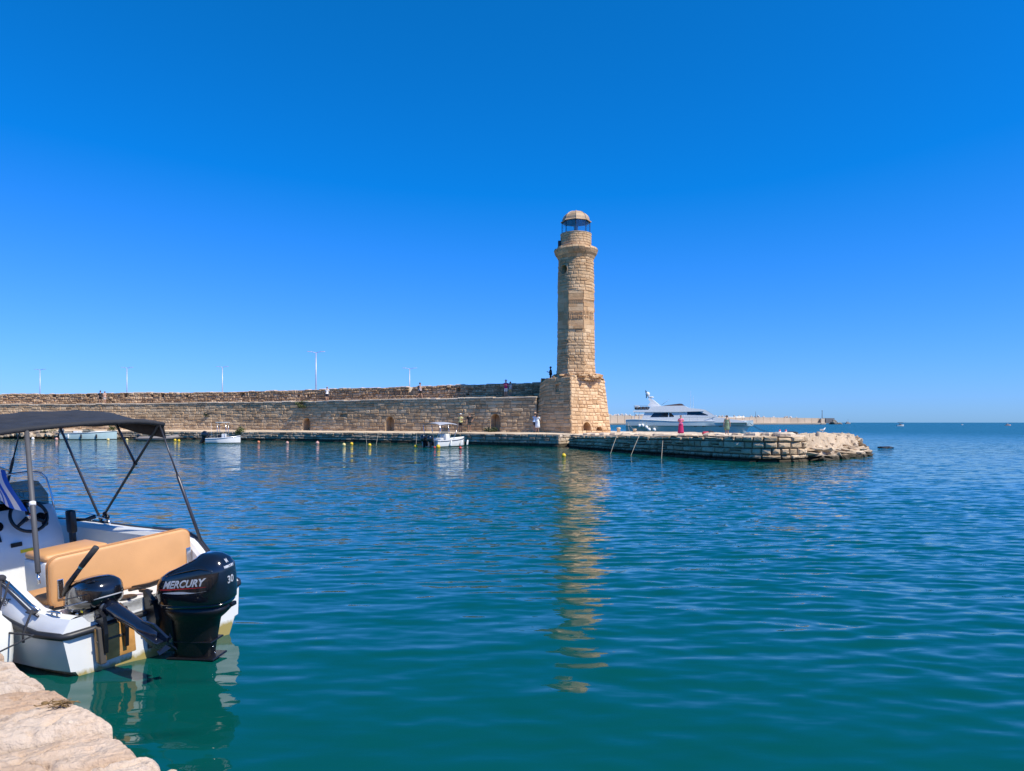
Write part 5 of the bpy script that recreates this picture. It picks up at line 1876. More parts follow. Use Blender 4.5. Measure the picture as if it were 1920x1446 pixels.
# canton with its cross, a hair in front on both sides
for sgn in (-1, 1):
    off = Vector((.0035 * sgn, 0, 0))
    for (nm, u0, u1, v0, v1, mt, k) in (('canton', 0, .37, 0, 5 / 9, M_BLUE, 1), ('cross_bar', 0, .37, 2 / 9, 3 / 9, M_FLAGW, 2), ('cross_bar', .148, .222, 0, 5 / 9, M_FLAGW, 2.2)):
        v = [flag_pt(u0 + (u1 - u0) * a / 8, v0 + (v1 - v0) * b_ / 4) + off * k for a in range(9) for b_ in range(5)]
        raw(nm, v, [(a * 5 + b_, (a + 1) * 5 + b_, (a + 1) * 5 + b_ + 1, a * 5 + b_ + 1) for a in range(8) for b_ in range(4)], mt, flag, smooth=True)

# ------------------------------------------------------------------ foreground quay
quay = tag(empty('quay', (0, 0, 0)), kind='structure')
ZQ = .45
E0 = G(0, 1237, ZQ); E1 = G(300, 1446, ZQ)
ed = (E1 - E0).normalized()
inn = Vector((-ed.y, ed.x, 0))
if inn.dot(Vector((-1, -1, 0))) < 0: inn = -inn
# bed under the blocks
mb = MB()
A = [E0 - ed * 14 + inn * .10, E1 + ed * 14 + inn * .10, E1 + ed * 14 + inn * 14, E0 - ed * 14 + inn * 14]
mb.loft([[p + Vector((0, 0, -1.6)) for p in A], [p + Vector((0, 0, -.07)) for p in A]])
mb.build('bed', M_MORTAR, quay)
qr = random.Random(12)
skew = Vector((-.50, .22, 0))
OUT = .05


def block(t0, t1, d0, d1, jut, seed, top=0.0, res=34):
    """a rough slab: t along the edge, d inwards"""
    n_ = res
    bm = bmesh.new()
    bmesh.ops.create_grid(bm, x_segments=n_, y_segments=n_, size=.5)
    bm.verts.ensure_lookup_table()
    k0 = Vector((seed * 5.3, seed * 1.7, 0))
    for v_ in bm.verts:
        a, b_ = v_.co.x + .5, v_.co.y + .5
        # push border vertices out into a rounded skirt
        ea = min(a, 1 - a); eb = min(b_, 1 - b_)
        t = t0 + (t1 - t0) * a
        d = d0 - jut + (d1 - d0 + jut) * b_
        wig = .035 * noise.noise(Vector((d * 3.1, seed, 0))) * (1 if a < .5 else -1) * (1 - min(1, ea * 8))
        wig2 = .06 * noise.noise(Vector((t * 3.5, seed + 9, 2))) * (1 - min(1, eb * 6)) * (1 if b_ < .5 else 0)
        base_ = E0 + ed * (t + wig) + inn * (d - OUT + wig2) + (skew * (d * .8) if True else 0)
        m_ = min(ea * (t1 - t0), eb * (d1 - d0))
        edge = max(0, 1 - m_ / (.045 + .03 * noise.noise(Vector((t * 9, d * 9, seed)))))
        drop = .06 * edge ** 1.7
        if m_ < 1e-5: drop += .30
        p = base_
        q_ = p * 1.0 + k0
        z = ZQ + top - drop + .016 * noise.noise(Vector((q_.x * 3, q_.y * 3, 0))) + .012 * noise.noise(Vector((q_.x * 9, q_.y * 5, 1)))
        z += .007 * noise.noise(Vector((q_.x * 25, q_.y * 18, 2))) + .004 * noise.noise(Vector((q_.x * 60, q_.y * 60, 2)))
        lay = Vector((q_.x * 2.2 + q_.y * 1.3, q_.y * 16 - q_.x * 9, 3))
        z += .013 * noise.noise(lay) + .009 * abs(noise.noise(lay * 2.3)) - .010 * max(0, noise.noise(Vector((q_.x * 34, q_.y * 34, 5))) - .25) * 2
        crk = noise.noise(Vector((q_.x * 1.6 + q_.y * 1.2, q_.y * 5.5 - q_.x * 3.2, 7)))
        z -= .030 * max(0, 1 - abs(crk) * 12)
        pit = noise.noise(Vector((q_.x * 14, q_.y * 22, 11)))
        z -= .014 * max(0, pit - .28) * 3
        v_.co = Vector((p.x, p.y, z))
    me = bpy.data.meshes.new('paving_stone')
    bm.to_mesh(me); bm.free()
    at = me.attributes.new('tint', 'FLOAT', 'FACE')
    at.data.foreach_set('value', [qr.uniform(.25, .85)] * len(me.polygons))
    return finish('paving_stone', me, M_QUAY, quay, smooth=True)


cuts = [(G(px_, py_, ZQ) - E0).dot(ed) for px_, py_ in ((25, 1262), (60, 1288), (130, 1325), (179, 1371), (251, 1420), (302, 1447))]
while cuts[0] > -6.4: cuts.insert(0, cuts[0] - qr.uniform(.34, .58))
while cuts[-1] < 5.2: cuts.append(cuts[-1] + qr.uniform(.36, .6))
tops = (.015, -.02, .01, -.012, .022, -.008, .0)
for i, (t, t2) in enumerate(zip(cuts[:-1], cuts[1:])):
    g_ = qr.uniform(.010, .020)
    d1 = qr.uniform(.7, 1.0)
    near_ = -.9 < t < 2.9
    block(t + g_, t2 - g_, 0, d1, qr.uniform(-.025, .045), i + 1, tops[i % 7], 96 if near_ else 30)
    tt = d1 + .03
    for k in range(2):
        dd = qr.uniform(.6, .95)
        block(t + g_, t2 - g_, tt, tt + dd, 0, i * 7 + k + 50, qr.uniform(-.02, .02), 48 if near_ else 20)
        tt += dd + .03
# dry weed tangled with a bit of rope on the quay edge
wc = G(105, 1331, ZQ + .01) + Vector((0, 0, .028))
mb = MB()
wr = random.Random(9)
for i in range(34):
    p = wc + Vector((wr.uniform(-.05, .06), wr.uniform(-.02, .02), wr.uniform(0.0, .015)))
    d = Vector((wr.uniform(-.3, 1), wr.uniform(-.3, .3), 0)).normalized()
    pts = [p]
    for k in range(4):
        d = (d + Vector((wr.uniform(-.4, .4), wr.uniform(-.4, .4), wr.uniform(-.2, .25)))).normalized()
        q_ = pts[-1] + d * .017
        q_.z = max(ZQ + .024, min(ZQ + .06, q_.z)); pts.append(q_)
    mb.tube(pts, wr.uniform(.0015, .0035), 5)
mb.ball(wc + Vector((-.06, .0, .008)), (.02, .014, .010), 8, 6)
o = mb.build('dry_weed', mk('dry_weed', (.20, .12, .045), .9, var=.4, scale=20))
tag(o, 'small tangle of dry brown weed lying on the pale quay stones', 'weed')

# ------------------------------------------------------------------ small craft along the ledge
def craft_hull(L, B, fb, keel=-.15, bow_rise=.25, n=12, fullness=2.2):
    """half-breadth lines of a small open boat, x forward from the transom"""
    out = []
    for i in range(n + 1):
        x = L * i / n; t = i / n
        hb = max(.015, B / 2 * (.88 + .12 * min(1, t * 3)) * (1 - max(0, (t - .45) / .55) ** fullness))
        S = fb + bow_rise * t ** 2
        kz = keel * (1 - t ** 4) + (S * .45) * t ** 6
        out.append((x, hb, S, kz))
    return out


def small_boat(loc, rz, L, B, fb, hullm, label, group, floor=.12, name='small_boat', rail=None):
    root = empty(name, loc, rz)
    tag(root, label, 'boat', group)
    st_ = craft_hull(L, B, fb)
    mb = MB(); rg = []
    for x, hb, S, kz in st_:
        half = [(0, kz), (hb * .72, kz * .4 + .01), (hb * .9, .08), (hb, S - .06), (hb * .985, S)]
        rg.append([Vector((x, -w, z)) for w, z in half[::-1]] + [Vector((x, w, z)) for w, z in half[1:]])
    mb.loft(rg, caps=False, closed=False); mb.add(rg[0], [tuple(range(len(rg[0])))])
    mb.build('hull', hullm, root, angle=35)
    mb = MB(); rg = []
    for x, hb, S, kz in st_:
        fl = floor if x < L * .72 else S - .05
        half = [(hb * .985, S), (max(.01, hb - .13), S + .01), (max(.008, hb - .16), S - .03), (max(.006, hb - .19), fl), (0, fl)]
        rg.append([Vector((x, -w, z)) for w, z in half] + [Vector((x, w, z)) for w, z in half[-2::-1]])
    mb.loft(rg, caps=False, closed=False); mb.add(rg[0], [tuple(range(len(rg[0])))])
    mb.build('deck', M_LINER, root, angle=35)
    for sgn in (-1, 1):
        MB().tube([(x, sgn * (hb + .01), S - .06) for x, hb, S, kz in st_], .025, 6).build('rub_rail', rail or M_RUBR, root, smooth=True)
    return root


def outboard(root, x, y, z, s=1.0, tilt=0.0, mat=None, name='outboard_motor'):
    rot = Matrix.Rotation(tilt, 3, 'Y')
    T = lambda p: Vector((x, y, z)) + rot @ (Vector(p) * s)
    mb = MB()
    rg = []
    for (zz, l_, w) in ((.05, .22, .14), (.12, .26, .17), (.32, .27, .175), (.44, .23, .15), (.50, .15, .09), (.52, .05, .03)):
        rg.append([T((-.28 + l_ * math.copysign(abs(math.cos(a)) ** .6, math.cos(a)), w * math.copysign(abs(math.sin(a)) ** .6, math.sin(a)), zz)) for a in [2 * math.pi * k / 16 for k in range(16)]])
    mb.loft(rg)
    om_ = mb.build(name, mat or M_BLACK, root, smooth=True)
    mb = MB()
    rg = []
    for (zz, l_, w) in ((.06, .17, .10), (-.1, .12, .06), (-.4, .10, .045), (-.62, .10, .04)):
        rg.append([T((-.27 + l_ * math.cos(a), w * math.sin(a), zz)) for a in [2 * math.pi * k / 12 for k in range(12)]])
    mb.loft(rg)
    mb.box(T((-.04, 0, -.1)), (.12 * s, .2 * s, .3 * s), .02, rot=rot)
    mb.build('midsection', M_BLACK2, om_, smooth=True)
    mb = MB(); mb.loft([[T((-.27 + dx, r_ * math.cos(a), -.68 + r_ * math.sin(a))) for a in [2 * math.pi * k / 10 for k in range(10)]] for dx, r_ in ((.2, .01), (.1, .05), (-.12, .05), (-.2, .02))])
    mb.box(T((-.27, 0, -.5)), (.34 * s, .18 * s, .02 * s), 0, rot=rot); mb.build('gear_case', M_BLACK2, om_, smooth=True)
    return om_


M_GREYC = mk('grey_canvas', (.34, .35, .39), .8, var=.12, scale=6)
M_HULLW = hull_mat('small_boat_white', (.72, .72, .70), zline=.04)
M_HULLT = hull_mat('small_boat_teal', (.42, .55, .55), zline=.05)
# boat with grey bimini, stern towards the viewer
c = G(806, 839); c.z = 0
rz = R(58)
d1 = small_boat(c, rz, 4.7, 1.9, .55, M_HULLW, 'white open boat under a grey canopy with black outboards, moored at the wall', None, name='small_boat', rail=M_RUBR)
for (x, y, s_) in ((-.02, .30, 1.25), (-.02, -.32, 1.1)):
    outboard(d1, x, y, .42, s_, 0)
mb = MB(); mb.box((2.0, 0, .62), (.6, .7, .9), .06); con2 = mb.build('console', M_LINER, d1, angle=40)
mb = MB(); mb.loft([[Vector((1.95 + .1 * t, y, 1.05 + .55 * t)) for y in (-.36, -.3, .3, .36)] for t in (0, .5, 1)], caps=False, closed=False); mb.build('windscreen', M_TINT, con2)
mb = MB(); mb.box((1.05, 0, .5), (.4, .9, .5), .05); mb.build('seat', M_LINER, d1, angle=40)
nl_, nw_ = 10, 10
v = []
for i in range(nl_ + 1):
    for k in range(nw_ + 1):
        x = .2 + 2.5 * i / nl_; y = -.85 + 1.7 * k / nw_
        v.append((x, y, 1.95 + .10 * math.sin(math.pi * i / nl_) - .16 * abs(y / .85) ** 2.5))
v2 = [(a_, b_, c_ - .012) for a_, b_, c_ in v]
W2 = nw_ + 1
f = [(i * W2 + k, i * W2 + k + 1, (i + 1) * W2 + k + 1, (i + 1) * W2 + k) for i in range(nl_) for k in range(nw_)]
mb = MB(); mb.add(v + v2, f + [tuple(len(v) + j for j in q[::-1]) for q in f]); mb.build('canopy', M_GREYC, d1, smooth=True)
for sgn in (-1, 1):
    for (xa, xb) in ((.2, .5), (2.7, 2.0), (1.3, 1.6)):
        MB().tube([(xb, sgn * .86, .56), (xa, sgn * .85, 1.80)], .022, 6).build('canopy_pole', M_CHROME, d1, smooth=True)
for (x, y) in ((1.4, -.98), (2.9, -.96), (4.3, -.55)):
    mb = MB(); mb.lathe([(.02, 0), (.07, .05), (.08, .12), (.08, .38), (.06, .44), (.02, .5)], 10)
    o = mb.build('hull_fender', M_FEND, d1, smooth=True); o.location = (x, y - .05, .05); o.rotation_euler = (R(0), R(14), 0)
# white boat with T-top at the left part of the ledge
c = G(388, 831.5); c.z = 0
d2 = small_boat(c, R(8), 3.1, 1.5, .50, M_HULLW, 'small white boat with a flat top frame and black outboard, beside a red buoy', None, rail=M_CHROME)
outboard(d2, 0, .0, .45, 1.2, R(25)); outboard(d2, .0, .40, .40, .8, R(35))
mb = MB(); mb.box((1.6, 0, .55), (.4, .6, .75), .05); con3 = mb.build('console', M_LINER, d2, angle=40)
mb = MB(); mb.box((1.25, 0, .55), (.35, .6, .5), .05); mb.build('seat', M_BLACK2, d2, angle=40)
mb = MB(); mb.box((1.45, 0, 2.02), (1.1, 1.1, .06), .025); mb.build('top', M_LINER, d2, angle=40)
for sgn in (-1, 1):
    for x in (1.05, 1.85):
        MB().tube([(x + .05, sgn * .45, .3), (x, sgn * .5, 2.0)], .024, 6).build('top_post', M_CHROME, d2, smooth=True)
mb = MB(); mb.tube([(.3, .5, .5), (.25, .5, 2.0)], .01, 5); mb.build('aerial', M_WHITE_D, d2)
# grey inflatable
c = G(262, 827); c.z = 0
ib = empty('inflatable_boat', c, R(10)); tag(ib, 'grey inflatable dinghy with black stern cones, moored by the wall', 'boat')
M_HYP = mk('grey_hypalon', (.21, .185, .17), .6, var=.15)
pts = [(-.1, .62, .24), (1.0, .65, .25), (2.4, .62, .28), (3.3, .42, .36), (3.85, .0, .44), (3.3, -.42, .36), (2.4, -.62, .28), (1.0, -.65, .25), (-.1, -.62, .24)]
PB = []
for i in range(len(pts) - 1):
    for k in range(5):
        PB.append(Vector(pts[i]).lerp(Vector(pts[i + 1]), k / 5))
PB.append(Vector(pts[-1]))
MB().tube(PB, [.10] + [.23] * (len(PB) - 2) + [.10], 12).build('tube', M_HYP, ib, smooth=True)
for sgn in (-1, 1):
    MB().tube([(-.05, sgn * .62, .24), (-.45, sgn * .60, .24)], [.22, .07], 12).build('stern_cone', M_RUBR, ib, smooth=True)
    MB().tube([(.1, sgn * .86, .26), (1.5, sgn * .89, .28), (2.5, sgn * .83, .30), (3.4, sgn * .55, .40)], .025, 6).build('rubbing_strake', M_RUBR, ib, smooth=True)
mb = MB(); mb.box((1.6, 0, .10), (3.1, 1.0, .06), .02); mb.box((.1, 0, .3), (.06, 1.1, .42), .01); mb.build('floor', M_HYP, ib)
mb = MB(); mb.box((1.3, 0, .42), (.28, 1.1, .04), .01); mb.build('thwart', mk('seat_board', (.32, .27, .22), .7), ib)
outboard(ib, -.02, 0, .40, .6, R(20))
# white cuddy boat far left
c = G(118, 824.5); c.z = 0
d3 = small_boat(c, R(9), 5.9, 2.1, .78, M_HULLT, 'pale teal and white motorboat with low windscreen and dark tilted outboard', None, floor=.3)
outboard(d3, -.05, 0, .62, 1.1, R(30), mk('slate_cowl', (.06, .08, .10), .3))
mb = MB(); rg = [[Vector((3.0, -.8 * k, .85)), Vector((3.0, -.62 * k, 1.22)), Vector((3.0, .62 * k, 1.22)), Vector((3.0, .8 * k, .85))] for k in (1,)]
mb.loft([[Vector((2.6, -.86, .82)), Vector((2.35, -.72, 1.22)), Vector((2.35, .72, 1.22)), Vector((2.6, .86, .82))], [Vector((3.5, -.62, .86)), Vector((3.0, -.55, 1.20)), Vector((3.0, .55, 1.20)), Vector((3.5, .62, .86))]], caps=False)
mb.build('windscreen', M_TINT, d3)
mb = MB(); mb.loft([[Vector((x, -w, .80)), Vector((x, -w * .8, z)), Vector((x, w * .8, z)), Vector((x, w, .80))] for x, w, z in ((3.0, .82, .90), (4.0, .72, .98), (5.0, .42, 1.0), (5.7, .1, 1.0))]); mb.build('foredeck', M_LINER, d3)
mb = MB(); mb.box((1.6, .4, .75), (.5, .5, .55), .06); mb.box((1.6, -.4, .75), (.5, .5, .55), .06); mb.build('seats', M_LINER, d3)
for (x, y) in ((1.0, -1.06), (2.4, -1.12), (4.0, -.98)):
    mb = MB(); mb.lathe([(.02, 0), (.08, .05), (.09, .12), (.09, .45), (.06, .5), (.02, .55)], 10)
    o = mb.build('hull_fender', M_RUBR if x > 1.5 else M_FEND, d3, smooth=True); o.location = (x, y, .12)

# ------------------------------------------------------------------ mooring buoys
BUOYS = [  # px, waterline row, radius, colour, label
    (62, 824, .20, 'white', 'white mooring buoy floating by the rocks at the wall foot'),
    (106, 825, .20, 'pink', 'pink buoy at the stern of the pale teal motorboat'),
    (203, 826, .18, 'cream', 'cream buoy between the pale teal motorboat and the dinghy'),
    (238, 826, .17, 'cream', 'cream buoy just off the stern of the grey inflatable dinghy'),
    (328, 827, .17, 'yellow', 'yellow buoy of a touching pair beside the grey dinghy bow'),
    (335, 828, .17, 'yellow', 'yellow buoy of a touching pair beside the grey dinghy bow'),
    (431, 831, .19, 'red', 'red buoy beside the bow of the small white boat'),
    (485, 830.5, .16, 'orange', 'orange buoy off the ledge, next after the red one by the white boat'),
    (539, 832, .17, 'pink', 'pink buoy off the ledge below the first arched niche'),
    (595, 832.5, .19, 'pink', 'pink buoy between the first and second arched niches'),
    (645, 836, .18, 'cream', 'pale yellow buoy with faded top, left of two brighter yellow ones'),
    (659.5, 834, .17, 'yellow', 'bright yellow buoy close to the pale yellow one'),
    (693, 836.5, .17, 'yellow', 'single yellow buoy floating near ropes that hang from the ledge'),
    (779.5, 839, .17, 'yellow', 'yellow buoy just left of the outboards of the canopied boat'),
    (815, 840.5, .11, 'red', 'small red buoy touching the large yellow one at the canopied boat'),
    (822, 840, .20, 'yellow', 'large yellow buoy under the side of the canopied boat'),
    (863, 841.5, .13, 'red', 'small red buoy off the bow of the canopied boat'),
    (1057, 856.5, .15, 'yellow', 'yellow buoy alone off the corner where ledge meets mole'),
]
BC = {'white': (.72, .70, .66), 'pink': (.60, .33, .27), 'cream': (.68, .55, .22), 'yellow': (.72, .48, .015), 'red': (.52, .045, .03), 'orange': (.62, .20, .09)}
for (px, py, r_, cn, lab) in BUOYS:
    r_ *= .85
    c = G(px, py); c.z = 0
    mt = mk('buoy_' + cn, BC[cn], .4, var=.15, scale=6)
    b_ = empty('mooring_buoy', c, rng.uniform(0, 6), rx=R(rng.uniform(-12, 12)), ry=R(rng.uniform(-12, 12)))
    tag(b_, lab, 'buoy', 'mooring buoys')
    mb = MB(); mb.ball((0, 0, r_ * .55), (r_, r_, r_ * 1.02), 16, 12); mb.build('float', mt, b_, smooth=True)
    mb = MB(); mb.tube([(0, 0, r_ * 1.45), (0, 0, r_ * 1.62)], r_ * .18, 8)
    mb.tube([Vector((.0, r_ * .2 * math.cos(a), r_ * 1.62 + r_ * .14 * math.sin(a))) for a in [2 * math.pi * k / 10 for k in range(11)]], r_ * .06, 5)
    mb.build('eye', mt, b_, smooth=True)
    mb = MB(); mb.lathe([(r_ * .98, r_ * .38), (r_ * 1.03, r_ * .42), (r_ * 1.03, r_ * .50), (r_ * .99, r_ * .54)], 16, caps=False); mb.build('band', mt, b_, smooth=True)

# ------------------------------------------------------------------ ropes on the mole and the ledge
def rope(p0, p1, sag, label, r_=.025, mat=None, n=9):
    pts = []
    for i in range(n + 1):
        t = i / n
        p = Vector(p0).lerp(Vector(p1), t); p.z -= sag * 4 * t * (1 - t)
        pts.append(p)
    o = MB().tube(pts, r_, 6).build('mooring_rope', mat or M_ROPE, None, smooth=True)
    tag(o, label, 'rope', 'mooring ropes')
    return o


def mole_face_pt(px, z, d):
    t = PM.p[:35 * 5, 0] / PM.p[:35 * 5, 1] * FPX + 960
    s_ = float(np.interp(px, t, PM.s[:35 * 5]))
    return qm(s_, z, d)


for (pt, pb, wy, lab) in ((1161, 1143, 851.5, 'pale rope hanging into the water off the mole end nearest the lighthouse'),
                          (1203, 1181, 855, 'pale slack rope slanting off the mole, second from the lighthouse'),
                          (1247, 1240, 861, 'pale short rope hanging steeply off the middle of the mole')):
    a = mole_face_pt(pt, mole_z(*mole_face_pt(pt, 0, 0)[:2]) + .05, -.25)
    b_ = G(pb, wy)
    m_ = mole_face_pt(pt, 0, 0.16); m_.z = a.z - .03
    if pt == 1247: m_.z = .92; a = mole_face_pt(pt, .95, -.05)
    o = MB().tube([a, m_, m_.lerp(b_, .5) + Vector((0, 0, -.04)), b_ + Vector((0, 0, -.15))], .015, 6).build('mooring_rope', M_ROPE, None, smooth=True)
    tag(o, lab, 'rope', 'mooring ropes')
a = mole_face_pt(1216, 1.2, .12); b_ = mole_face_pt(1219, .75, .16)
tag(MB().tube([a, a.lerp(b_, .5), b_], .018, 6).build('mooring_rope', M_ROPE, None, smooth=True), 'frayed rope end dangling on the mole stones', 'rope', 'mooring ropes')
for (px, wy, lab, w_) in ((687, 833, 'pale rope hanging straight down the ledge by the yellow buoy', 1), (711, 834, 'grey rope slanting from the ledge into the water near the yellow buoys', -6), (783, 838, 'grey stern line from the ledge down to the canopied boat', -3)):
    s_ = PL.s_at_px(px); a = ql(s_, ledge_z(s_) + .03, -.1); b_ = G(px + w_, wy)
    tag(MB().tube([a, ql(s_, ledge_z(s_), .16), b_ + Vector((0, 0, -.1))], .014, 6).build('mooring_rope', M_ROPE, None, smooth=True), lab, 'rope', 'mooring ropes')

# ------------------------------------------------------------------ motor yacht beyond the mole
M_YH = hull_mat('yacht_hull', (.52, .62, .62), zline=-.5)  # white hull; teal reflected from the water in shade is put into the colour
M_YW = mk('yacht_white', (.74, .74, .72), .3, var=.04)
M_YWIN = mk('yacht_glass', (.012, .016, .022), .08, var=.1, coat=.5)
YC = P(1177, 0, 114); YC.z = 0
yacht = empty('motor_yacht', YC, R(-17))
tag(yacht, 'large white motor yacht with flybridge and dark windows, moored behind the mole', 'yacht')
YL = 18.6
def yx(zx): return (zx - 255) / (1835 - 255) * YL
def yz(zy): return 7.95 - .0119 * zy
mb = MB(); rg = []
for i in range(17):
    t = i / 16; x = YL * t
    hb = 2.5 * (.90 + .1 * min(1, t * 4)) * (1 - max(0, (t - .42) / .58) ** 2.3); hb = max(.03, hb)
    S = interp(t, [0, .06, .14, .4, .8, 1], [2.45, 2.5, 2.45, 2.2, 2.2, 2.32])
    xb = x - 2.2 * max(0, (t - .86) / .14) ** 1.2     # raked stem
    half = [(xb, 0, -.7 * (1 - t ** 5)), (xb, hb * .6, -.3 + .5 * t ** 4), (xb * .5 + x * .5 if t > .86 else x, hb * .84, .45), (xb * .3 + x * .7 if t > .86 else x, hb * .93, 1.3), (x, hb, 1.5), (x, hb, S)]
    rg.append([Vector((q[0], -q[1], q[2])) for q in half[::-1]] + [Vector((q[0], q[1], q[2])) for q in half[1:]])
mb.loft(rg, caps=False, closed=False); mb.add(rg[0], [tuple(range(len(rg[0])))])
# deck
dk = [(r_[0], r_[-1]) for r_ in rg]
for (a, b_), (c_, d_) in zip(dk[:-1], dk[1:]):
    o3 = Vector((0, 0, -.35))
    mb.add([a + o3, c_ + o3, d_ + o3, b_ + o3], [(0, 1, 2, 3)])
mb.build('hull', M_YH, yacht, angle=35)
for sgn in (-1, 1):
    MB().tube([Vector((r_[0].x, sgn * (abs(r_[0].y) + .015), 1.5)) for r_ in rg[:-1]], .035, 6).build('hull_stripe', M_YWIN, yacht)
    mb = MB()
    for r0, r1 in zip(rg[:-1], rg[1:]):
        a, c_ = (r0[0], r1[0]) if sgn < 0 else (r0[-1], r1[-1])
        k = Vector((0, .05 * sgn, 0))
        mb.add([a + k, c_ + k, c_ - k * 2 + Vector((0, 0, .04)), a - k * 2 + Vector((0, 0, .04))], [(0, 1, 2, 3)])
    mb.build('cap_rail', M_YW, yacht)
for zx in (1135, 1240, 1440):
    for sgn in (-1,):
        mb = MB(); x = yx(zx); t = x / YL; hb = 2.5 * (1 - max(0, (t - .42) / .58) ** 2.3)
        mb.box((x, -hb - .0, 1.47), (.5, .06, .13), .02); mb.build('porthole', M_YWIN, yacht)
def slab(poly, hw_b, hw_t, mat, name, parent=None):
    """side profile (x, z) closed, wider below than above"""
    z0 = min(p[1] for p in poly); z1 = max(p[1] for p in poly)
    wd = lambda z: hw_b + (hw_t - hw_b) * (z - z0) / max(.01, z1 - z0)
    return MB().loft([[Vector((x, -wd(z), z)) for x, z in poly], [Vector((x, wd(z), z)) for x, z in poly]]).build(name, mat, parent or yacht)
P2 = lambda pts: [(yx(a_), yz(b_)) for a_, b_ in pts]
house = slab(P2([(440, 500), (500, 362), (1240, 352), (1250, 340), (1410, 438), (1510, 447), (1700, 478), (1760, 500)]), 2.05, 1.75, M_YW, 'deckhouse')
roof = slab(P2([(345, 365), (352, 345), (540, 338), (575, 296), (700, 288), (985, 286), (1060, 318), (1200, 330), (1250, 340), (1236, 358), (900, 366)]), 1.98, 1.8, M_YW, 'flybridge')
slab(P2([(690, 292), (800, 274), (935, 259), (965, 262), (995, 290)]), 1.55, 1.3, mk('smoked_screen', (.07, .05, .045), .2), 'flybridge_screen')
slab(P2([(560, 296), (690, 290), (590, 205), (545, 180), (528, 200), (560, 232), (525, 282)]), 1.0, .75, M_YW, 'radar_arch')
mb = MB(); mb.box((yx(562), 0, yz(172)), (.7, 1.5, .22), .08); mb.ball((yx(520), -.3, yz(132)), (.33, .33, .36), 12, 8); mb.tube([(yx(530), -.3, yz(175)), (yx(520), -.3, yz(140))], .06, 6); mb.build('radar_dome', M_YW, yacht, smooth=True)
mb = MB(); mb.loft([[Vector((yx(498) + .1 * k, -.5 + .25 * j, yz(185) + 1.1 * j)) for j in (0, 1)] for k in (0, 1)], caps=False, closed=False); mb.tube([(yx(505), -.2, yz(180)), (yx(490), -.2, yz(80))], .05, 6); mb.build('mast_light', M_BLACK2, yacht)
for poly in ([(570, 430), (612, 377), (795, 374), (795, 429)], [(808, 428), (808, 376), (835, 382), (870, 420), (862, 427)], [(1032, 402), (1032, 366), (1185, 364), (1290, 405), (1288, 410)]):
    pts = P2(poly)
    for sgn in (-1, 1):
        wd = lambda z: 2.05 + (1.75 - 2.05) * (z - yz(500)) / (yz(340) - yz(500)) + .02
        mb = MB(); mb.loft([[Vector((x, sgn * wd(z), z)) for x, z in pts], [Vector((x, sgn * (wd(z) - .08), z)) for x, z in pts]]); mb.build('window', M_YWIN, house)
mb = MB(); mb.loft([[Vector((yx(1258), w, yz(352))), Vector((yx(1395), w, yz(432)))] for w in (-1.5, 1.5)], caps=False, closed=False)
mb.v = [p + Vector((.06, 0, .06)) for p in mb.v]; mb.build('windscreen', M_YWIN, house)
mb = MB()
for k in range(4):
    mb.box((yx(375 + 46 * k), 0, yz(314)), (.4, 2.6, .45), .08)
mb.build('sun_seats', mk('dark_cushion', (.05, .045, .045), .7), roof)
mb = MB(); mb.box((yx(390), -1.3, yz(292)), (.75, .5, .3), .08); mb.build('liferaft', M_YW, roof)
def rail_run(pts, posts, r_=.022):
    m_ = MB(); m_.tube(pts, r_, 5)
    for a_, b_ in posts: m_.tube([a_, b_], r_ * .8, 5)
    return m_.build('railing', M_CHROME, yacht)
pts = []; posts = []
for i in range(9):
    t = .45 + .055 * i * 1.1
    hb = 2.5 * (1 - max(0, (t - .42) / .58) ** 2.3); x = YL * t
    pts.append(Vector((x, -hb + .08, 2.2 + .62))); posts.append((Vector((x, -hb + .08, 2.15)), Vector((x, -hb + .08, 2.82))))
rail_run(pts, posts)
rail_run([Vector((yx(350), -1.8, yz(285))), Vector((yx(540), -1.8, yz(285)))], [(Vector((yx(q), -1.8, yz(285))), Vector((yx(q), -1.8, yz(340)))) for q in (352, 400, 450, 500, 538)])
mb = MB()
for zx in (365, 425):
    mb.tube([(yx(zx), -1.7, yz(365)), (yx(zx), -1.7, yz(455))], .035, 6)
mb.build('roof_post', M_CHROME, yacht)
for zx, top_ in ((1075, 100), (1105, 165)):
    mb = MB(); mb.tube([(yx(zx), -1.6, yz(355)), (yx(zx), -1.6, yz(top_))], [.03, .015], 5); mb.build('whip_aerial', M_YW, yacht)
for q0, q1 in (((700, 280), (800, 208)), ((610, 250), (690, 282))):
    MB().tube([(yx(q0[0]), -1.2, yz(q0[1])), (yx(q1[0]), -1.2, yz(q1[1]))], .02, 5).build('sunshade_frame', M_CHROME, yacht)
mb = MB(); mb.box((YL - 1.4, -.35, 1.7), (.9, .4, .5), .1); mb.build('anchor', M_BLACK2, yacht)
mb = MB(); mb.box((-.5, 0, .45), (1.0, 4.0, .12), .04); mb.build('swim_platform', M_YW, yacht)
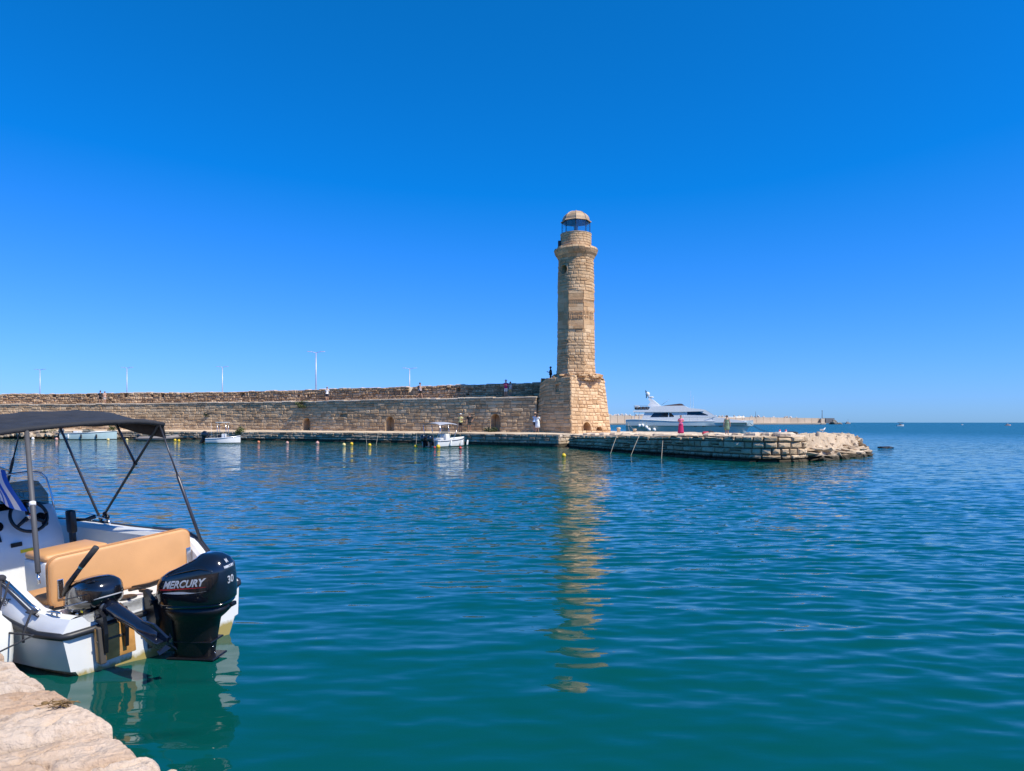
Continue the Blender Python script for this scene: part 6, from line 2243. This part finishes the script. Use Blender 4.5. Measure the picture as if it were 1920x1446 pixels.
# fenders of the yacht, hung over the side facing the mole
ym = Matrix.Translation(YC) @ Matrix.Rotation(R(-17), 4, 'Z')
for i, (zx, zy) in enumerate(((438, 543), (478, 538), (527, 562), (560, 590), (625, 592))):
    p = ym @ Vector((yx(zx), -2.72 - .1 * (i % 2), yz(zy)))
    b_ = empty('ball_fender', p); tag(b_, 'white ball fender hanging on the side of the motor yacht', 'fender', 'ball fenders of the yacht')
    mb = MB(); mb.ball((0, 0, 0), (.27, .27, .3), 12, 8); mb.build('ball', M_FEND, b_, smooth=True)
    mb = MB(); mb.tube([(0, 0, .28), (0, .05, .9)], .02, 5); mb.build('lanyard', M_ROPE, b_)
rope(ym @ Vector((YL - .6, -.2, 2.0)), (26.5, 72, .95), .35, 'thin dark bow line from the yacht to the mole', .018, M_ROPED)
rope(ym @ Vector((YL - .6, -.3, 2.0)), (24.5, 68, 1.0), .35, 'second thin dark bow line from the yacht to the mole', .018, M_ROPED)
rope(ym @ Vector((.2, -2.2, 2.1)), (13.5, 76, 1.1), .4, 'pale stern line from the yacht to the mole by the tower', .025, M_ROPE)
rope(ym @ Vector((.2, -1.2, 2.0)), (12.5, 77, 1.1), .5, 'second pale stern line from the yacht to the mole', .025, M_ROPE)

# ------------------------------------------------------------------ far breakwater
bw_o = empty('breakwater', P(1350, 800, 800) * 1.0)
bw_o.location = (0, 0, 0)
tag(bw_o, 'long pale concrete breakwater with boulders on top and a grey end block', 'breakwater')
M_CONC = mk('pale_concrete', (.50, .40, .30), .9, var=.14, scale=.08)
M_CONC2 = mk('grey_concrete', (.13, .13, .14), .9, var=.12, scale=.2)
def bwp(px, z, dy=0.0):
    Yd = 700 + (px - 1100) / 465 * 130
    return Vector(((px - 960) / FPX * Yd, Yd + dy, z))
def bw_top(px): return interp(px, [1100, 1145, 1400, 1540], [9.2, 9.0, 7.9, 7.0])
for a in range(1080, 1538, 13):
    b_ = min(a + 13, 1537)
    mb = MB()
    g = .12
    A = [bwp(a, 1.6), bwp(b_, 1.6), bwp(b_, bw_top(b_)), bwp(a, bw_top(a))]
    A[0].x += g; A[3].x += g; A[1].x -= g; A[2].x -= g
    mb.loft([A, [p + Vector((0, 14, 0)) for p in A]])
    mb.build('wall_panel', M_CONC, bw_o)
mb = MB()
for (z0, z1, y0) in ((-1.5, .75, -5.0), (.75, 1.7, -5.4)):
    A = [bwp(1080, z0, y0), bwp(1545, z0, y0), bwp(1545, z1, y0), bwp(1080, z1, y0)]
    mb.loft([A, [p + Vector((0, 16, 0)) for p in A]])
mb.build('quay_apron', M_CONC, bw_o)
for px in (1412, 1425, 1438, 1449, 1461, 1472, 1484, 1503, 1518, 1535, 1400, 1386, 1372):
    mb = MB(); mb.box(bwp(px, .55, -5.6), (1.6, .8, 1.5), .1); mb.build('fender_block', M_CONC2, bw_o)
mb = MB(); A = [bwp(1545, 1.2, -5), bwp(1561, 1.2, -5), bwp(1561, 7.0, -5), bwp(1545, 7.0, -5)]; mb.loft([A, [p + Vector((0, 10, 0)) for p in A]]); mb.build('end_block', M_CONC2, bw_o)
mb = MB(); A = [bwp(1537, 1.2, -4), bwp(1546, 1.2, -4), bwp(1546, 6.6, -4), bwp(1537, 6.6, -4)]; mb.loft([A, [p + Vector((0, 10, 0)) for p in A]]); mb.build('stair_block', M_CONC, bw_o)
mb = MB(); mb.tube([bwp(1541.5, 6), bwp(1541.5, 15)], [.45, .25], 8); mb.ball(bwp(1541.5, 15.2), .6, 8, 6); mb.build('harbour_light', M_CONC2, bw_o)
mb = MB(); mb.tube([bwp(1417, 7), bwp(1417, 14)], [.3, .15], 6); mb.build('lamp_pole', M_CONC2, bw_o)
rk = random.Random(77)
mb = MB()
def rock_into(mb, c, s, r):
    bm = bmesh.new(); bmesh.ops.create_icosphere(bm, subdivisions=1, radius=1)
    a = Matrix.Rotation(r.uniform(0, 6), 3, 'Z') @ Matrix.Rotation(r.uniform(0, 3), 3, 'X')
    bm.verts.index_update()
    vs_ = [a @ Vector((p.co.x * s * r.uniform(.7, 1.2), p.co.y * s * r.uniform(.7, 1.2), p.co.z * s * r.uniform(.6, 1))) + c for p in bm.verts]
    mb.add(vs_, [[q.index for q in f_.verts] for f_ in bm.faces], r.uniform(.2, .9)); bm.free()
for i in range(150):
    px = rk.uniform(1100, 1470) if i < 135 else rk.uniform(1470, 1500)
    if px > 1400 and rk.random() < .55: continue
    rock_into(mb, bwp(px, bw_top(px) + rk.uniform(.0, 1.0), rk.uniform(3, 10)), rk.uniform(.7, 1.6), rk)
o = mb.build('armour_rocks', stone_mat('pale_boulders', (.38, .36, .33), (.5, .48, .45), (.62, .60, .57), grain=.2), bw_o); o['kind'] = 'stuff'
mb = MB()
for i in range(60):
    px = 1556 + 19 * rk.random() ** 1.5
    rock_into(mb, bwp(px, max(.2, (1576 - px) / 16 * 4.5 * rk.random()), rk.uniform(-8, 4)), rk.uniform(.8, 1.8), rk)
o = mb.build('end_rocks', stone_mat('grey_boulders', (.2, .18, .15), (.3, .26, .22), (.4, .36, .3), grain=.2), bw_o); o['kind'] = 'stuff'

# ------------------------------------------------------------------ street lamps behind the parapet
M_LAMP = mk('galvanised', (.42, .43, .44), .45, .5, var=.08)
LAMPS = [(75, 693.5, 150, 'double-armed street lamp at the far left end of the parapet'),
         (238, 690, 146, 'double-armed street lamp above the parapet near the couple'),
         (417, 688.5, 140, 'double-armed street lamp above the parapet over the small white boat'),
         (592.5, 661, 104, 'tallest double-armed street lamp, behind the person in white top'),
         (768, 691.5, 128, 'double-armed street lamp by the notch in the parapet')]
for (px, py, Yd, lab) in LAMPS:
    top = P(px, py, Yd)
    root = empty('street_lamp', (top.x, top.y, 3.0), R(rng.uniform(-8, 8)))
    tag(root, lab, 'street lamp', 'street lamps on the outer pier')
    h_ = top.z - 3.0
    mb = MB(); mb.tube([(0, 0, 0), (0, 0, h_ * .45), (0, 0, h_)], [.13, .10, .065], 10); mb.build('pole', M_LAMP, root, smooth=True)
    mb = MB(); mb.lathe([(.25, 0), (.25, .03), (.16, .05), (.15, .35)], 12); mb.build('base', M_LAMP, root, smooth=True)
    for sgn in (-1, 1):
        mb = MB(); mb.tube([(0, 0, h_ - .05), (sgn * .45, 0, h_ + .06), (sgn * .6, 0, h_ + .08)], [.04, .035, .03], 8); arm = mb.build('arm', M_LAMP, root, smooth=True)
        mb = MB(); mb.loft([[Vector((sgn * x, -w, h_ + .08 + .05 * (x - .5) - t_)), Vector((sgn * x, w, h_ + .08 + .05 * (x - .5) - t_)), Vector((sgn * x, w * .8, h_ + .13 + .05 * (x - .5))), Vector((sgn * x, -w * .8, h_ + .13 + .05 * (x - .5)))] for x, w, t_ in ((.5, .08, .0), (.7, .17, .01), (1.15, .17, .01), (1.28, .08, .0))])
        mb.build('lamp_head', mk('lamp_grey', (.30, .31, .33), .5), arm)

# ------------------------------------------------------------------ shrubs
M_LEAF = mk('shrub_leaf', (.085, .10, .025), .7, var=.45, scale=3)
M_LEAFD = mk('dark_leaf', (.035, .05, .018), .7, var=.4, scale=3)
M_TWIG = mk('twig', (.10, .07, .045), .9)
def shrub(c, s, label, mat, n=260, seed=0, group=None, hang=0.0):
    r = random.Random(seed)
    root = empty('shrub', c); tag(root, label, 'shrub', group)
    mb = MB()
    lobes = [(Vector((r.uniform(-.7, .7) * s[0], r.uniform(-.5, .5) * s[1], r.uniform(.1, .8) * s[2] - hang * r.random())), r.uniform(.3, .55)) for _ in range(7)]
    for i in range(n):
        lc, lr_ = r.choice(lobes)
        d = Vector((r.gauss(0, 1), r.gauss(0, 1), r.gauss(0, 1))).normalized() * r.random() ** .4 * lr_
        p = lc + Vector((d.x * s[0], d.y * s[1], d.z * s[2]))
        if p.z < -hang: continue
        a = Vector((r.uniform(-1, 1), r.uniform(-1, 1), r.uniform(-.6, 1))).normalized(); b_ = a.cross(Vector((r.uniform(-1, 1), r.uniform(-1, 1), .3))).normalized()
        k = r.uniform(.05, .11)
        mb.add([p - a * k, p + b_ * k * .5, p + a * k, p - b_ * k * .5], [(0, 1, 2, 3)])
    mb.build('foliage', mat, root, normals=False)
    mb = MB()
    for lc, lr_ in lobes:
        mb.tube([Vector((0, 0, -.05)), lc * .5, lc], [.03, .02, .01], 5)
    mb.build('stem', M_TWIG, root)
    return root
s_ = PW.s_at_px(567); p = qw(s_, 4.0, .10)
shrub(p + Vector((0, 0, .0)), (.9, .45, .5), 'bushy green caper shrub growing from the top of the harbour wall', M_LEAF, 420, 1, hang=.7)
s_ = PL.s_at_px(921); p = ql(s_, .95, -1.5)
s_ = PW.s_at_px(924); p = qw(s_, 1.12, .55)
shrub(p, (.7, .4, .55), 'dark leafy weeds at the foot of the arched niche nearest the tower', M_LEAFD, 320, 2)
for i, (px, w_, lab) in enumerate(((84, 1.9, 'green scrub on the ledge behind the pale teal motorboat stern'), (28, 1.2, 'green scrub on the rocks at the far end of the ledge'), (212, .9, 'scrubby bush on the ledge between the dinghy and teal motorboat'), (449, .7, 'small bush on the ledge by the bow of the small white boat'))):
    s_ = PL.s_at_px(px); p = ql(s_, ledge_z(s_), .05)
    shrub(p, (w_, .5, .75), lab, M_LEAF, 380, 10 + i, hang=.5)
s_ = PW.s_at_px(388); p = qw(s_, 2.9, .08)
shrub(p, (.35, .15, .3), 'tiny tuft of weeds half way up the harbour wall', M_LEAFD, 90, 31, hang=.2)
# tumbled rocks under the ledge at the far left
for i in range(34):
    px = -10 + 26 * (i % 10) + sr.uniform(-8, 8)
    s_ = PL.s_at_px(px); d = sr.uniform(.1, 1.0)
    p = ql(s_, 0, d); p.z = .25 + .45 * (1 - d) + sr.uniform(-.1, .1)
    q_ = sr.uniform(.3, .6)
    boulder(p, (q_ * 1.2, q_, q_ * .75), 300 + i, M_LEDGE, 'grey tumbled boulder at the foot of the far left ledge', 'tumbled rocks under the ledge', sub=1)

# ------------------------------------------------------------------ people
SKIN_JOBS = []
M_SKIN = [mk('skin_a', (.42, .24, .16), .55, var=.06), mk('skin_b', (.30, .16, .10), .55, var=.06)]


def skin_obj(name, nodes, edges, mat, parent, sub=1):
    me = bpy.data.meshes.new(name)
    me.from_pydata([n_[0] for n_ in nodes], edges, [])
    o = bpy.data.objects.new(name, me); COL.objects.link(o); o.parent = parent
    m_ = o.modifiers.new('skin', 'SKIN'); m_.use_smooth_shade = True
    lay = me.skin_vertices[0]
    for i, n_ in enumerate(nodes):
        r_ = n_[1]
        lay.data[i].radius = r_ if isinstance(r_, tuple) else (r_, r_)
        lay.data[i].use_root = (i == 0)
    o.modifiers.new('sub', 'SUBSURF').levels = sub
    o.modifiers['sub'].render_levels = sub
    me.materials.append(mat)
    SKIN_JOBS.append(o)
    return o


ARMS = {'down': ((-.03, .25, 1.13), (.05, .27, .88)), 'hip': ((-.10, .40, 1.17), (.07, .22, 1.02)), 'phone': ((.04, .26, 1.16), (.27, .13, 1.22)),
        'up': ((.14, .26, 1.28), (.24, .10, 1.50)), 'fwd': ((.10, .24, 1.16), (.30, .16, 1.10)), 'round': ((-.02, .34, 1.25), (.10, .48, 1.32)), 'back': ((-.12, .26, 1.16), (-.05, .12, .98))}


def person(px, py, Yd, h, face, top, bottom, label, hair=(.03, .02, .015), hat=None, kind='shorts', larm='down', rarm='down', skin=0, stride=0.0,
           shoes=(.05, .05, .05), z=None, long_hair=False, loc=None, sleeve=True, bag=None):
    c = loc or P(px, py, Yd)
    if z is not None: c.z = z
    root = empty('person', c, R(face)); root.scale = (h / 1.75,) * 3
    tag(root, label, 'person', 'people on the harbour wall and mole')
    V_ = {}
    V_['pelvis'] = (0, 0, .96); V_['belly'] = (.0, 0, 1.09); V_['chest'] = (.005, 0, 1.29); V_['nb'] = (-.005, 0, 1.44); V_['neck'] = (.0, 0, 1.515)
    V_['jaw'] = (.03, 0, 1.57); V_['head'] = (.02, 0, 1.645); V_['crown'] = (.012, 0, 1.715)
    nodes = [(V_['pelvis'], (.15, .11)), (V_['belly'], (.135, .105)), (V_['chest'], (.16, .115)), (V_['nb'], (.10, .075)), (V_['neck'], .053), (V_['jaw'], (.062, .07)), (V_['head'], (.078, .092)), (V_['crown'], (.05, .06))]
    edges = [(0, 1), (1, 2), (2, 3), (3, 4), (4, 5), (5, 6), (6, 7)]
    J = {}
    for sgn, pose in ((1, larm), (-1, rarm)):
        e, w = ARMS[pose]
        e = (e[0], e[1] * sgn, e[2]); w = (w[0], w[1] * sgn, w[2])
        sh = (0, .165 * sgn, 1.415)
        d = (Vector(w) - Vector(e)).normalized()
        hd = Vector(w) + d * .075
        i0 = len(nodes)
        nodes += [(sh, .058), (e, .043), (w, .030), (tuple(hd), (.036, .022))]
        edges += [(3, i0), (i0, i0 + 1), (i0 + 1, i0 + 2), (i0 + 2, i0 + 3)]
        sd = d.cross(Vector((1, 0, .2))).normalized()
        for k, (off, ln) in enumerate(((-.03, .075), (-.01, .088), (.01, .082), (.03, .062))):
            tip = hd + d * ln + sd * off * 1.2
            mid = hd + d * ln * .5 + sd * off + Vector((.012, 0, 0))
            nodes += [(tuple(mid), .0095), (tuple(tip), .008)]
            edges += [(i0 + 3, len(nodes) - 2), (len(nodes) - 2, len(nodes) - 1)]
        th = Vector(w) + d * .05 - sd * .045 + Vector((.02, 0, 0))
        nodes += [(tuple(th), .010)]; edges += [(i0 + 2, len(nodes) - 1)]
        J[sgn] = (sh, e, w)
        st_ = stride * sgn
        hip = (0, .09 * sgn, .90); kn = (.03 + st_ * .25, .095 * sgn, .50); an = (-.02 + st_ * .55 - (.10 if st_ < 0 else 0), .10 * sgn, .09 + (.10 if st_ < -.1 else 0)); to = (an[0] + .15, .12 * sgn, an[2] - .055)
        i1 = len(nodes)
        nodes += [(hip, .092), (kn, .058), (((kn[0] + an[0]) / 2 - .02, kn[1], .33), .056), (an, .040), (to, .032)]
        edges += [(0, i1), (i1, i1 + 1), (i1 + 1, i1 + 2), (i1 + 2, i1 + 3), (i1 + 3, i1 + 4)]
        J[('leg', sgn)] = (hip, kn, an, to)
    skin_obj('body', nodes, edges, M_SKIN[skin], root, 1)
    tm = mk('cloth_%s' % (top,), top, .85, var=.12, scale=8)
    bm_ = mk('cloth_%s' % (bottom,), bottom, .85, var=.12, scale=8)
    # shirt
    hem = .93 if kind != 'dress' else 1.05
    nd = [((0, 0, 1.09), (.175, .15)), ((0, 0, hem), (.18, .15)), ((.005, 0, 1.29), (.205, .165)), ((-.005, 0, 1.425), (.155, .125))]
    ed_ = [(0, 1), (0, 2), (2, 3)]
    for sgn in (1, -1):
        sh, e, w = J[sgn]
        i0 = len(nd)
        nd += [(sh, .076), (tuple(Vector(sh).lerp(Vector(e), .75 if sleeve else .2)), .066)]
        ed_ += [(3, i0), (i0, i0 + 1)]
    skin_obj('dress_top' if kind == 'dress' else 'shirt', nd, ed_, tm, root, 1)
    if kind == 'dress':
        mb = MB()
        mb.loft([[Vector((a_ * math.cos(t), b_ * math.sin(t) * (1 + .06 * math.sin(5 * t)), z_)) for t in [2 * math.pi * k / 20 for k in range(20)]] for z_, a_, b_ in ((1.12, .125, .165), (.98, .145, .19), (.80, .165, .215), (.60, .18, .235), (.44, .185, .24))])
        mb.build('skirt', bm_, root, smooth=True)
    elif kind == 'long':
        mb = MB()
        mb.loft([[Vector((a_ * math.cos(t), b_ * math.sin(t) * (1 + .07 * math.sin(6 * t)), z_)) for t in [2 * math.pi * k / 24 for k in range(24)]] for z_, a_, b_ in ((1.02, .13, .17), (.85, .155, .20), (.55, .17, .22), (.25, .20, .26), (.10, .21, .27))])
        mb.build('skirt', bm_, root, smooth=True)
    else:
        end = .45 if kind == 'shorts' else .97
        nd = [((0, 0, .97), (.165, .13)), ((0, 0, 1.04), (.15, .12))]; ed_ = [(0, 1)]
        for sgn in (1, -1):
            hip, kn, an, to = J[('leg', sgn)]
            i0 = len(nd)
            if kind == 'shorts':
                nd += [(hip, .108), (tuple(Vector(hip).lerp(Vector(kn), .8)), .088)]
                ed_ += [(0, i0), (i0, i0 + 1)]
            else:
                nd += [(hip, .108), (kn, .078), (tuple(Vector(kn).lerp(Vector(an), .92)), .062)]
                ed_ += [(0, i0), (i0, i0 + 1), (i0 + 1, i0 + 2)]
        skin_obj('shorts' if kind == 'shorts' else 'trousers', nd, ed_, bm_, root, 1)
    mb = MB()
    for sgn in (1, -1):
        hip, kn, an, to = J[('leg', sgn)]
        mb.ball((an[0] + .06, to[1], an[2] - .045), (.135, .048, .045), 10, 6)
    mb.build('shoes', mk('shoe_%s' % (shoes,), shoes, .7), root, smooth=True)
    hm = mk('hair_%s' % (hair,), hair, .8, var=.2)
    mb = MB(); mb.ball((-.005, 0, 1.665), (.098, .088, .095), 14, 10)
    if long_hair: mb.ball((-.06, 0, 1.55), (.055, .085, .16), 10, 8)
    mb.build('hair', hm, root, smooth=True)
    # face: nose, eyes, mouth, ears
    mb = MB(); mb.ball((.112, 0, 1.615), (.018, .013, .024), 8, 6); mb.ball((.01, .088, 1.625), (.018, .01, .03), 8, 6); mb.ball((.01, -.088, 1.625), (.018, .01, .03), 8, 6); mb.ball((.055, 0, 1.61), (.055, .066, .085), 12, 8)
    fo_ = mb.build('face', M_SKIN[skin], root, smooth=True)
    mb = MB()
    for y in (-.03, .03): mb.ball((.104, y, 1.64), (.008, .012, .007), 8, 6)
    mb.ball((.105, 0, 1.572), (.006, .022, .005), 8, 4); mb.build('eyes_and_mouth', mk('feature_dark', (.06, .03, .025), .6), root, smooth=True)
    if hat:
        col, style = hat
        hm2 = mk('hat_%s' % (col,), col, .8, var=.1)
        mb = MB()
        if style == 'cap':
            mb.ball((.0, 0, 1.70), (.108, .098, .08), 14, 8); mb.box((.12, 0, 1.70), (.12, .15, .012), .005)
        else:
            mb.lathe([(.0, 1.79), (.07, 1.785), (.10, 1.75), (.105, 1.695), (.19, 1.675), (.19, 1.668), (.10, 1.68)], 18)
        mb.build('hat', hm2, root, smooth=True)
    if bag:
        mb = MB(); mb.box((-.17, 0, 1.22), (.13, .30, .42), .05); mb.build('backpack', mk('bag_%s' % (bag,), bag, .8), root, smooth=True)
    return root


def on_walk(px, d=-.9):
    s_ = PW.s_at_px(px); p = qw(s_, 0, d); p.z = walk_z(s_) + .035
    return p
def on_ledge(px, f=.75):
    sa = PL.s_at_px(px); sb = PW.s_at_px(px)
    p = ql(sa, ledge_z(sa), 0).lerp(qw(sb, Z_FOOT + .03, 0), f); return p
W_, K_ = (.72, .71, .69), (.015, .015, .018)
# on the walkway
person(0, 0, 0, 1.72, -70, (.02, .02, .025), (.02, .02, .02), 'person in black top leaning close to a companion on the walkway', loc=on_walk(178.5), larm='round', hat=((.05, .055, .07), 'cap'))
person(0, 0, 0, 1.62, 150, (.50, .30, .22), (.66, .60, .55), 'person in pinkish top and white shorts held by a companion in black', loc=on_walk(187), rarm='up', hair=(.15, .08, .04), skin=0)
person(0, 0, 0, 1.70, 100, (.72, .70, .70), (.02, .025, .05), 'person in white t-shirt and navy shorts facing the parapet under the tallest lamp', loc=on_walk(596, -1.35), rarm='fwd', larm='fwd', hair=(.30, .20, .12))
person(0, 0, 0, 1.72, -5, (.66, .52, .50), (.015, .015, .02), 'person in pale pink tank top and black shorts walking by the parapet notch', loc=on_walk(778), stride=.5, sleeve=False, rarm='phone', bag=(.02, .02, .025))
person(0, 0, 0, 1.70, -100, (.62, .03, .16), (.72, .70, .66), 'person in bright pink top, white shorts and white sun hat on the walkway', loc=on_walk(940), hat=((.72, .70, .66), 'brim'), larm='phone', rarm='phone')
person(0, 0, 0, 1.55, -140, (.62, .55, .50), (.55, .42, .18), 'person in tan shorts behind the companion in bright pink top', loc=on_walk(944.5, -1.3), kind='shorts', rarm='fwd', hair=(.10, .06, .04))
# on the ledge
person(0, 0, 0, 1.76, -120, (.60, .55, .24), (.015, .015, .02), 'person in pale yellow t-shirt, black shorts and white cap, hand on hip', loc=on_ledge(863.5, .7), hat=(W_, 'cap'), rarm='hip', larm='phone', skin=1)
person(0, 0, 0, 1.82, -70, (.012, .012, .016), (.07, .07, .06), 'tall person in black t-shirt and dark shorts beside the one in yellow', loc=on_ledge(880, .7), rarm='down', larm='hip', skin=1, hair=(.10, .055, .03))
person(0, 0, 0, 1.80, 55, (.40, .52, .70), (.03, .035, .06), 'person in light blue shirt and dark shorts facing the shaded wall', loc=on_ledge(1003, .8), hat=((.45, .28, .18), 'brim'), rarm='phone', larm='fwd')
person(0, 0, 0, 1.70, 60, (.62, .68, .72), (.62, .68, .72), 'person in short white dress facing the shaded wall beside the tower', loc=on_ledge(1017.5, .8), kind='dress', larm='fwd', rarm='fwd', long_hair=True)
# on top of the tower base
pt = P(1032.5, 0, 69.3); pt.z = 5.64
mb = MB(); mb.box(Vector((pt.x, pt.y, 4.9)) - LH_O, (1.5, 1.5, 1.48), .05); mb.build('rear_step', M_TOWER, LH)
person(0, 0, 0, 1.66, 178, (.010, .010, .013), (.012, .012, .016), 'person in dark clothes and cap standing on top of the lighthouse base', loc=pt, kind='trousers', hat=((.012, .012, .016), 'cap'), larm='phone', rarm='phone', skin=1)
# on the mole
def on_mole(px, Yd):
    p = P(px, 800, Yd); p.z = mole_z(p.x, p.y) + .0
    return p
person(0, 0, 0, 1.60, -100, (.66, .14, .28), (.42, .012, .10), 'person in pink top and long crimson skirt standing on the mole, arms folded', loc=on_mole(1276.5, 61), kind='long', larm='phone', rarm='phone', hair=(.20, .09, .05))
person(0, 0, 0, 1.58, 75, (.16, .24, .15), (.16, .24, .15), 'person in knee-length green dress standing on the mole, back turned', loc=on_mole(1363, 58.5), kind='dress', hair=(.06, .035, .025), sleeve=False)
dg = bpy.context.evaluated_depsgraph_get()
for o in SKIN_JOBS:
    me = bpy.data.meshes.new_from_object(o.evaluated_get(dg))
    o.modifiers.clear(); o.data = me
    me.polygons.foreach_set('use_smooth', [True] * len(me.polygons))

# ------------------------------------------------------------------ belongings on the mole
def duffel(c, col, label, s=1.0, rz=0.0):
    root = empty('bag', c, rz); tag(root, label, 'bag')
    mb = MB(); mb.tube([(-.26 * s, 0, .13 * s), (-.2 * s, 0, .14 * s), (.2 * s, 0, .14 * s), (.26 * s, 0, .13 * s)], [.09 * s, .145 * s, .145 * s, .09 * s], 14); mb.build('body', mk('bag_%s' % (col,), col, .8, var=.2), root, smooth=True)
    mb = MB(); mb.tube([Vector((-.1 * s, .06 * s, .24 * s)), Vector((-.06 * s, .06 * s, .33 * s)), Vector((.06 * s, .06 * s, .33 * s)), Vector((.1 * s, .06 * s, .24 * s))], .012 * s, 6); mb.build('handle', M_BLACK2, root, smooth=True)
duffel(on_mole(1323, 57), (.50, .04, .07), 'red bag lying on the mole beside a black one', 1.0, .3)
duffel(on_mole(1331.5, 57.5), (.02, .02, .03), 'black bag lying on the mole beside a red one', 1.15, -.2)
for (px, lab) in ((1462, 'red and white cone on the mole, next to the green-dressed person'), (1473.5, 'red and white cone on the mole beside a dark rock')):
    p = on_mole(px, 47); root = empty('traffic_cone', p); tag(root, lab, 'traffic cone')
    mb = MB(); mb.lathe([(.17, .0), (.17, .03), (.12, .035), (.05, .36), (.03, .38)], 14); mb.build('body', mk('cone_red', (.62, .07, .07), .5), root, smooth=True)
    mb = MB(); mb.lathe([(.097, .15), (.099, .155), (.075, .26), (.07, .262)], 14, caps=False); mb.build('white_band', M_WHITE_D, root, smooth=True)
p = on_mole(1486, 46.5); boulder(p + Vector((0, 0, .10)), (.42, .3, .22), 401, M_DARK, 'dark brown rock lying on the mole edge by the cones', None)
for (px, yd, h_) in ((1190, 70, .35), (1160, 68, .5)):
    p = on_mole(px, yd); root = empty('bollard', p); tag(root, 'squat pale stone bollard on the mole, %s the lighthouse base' % ('close beside' if px == 1160 else 'a little way from'), 'bollard')
    mb = MB(); mb.lathe([(.16, -.02), (.15, h_ * .7), (.19, h_ * .75), (.19, h_ * .92), (.12, h_)], 14); mb.build('post', M_TOPS, root, smooth=True)
    mb = MB(); mb.lathe([(.24, -.03), (.24, .05), (.17, .06)], 14); mb.build('foot', M_TOPS, root)
# seagull on the rock
p = Vector((20.9, 49.2, 1.30)); g_ = empty('seagull', p, R(20)); tag(g_, 'white seagull resting on the end of the rock shelf', 'bird')
nodes = [((0, 0, .20), (.075, .07)), ((.10, 0, .22), (.06, .06)), ((.17, 0, .30), .035), ((.20, 0, .345), .036), ((.27, 0, .335), .008), ((-.12, 0, .19), (.05, .035)), ((-.24, 0, .19), (.03, .012)), ((0.02, .03, .10), .012), ((0.02, .03, .0), .008), ((0.02, -.03, .10), .012), ((0.02, -.03, .0), .008)]
go = skin_obj('body', nodes, [(0, 1), (1, 2), (2, 3), (3, 4), (0, 5), (5, 6), (0, 7), (7, 8), (0, 9), (9, 10)], mk('gull_white', (.72, .72, .70), .7), g_)
dg = bpy.context.evaluated_depsgraph_get(); me = bpy.data.meshes.new_from_object(go.evaluated_get(dg)); go.modifiers.clear(); go.data = me
mb = MB()
for sgn in (-1, 1): mb.ball((-.06, sgn * .062, .215), (.16, .018, .05), 10, 6)
mb.build('folded_wings', mk('gull_grey', (.30, .31, .33), .7), g_, smooth=True)

# ------------------------------------------------------------------ far boats on the open sea
def far_boat(px, wy, L, label, canopy=None, hull=(.62, .62, .62), mast=0.0, sail=False):
    c = G(px, wy); c.z = 0
    root = empty('distant_boat', c, R(rng.uniform(-15, 15))); tag(root, label, 'boat', 'boats far out at sea')
    st_ = craft_hull(L, L * .36, L * .16, bow_rise=L * .08)
    mb = MB(); rg = []
    for x, hb, S, kz in st_:
        half = [(0, -.1), (hb * .8, 0), (hb, S)]
        rg.append([Vector((x - L / 2, -w, z)) for w, z in half[::-1]] + [Vector((x - L / 2, w, z)) for w, z in half[1:]])
    mb.loft(rg, caps=False, closed=False); mb.add(rg[0], [tuple(range(len(rg[0])))])
    for a, b_ in zip(rg[:-1], rg[1:]): mb.add([a[0], b_[0], b_[-1], a[-1]], [(0, 1, 2, 3)])
    mb.build('hull', mk('far_hull_%s' % (hull,), hull, .4), root)
    if canopy:
        mb = MB(); mb.box((0, 0, L * .50), (L * .62, L * .34, L * .05), L * .02); mb.build('canopy', mk('far_canopy', canopy, .8), root)
        mb = MB()
        for x in (-.25, .25):
            for y in (-.15, .15): mb.tube([(x * L, y * L, L * .15), (x * L, y * L, L * .5)], L * .012, 5)
        mb.build('canopy_posts', M_CHROME, root)
        mb = MB(); mb.box((0, 0, L * .22), (L * .3, L * .2, L * .22), L * .03); mb.build('wheelhouse', mk('far_dark', (.05, .05, .06), .6), root)
    if mast:
        mb = MB(); mb.tube([(0, 0, L * .1), (0, 0, mast)], L * .012, 5); mb.build('mast', M_CONC2, root)
        mb = MB(); mb.box((-L * .1, 0, L * .26), (L * .35, L * .22, L * .22), .1); mb.build('cabin', mk('far_cabin', (.30, .26, .24), .6), root)
far_boat(1688, 799.2, 4.0, 'small motorboat with dark sunshade out on the open sea', canopy=(.02, .025, .05))
far_boat(1590, 794.9, 9.0, 'fishing boat with short mast far out beyond the breakwater end', mast=8, hull=(.34, .30, .28))
far_boat(1890, 798.3, 3.4, 'low white and red boat far out on the empty sea', hull=(.62, .40, .34), mast=1.2)
far_boat(1804, 797, 2.0, 'tiny white craft with a figure far out on the sea', hull=(.70, .70, .70), mast=3.2)
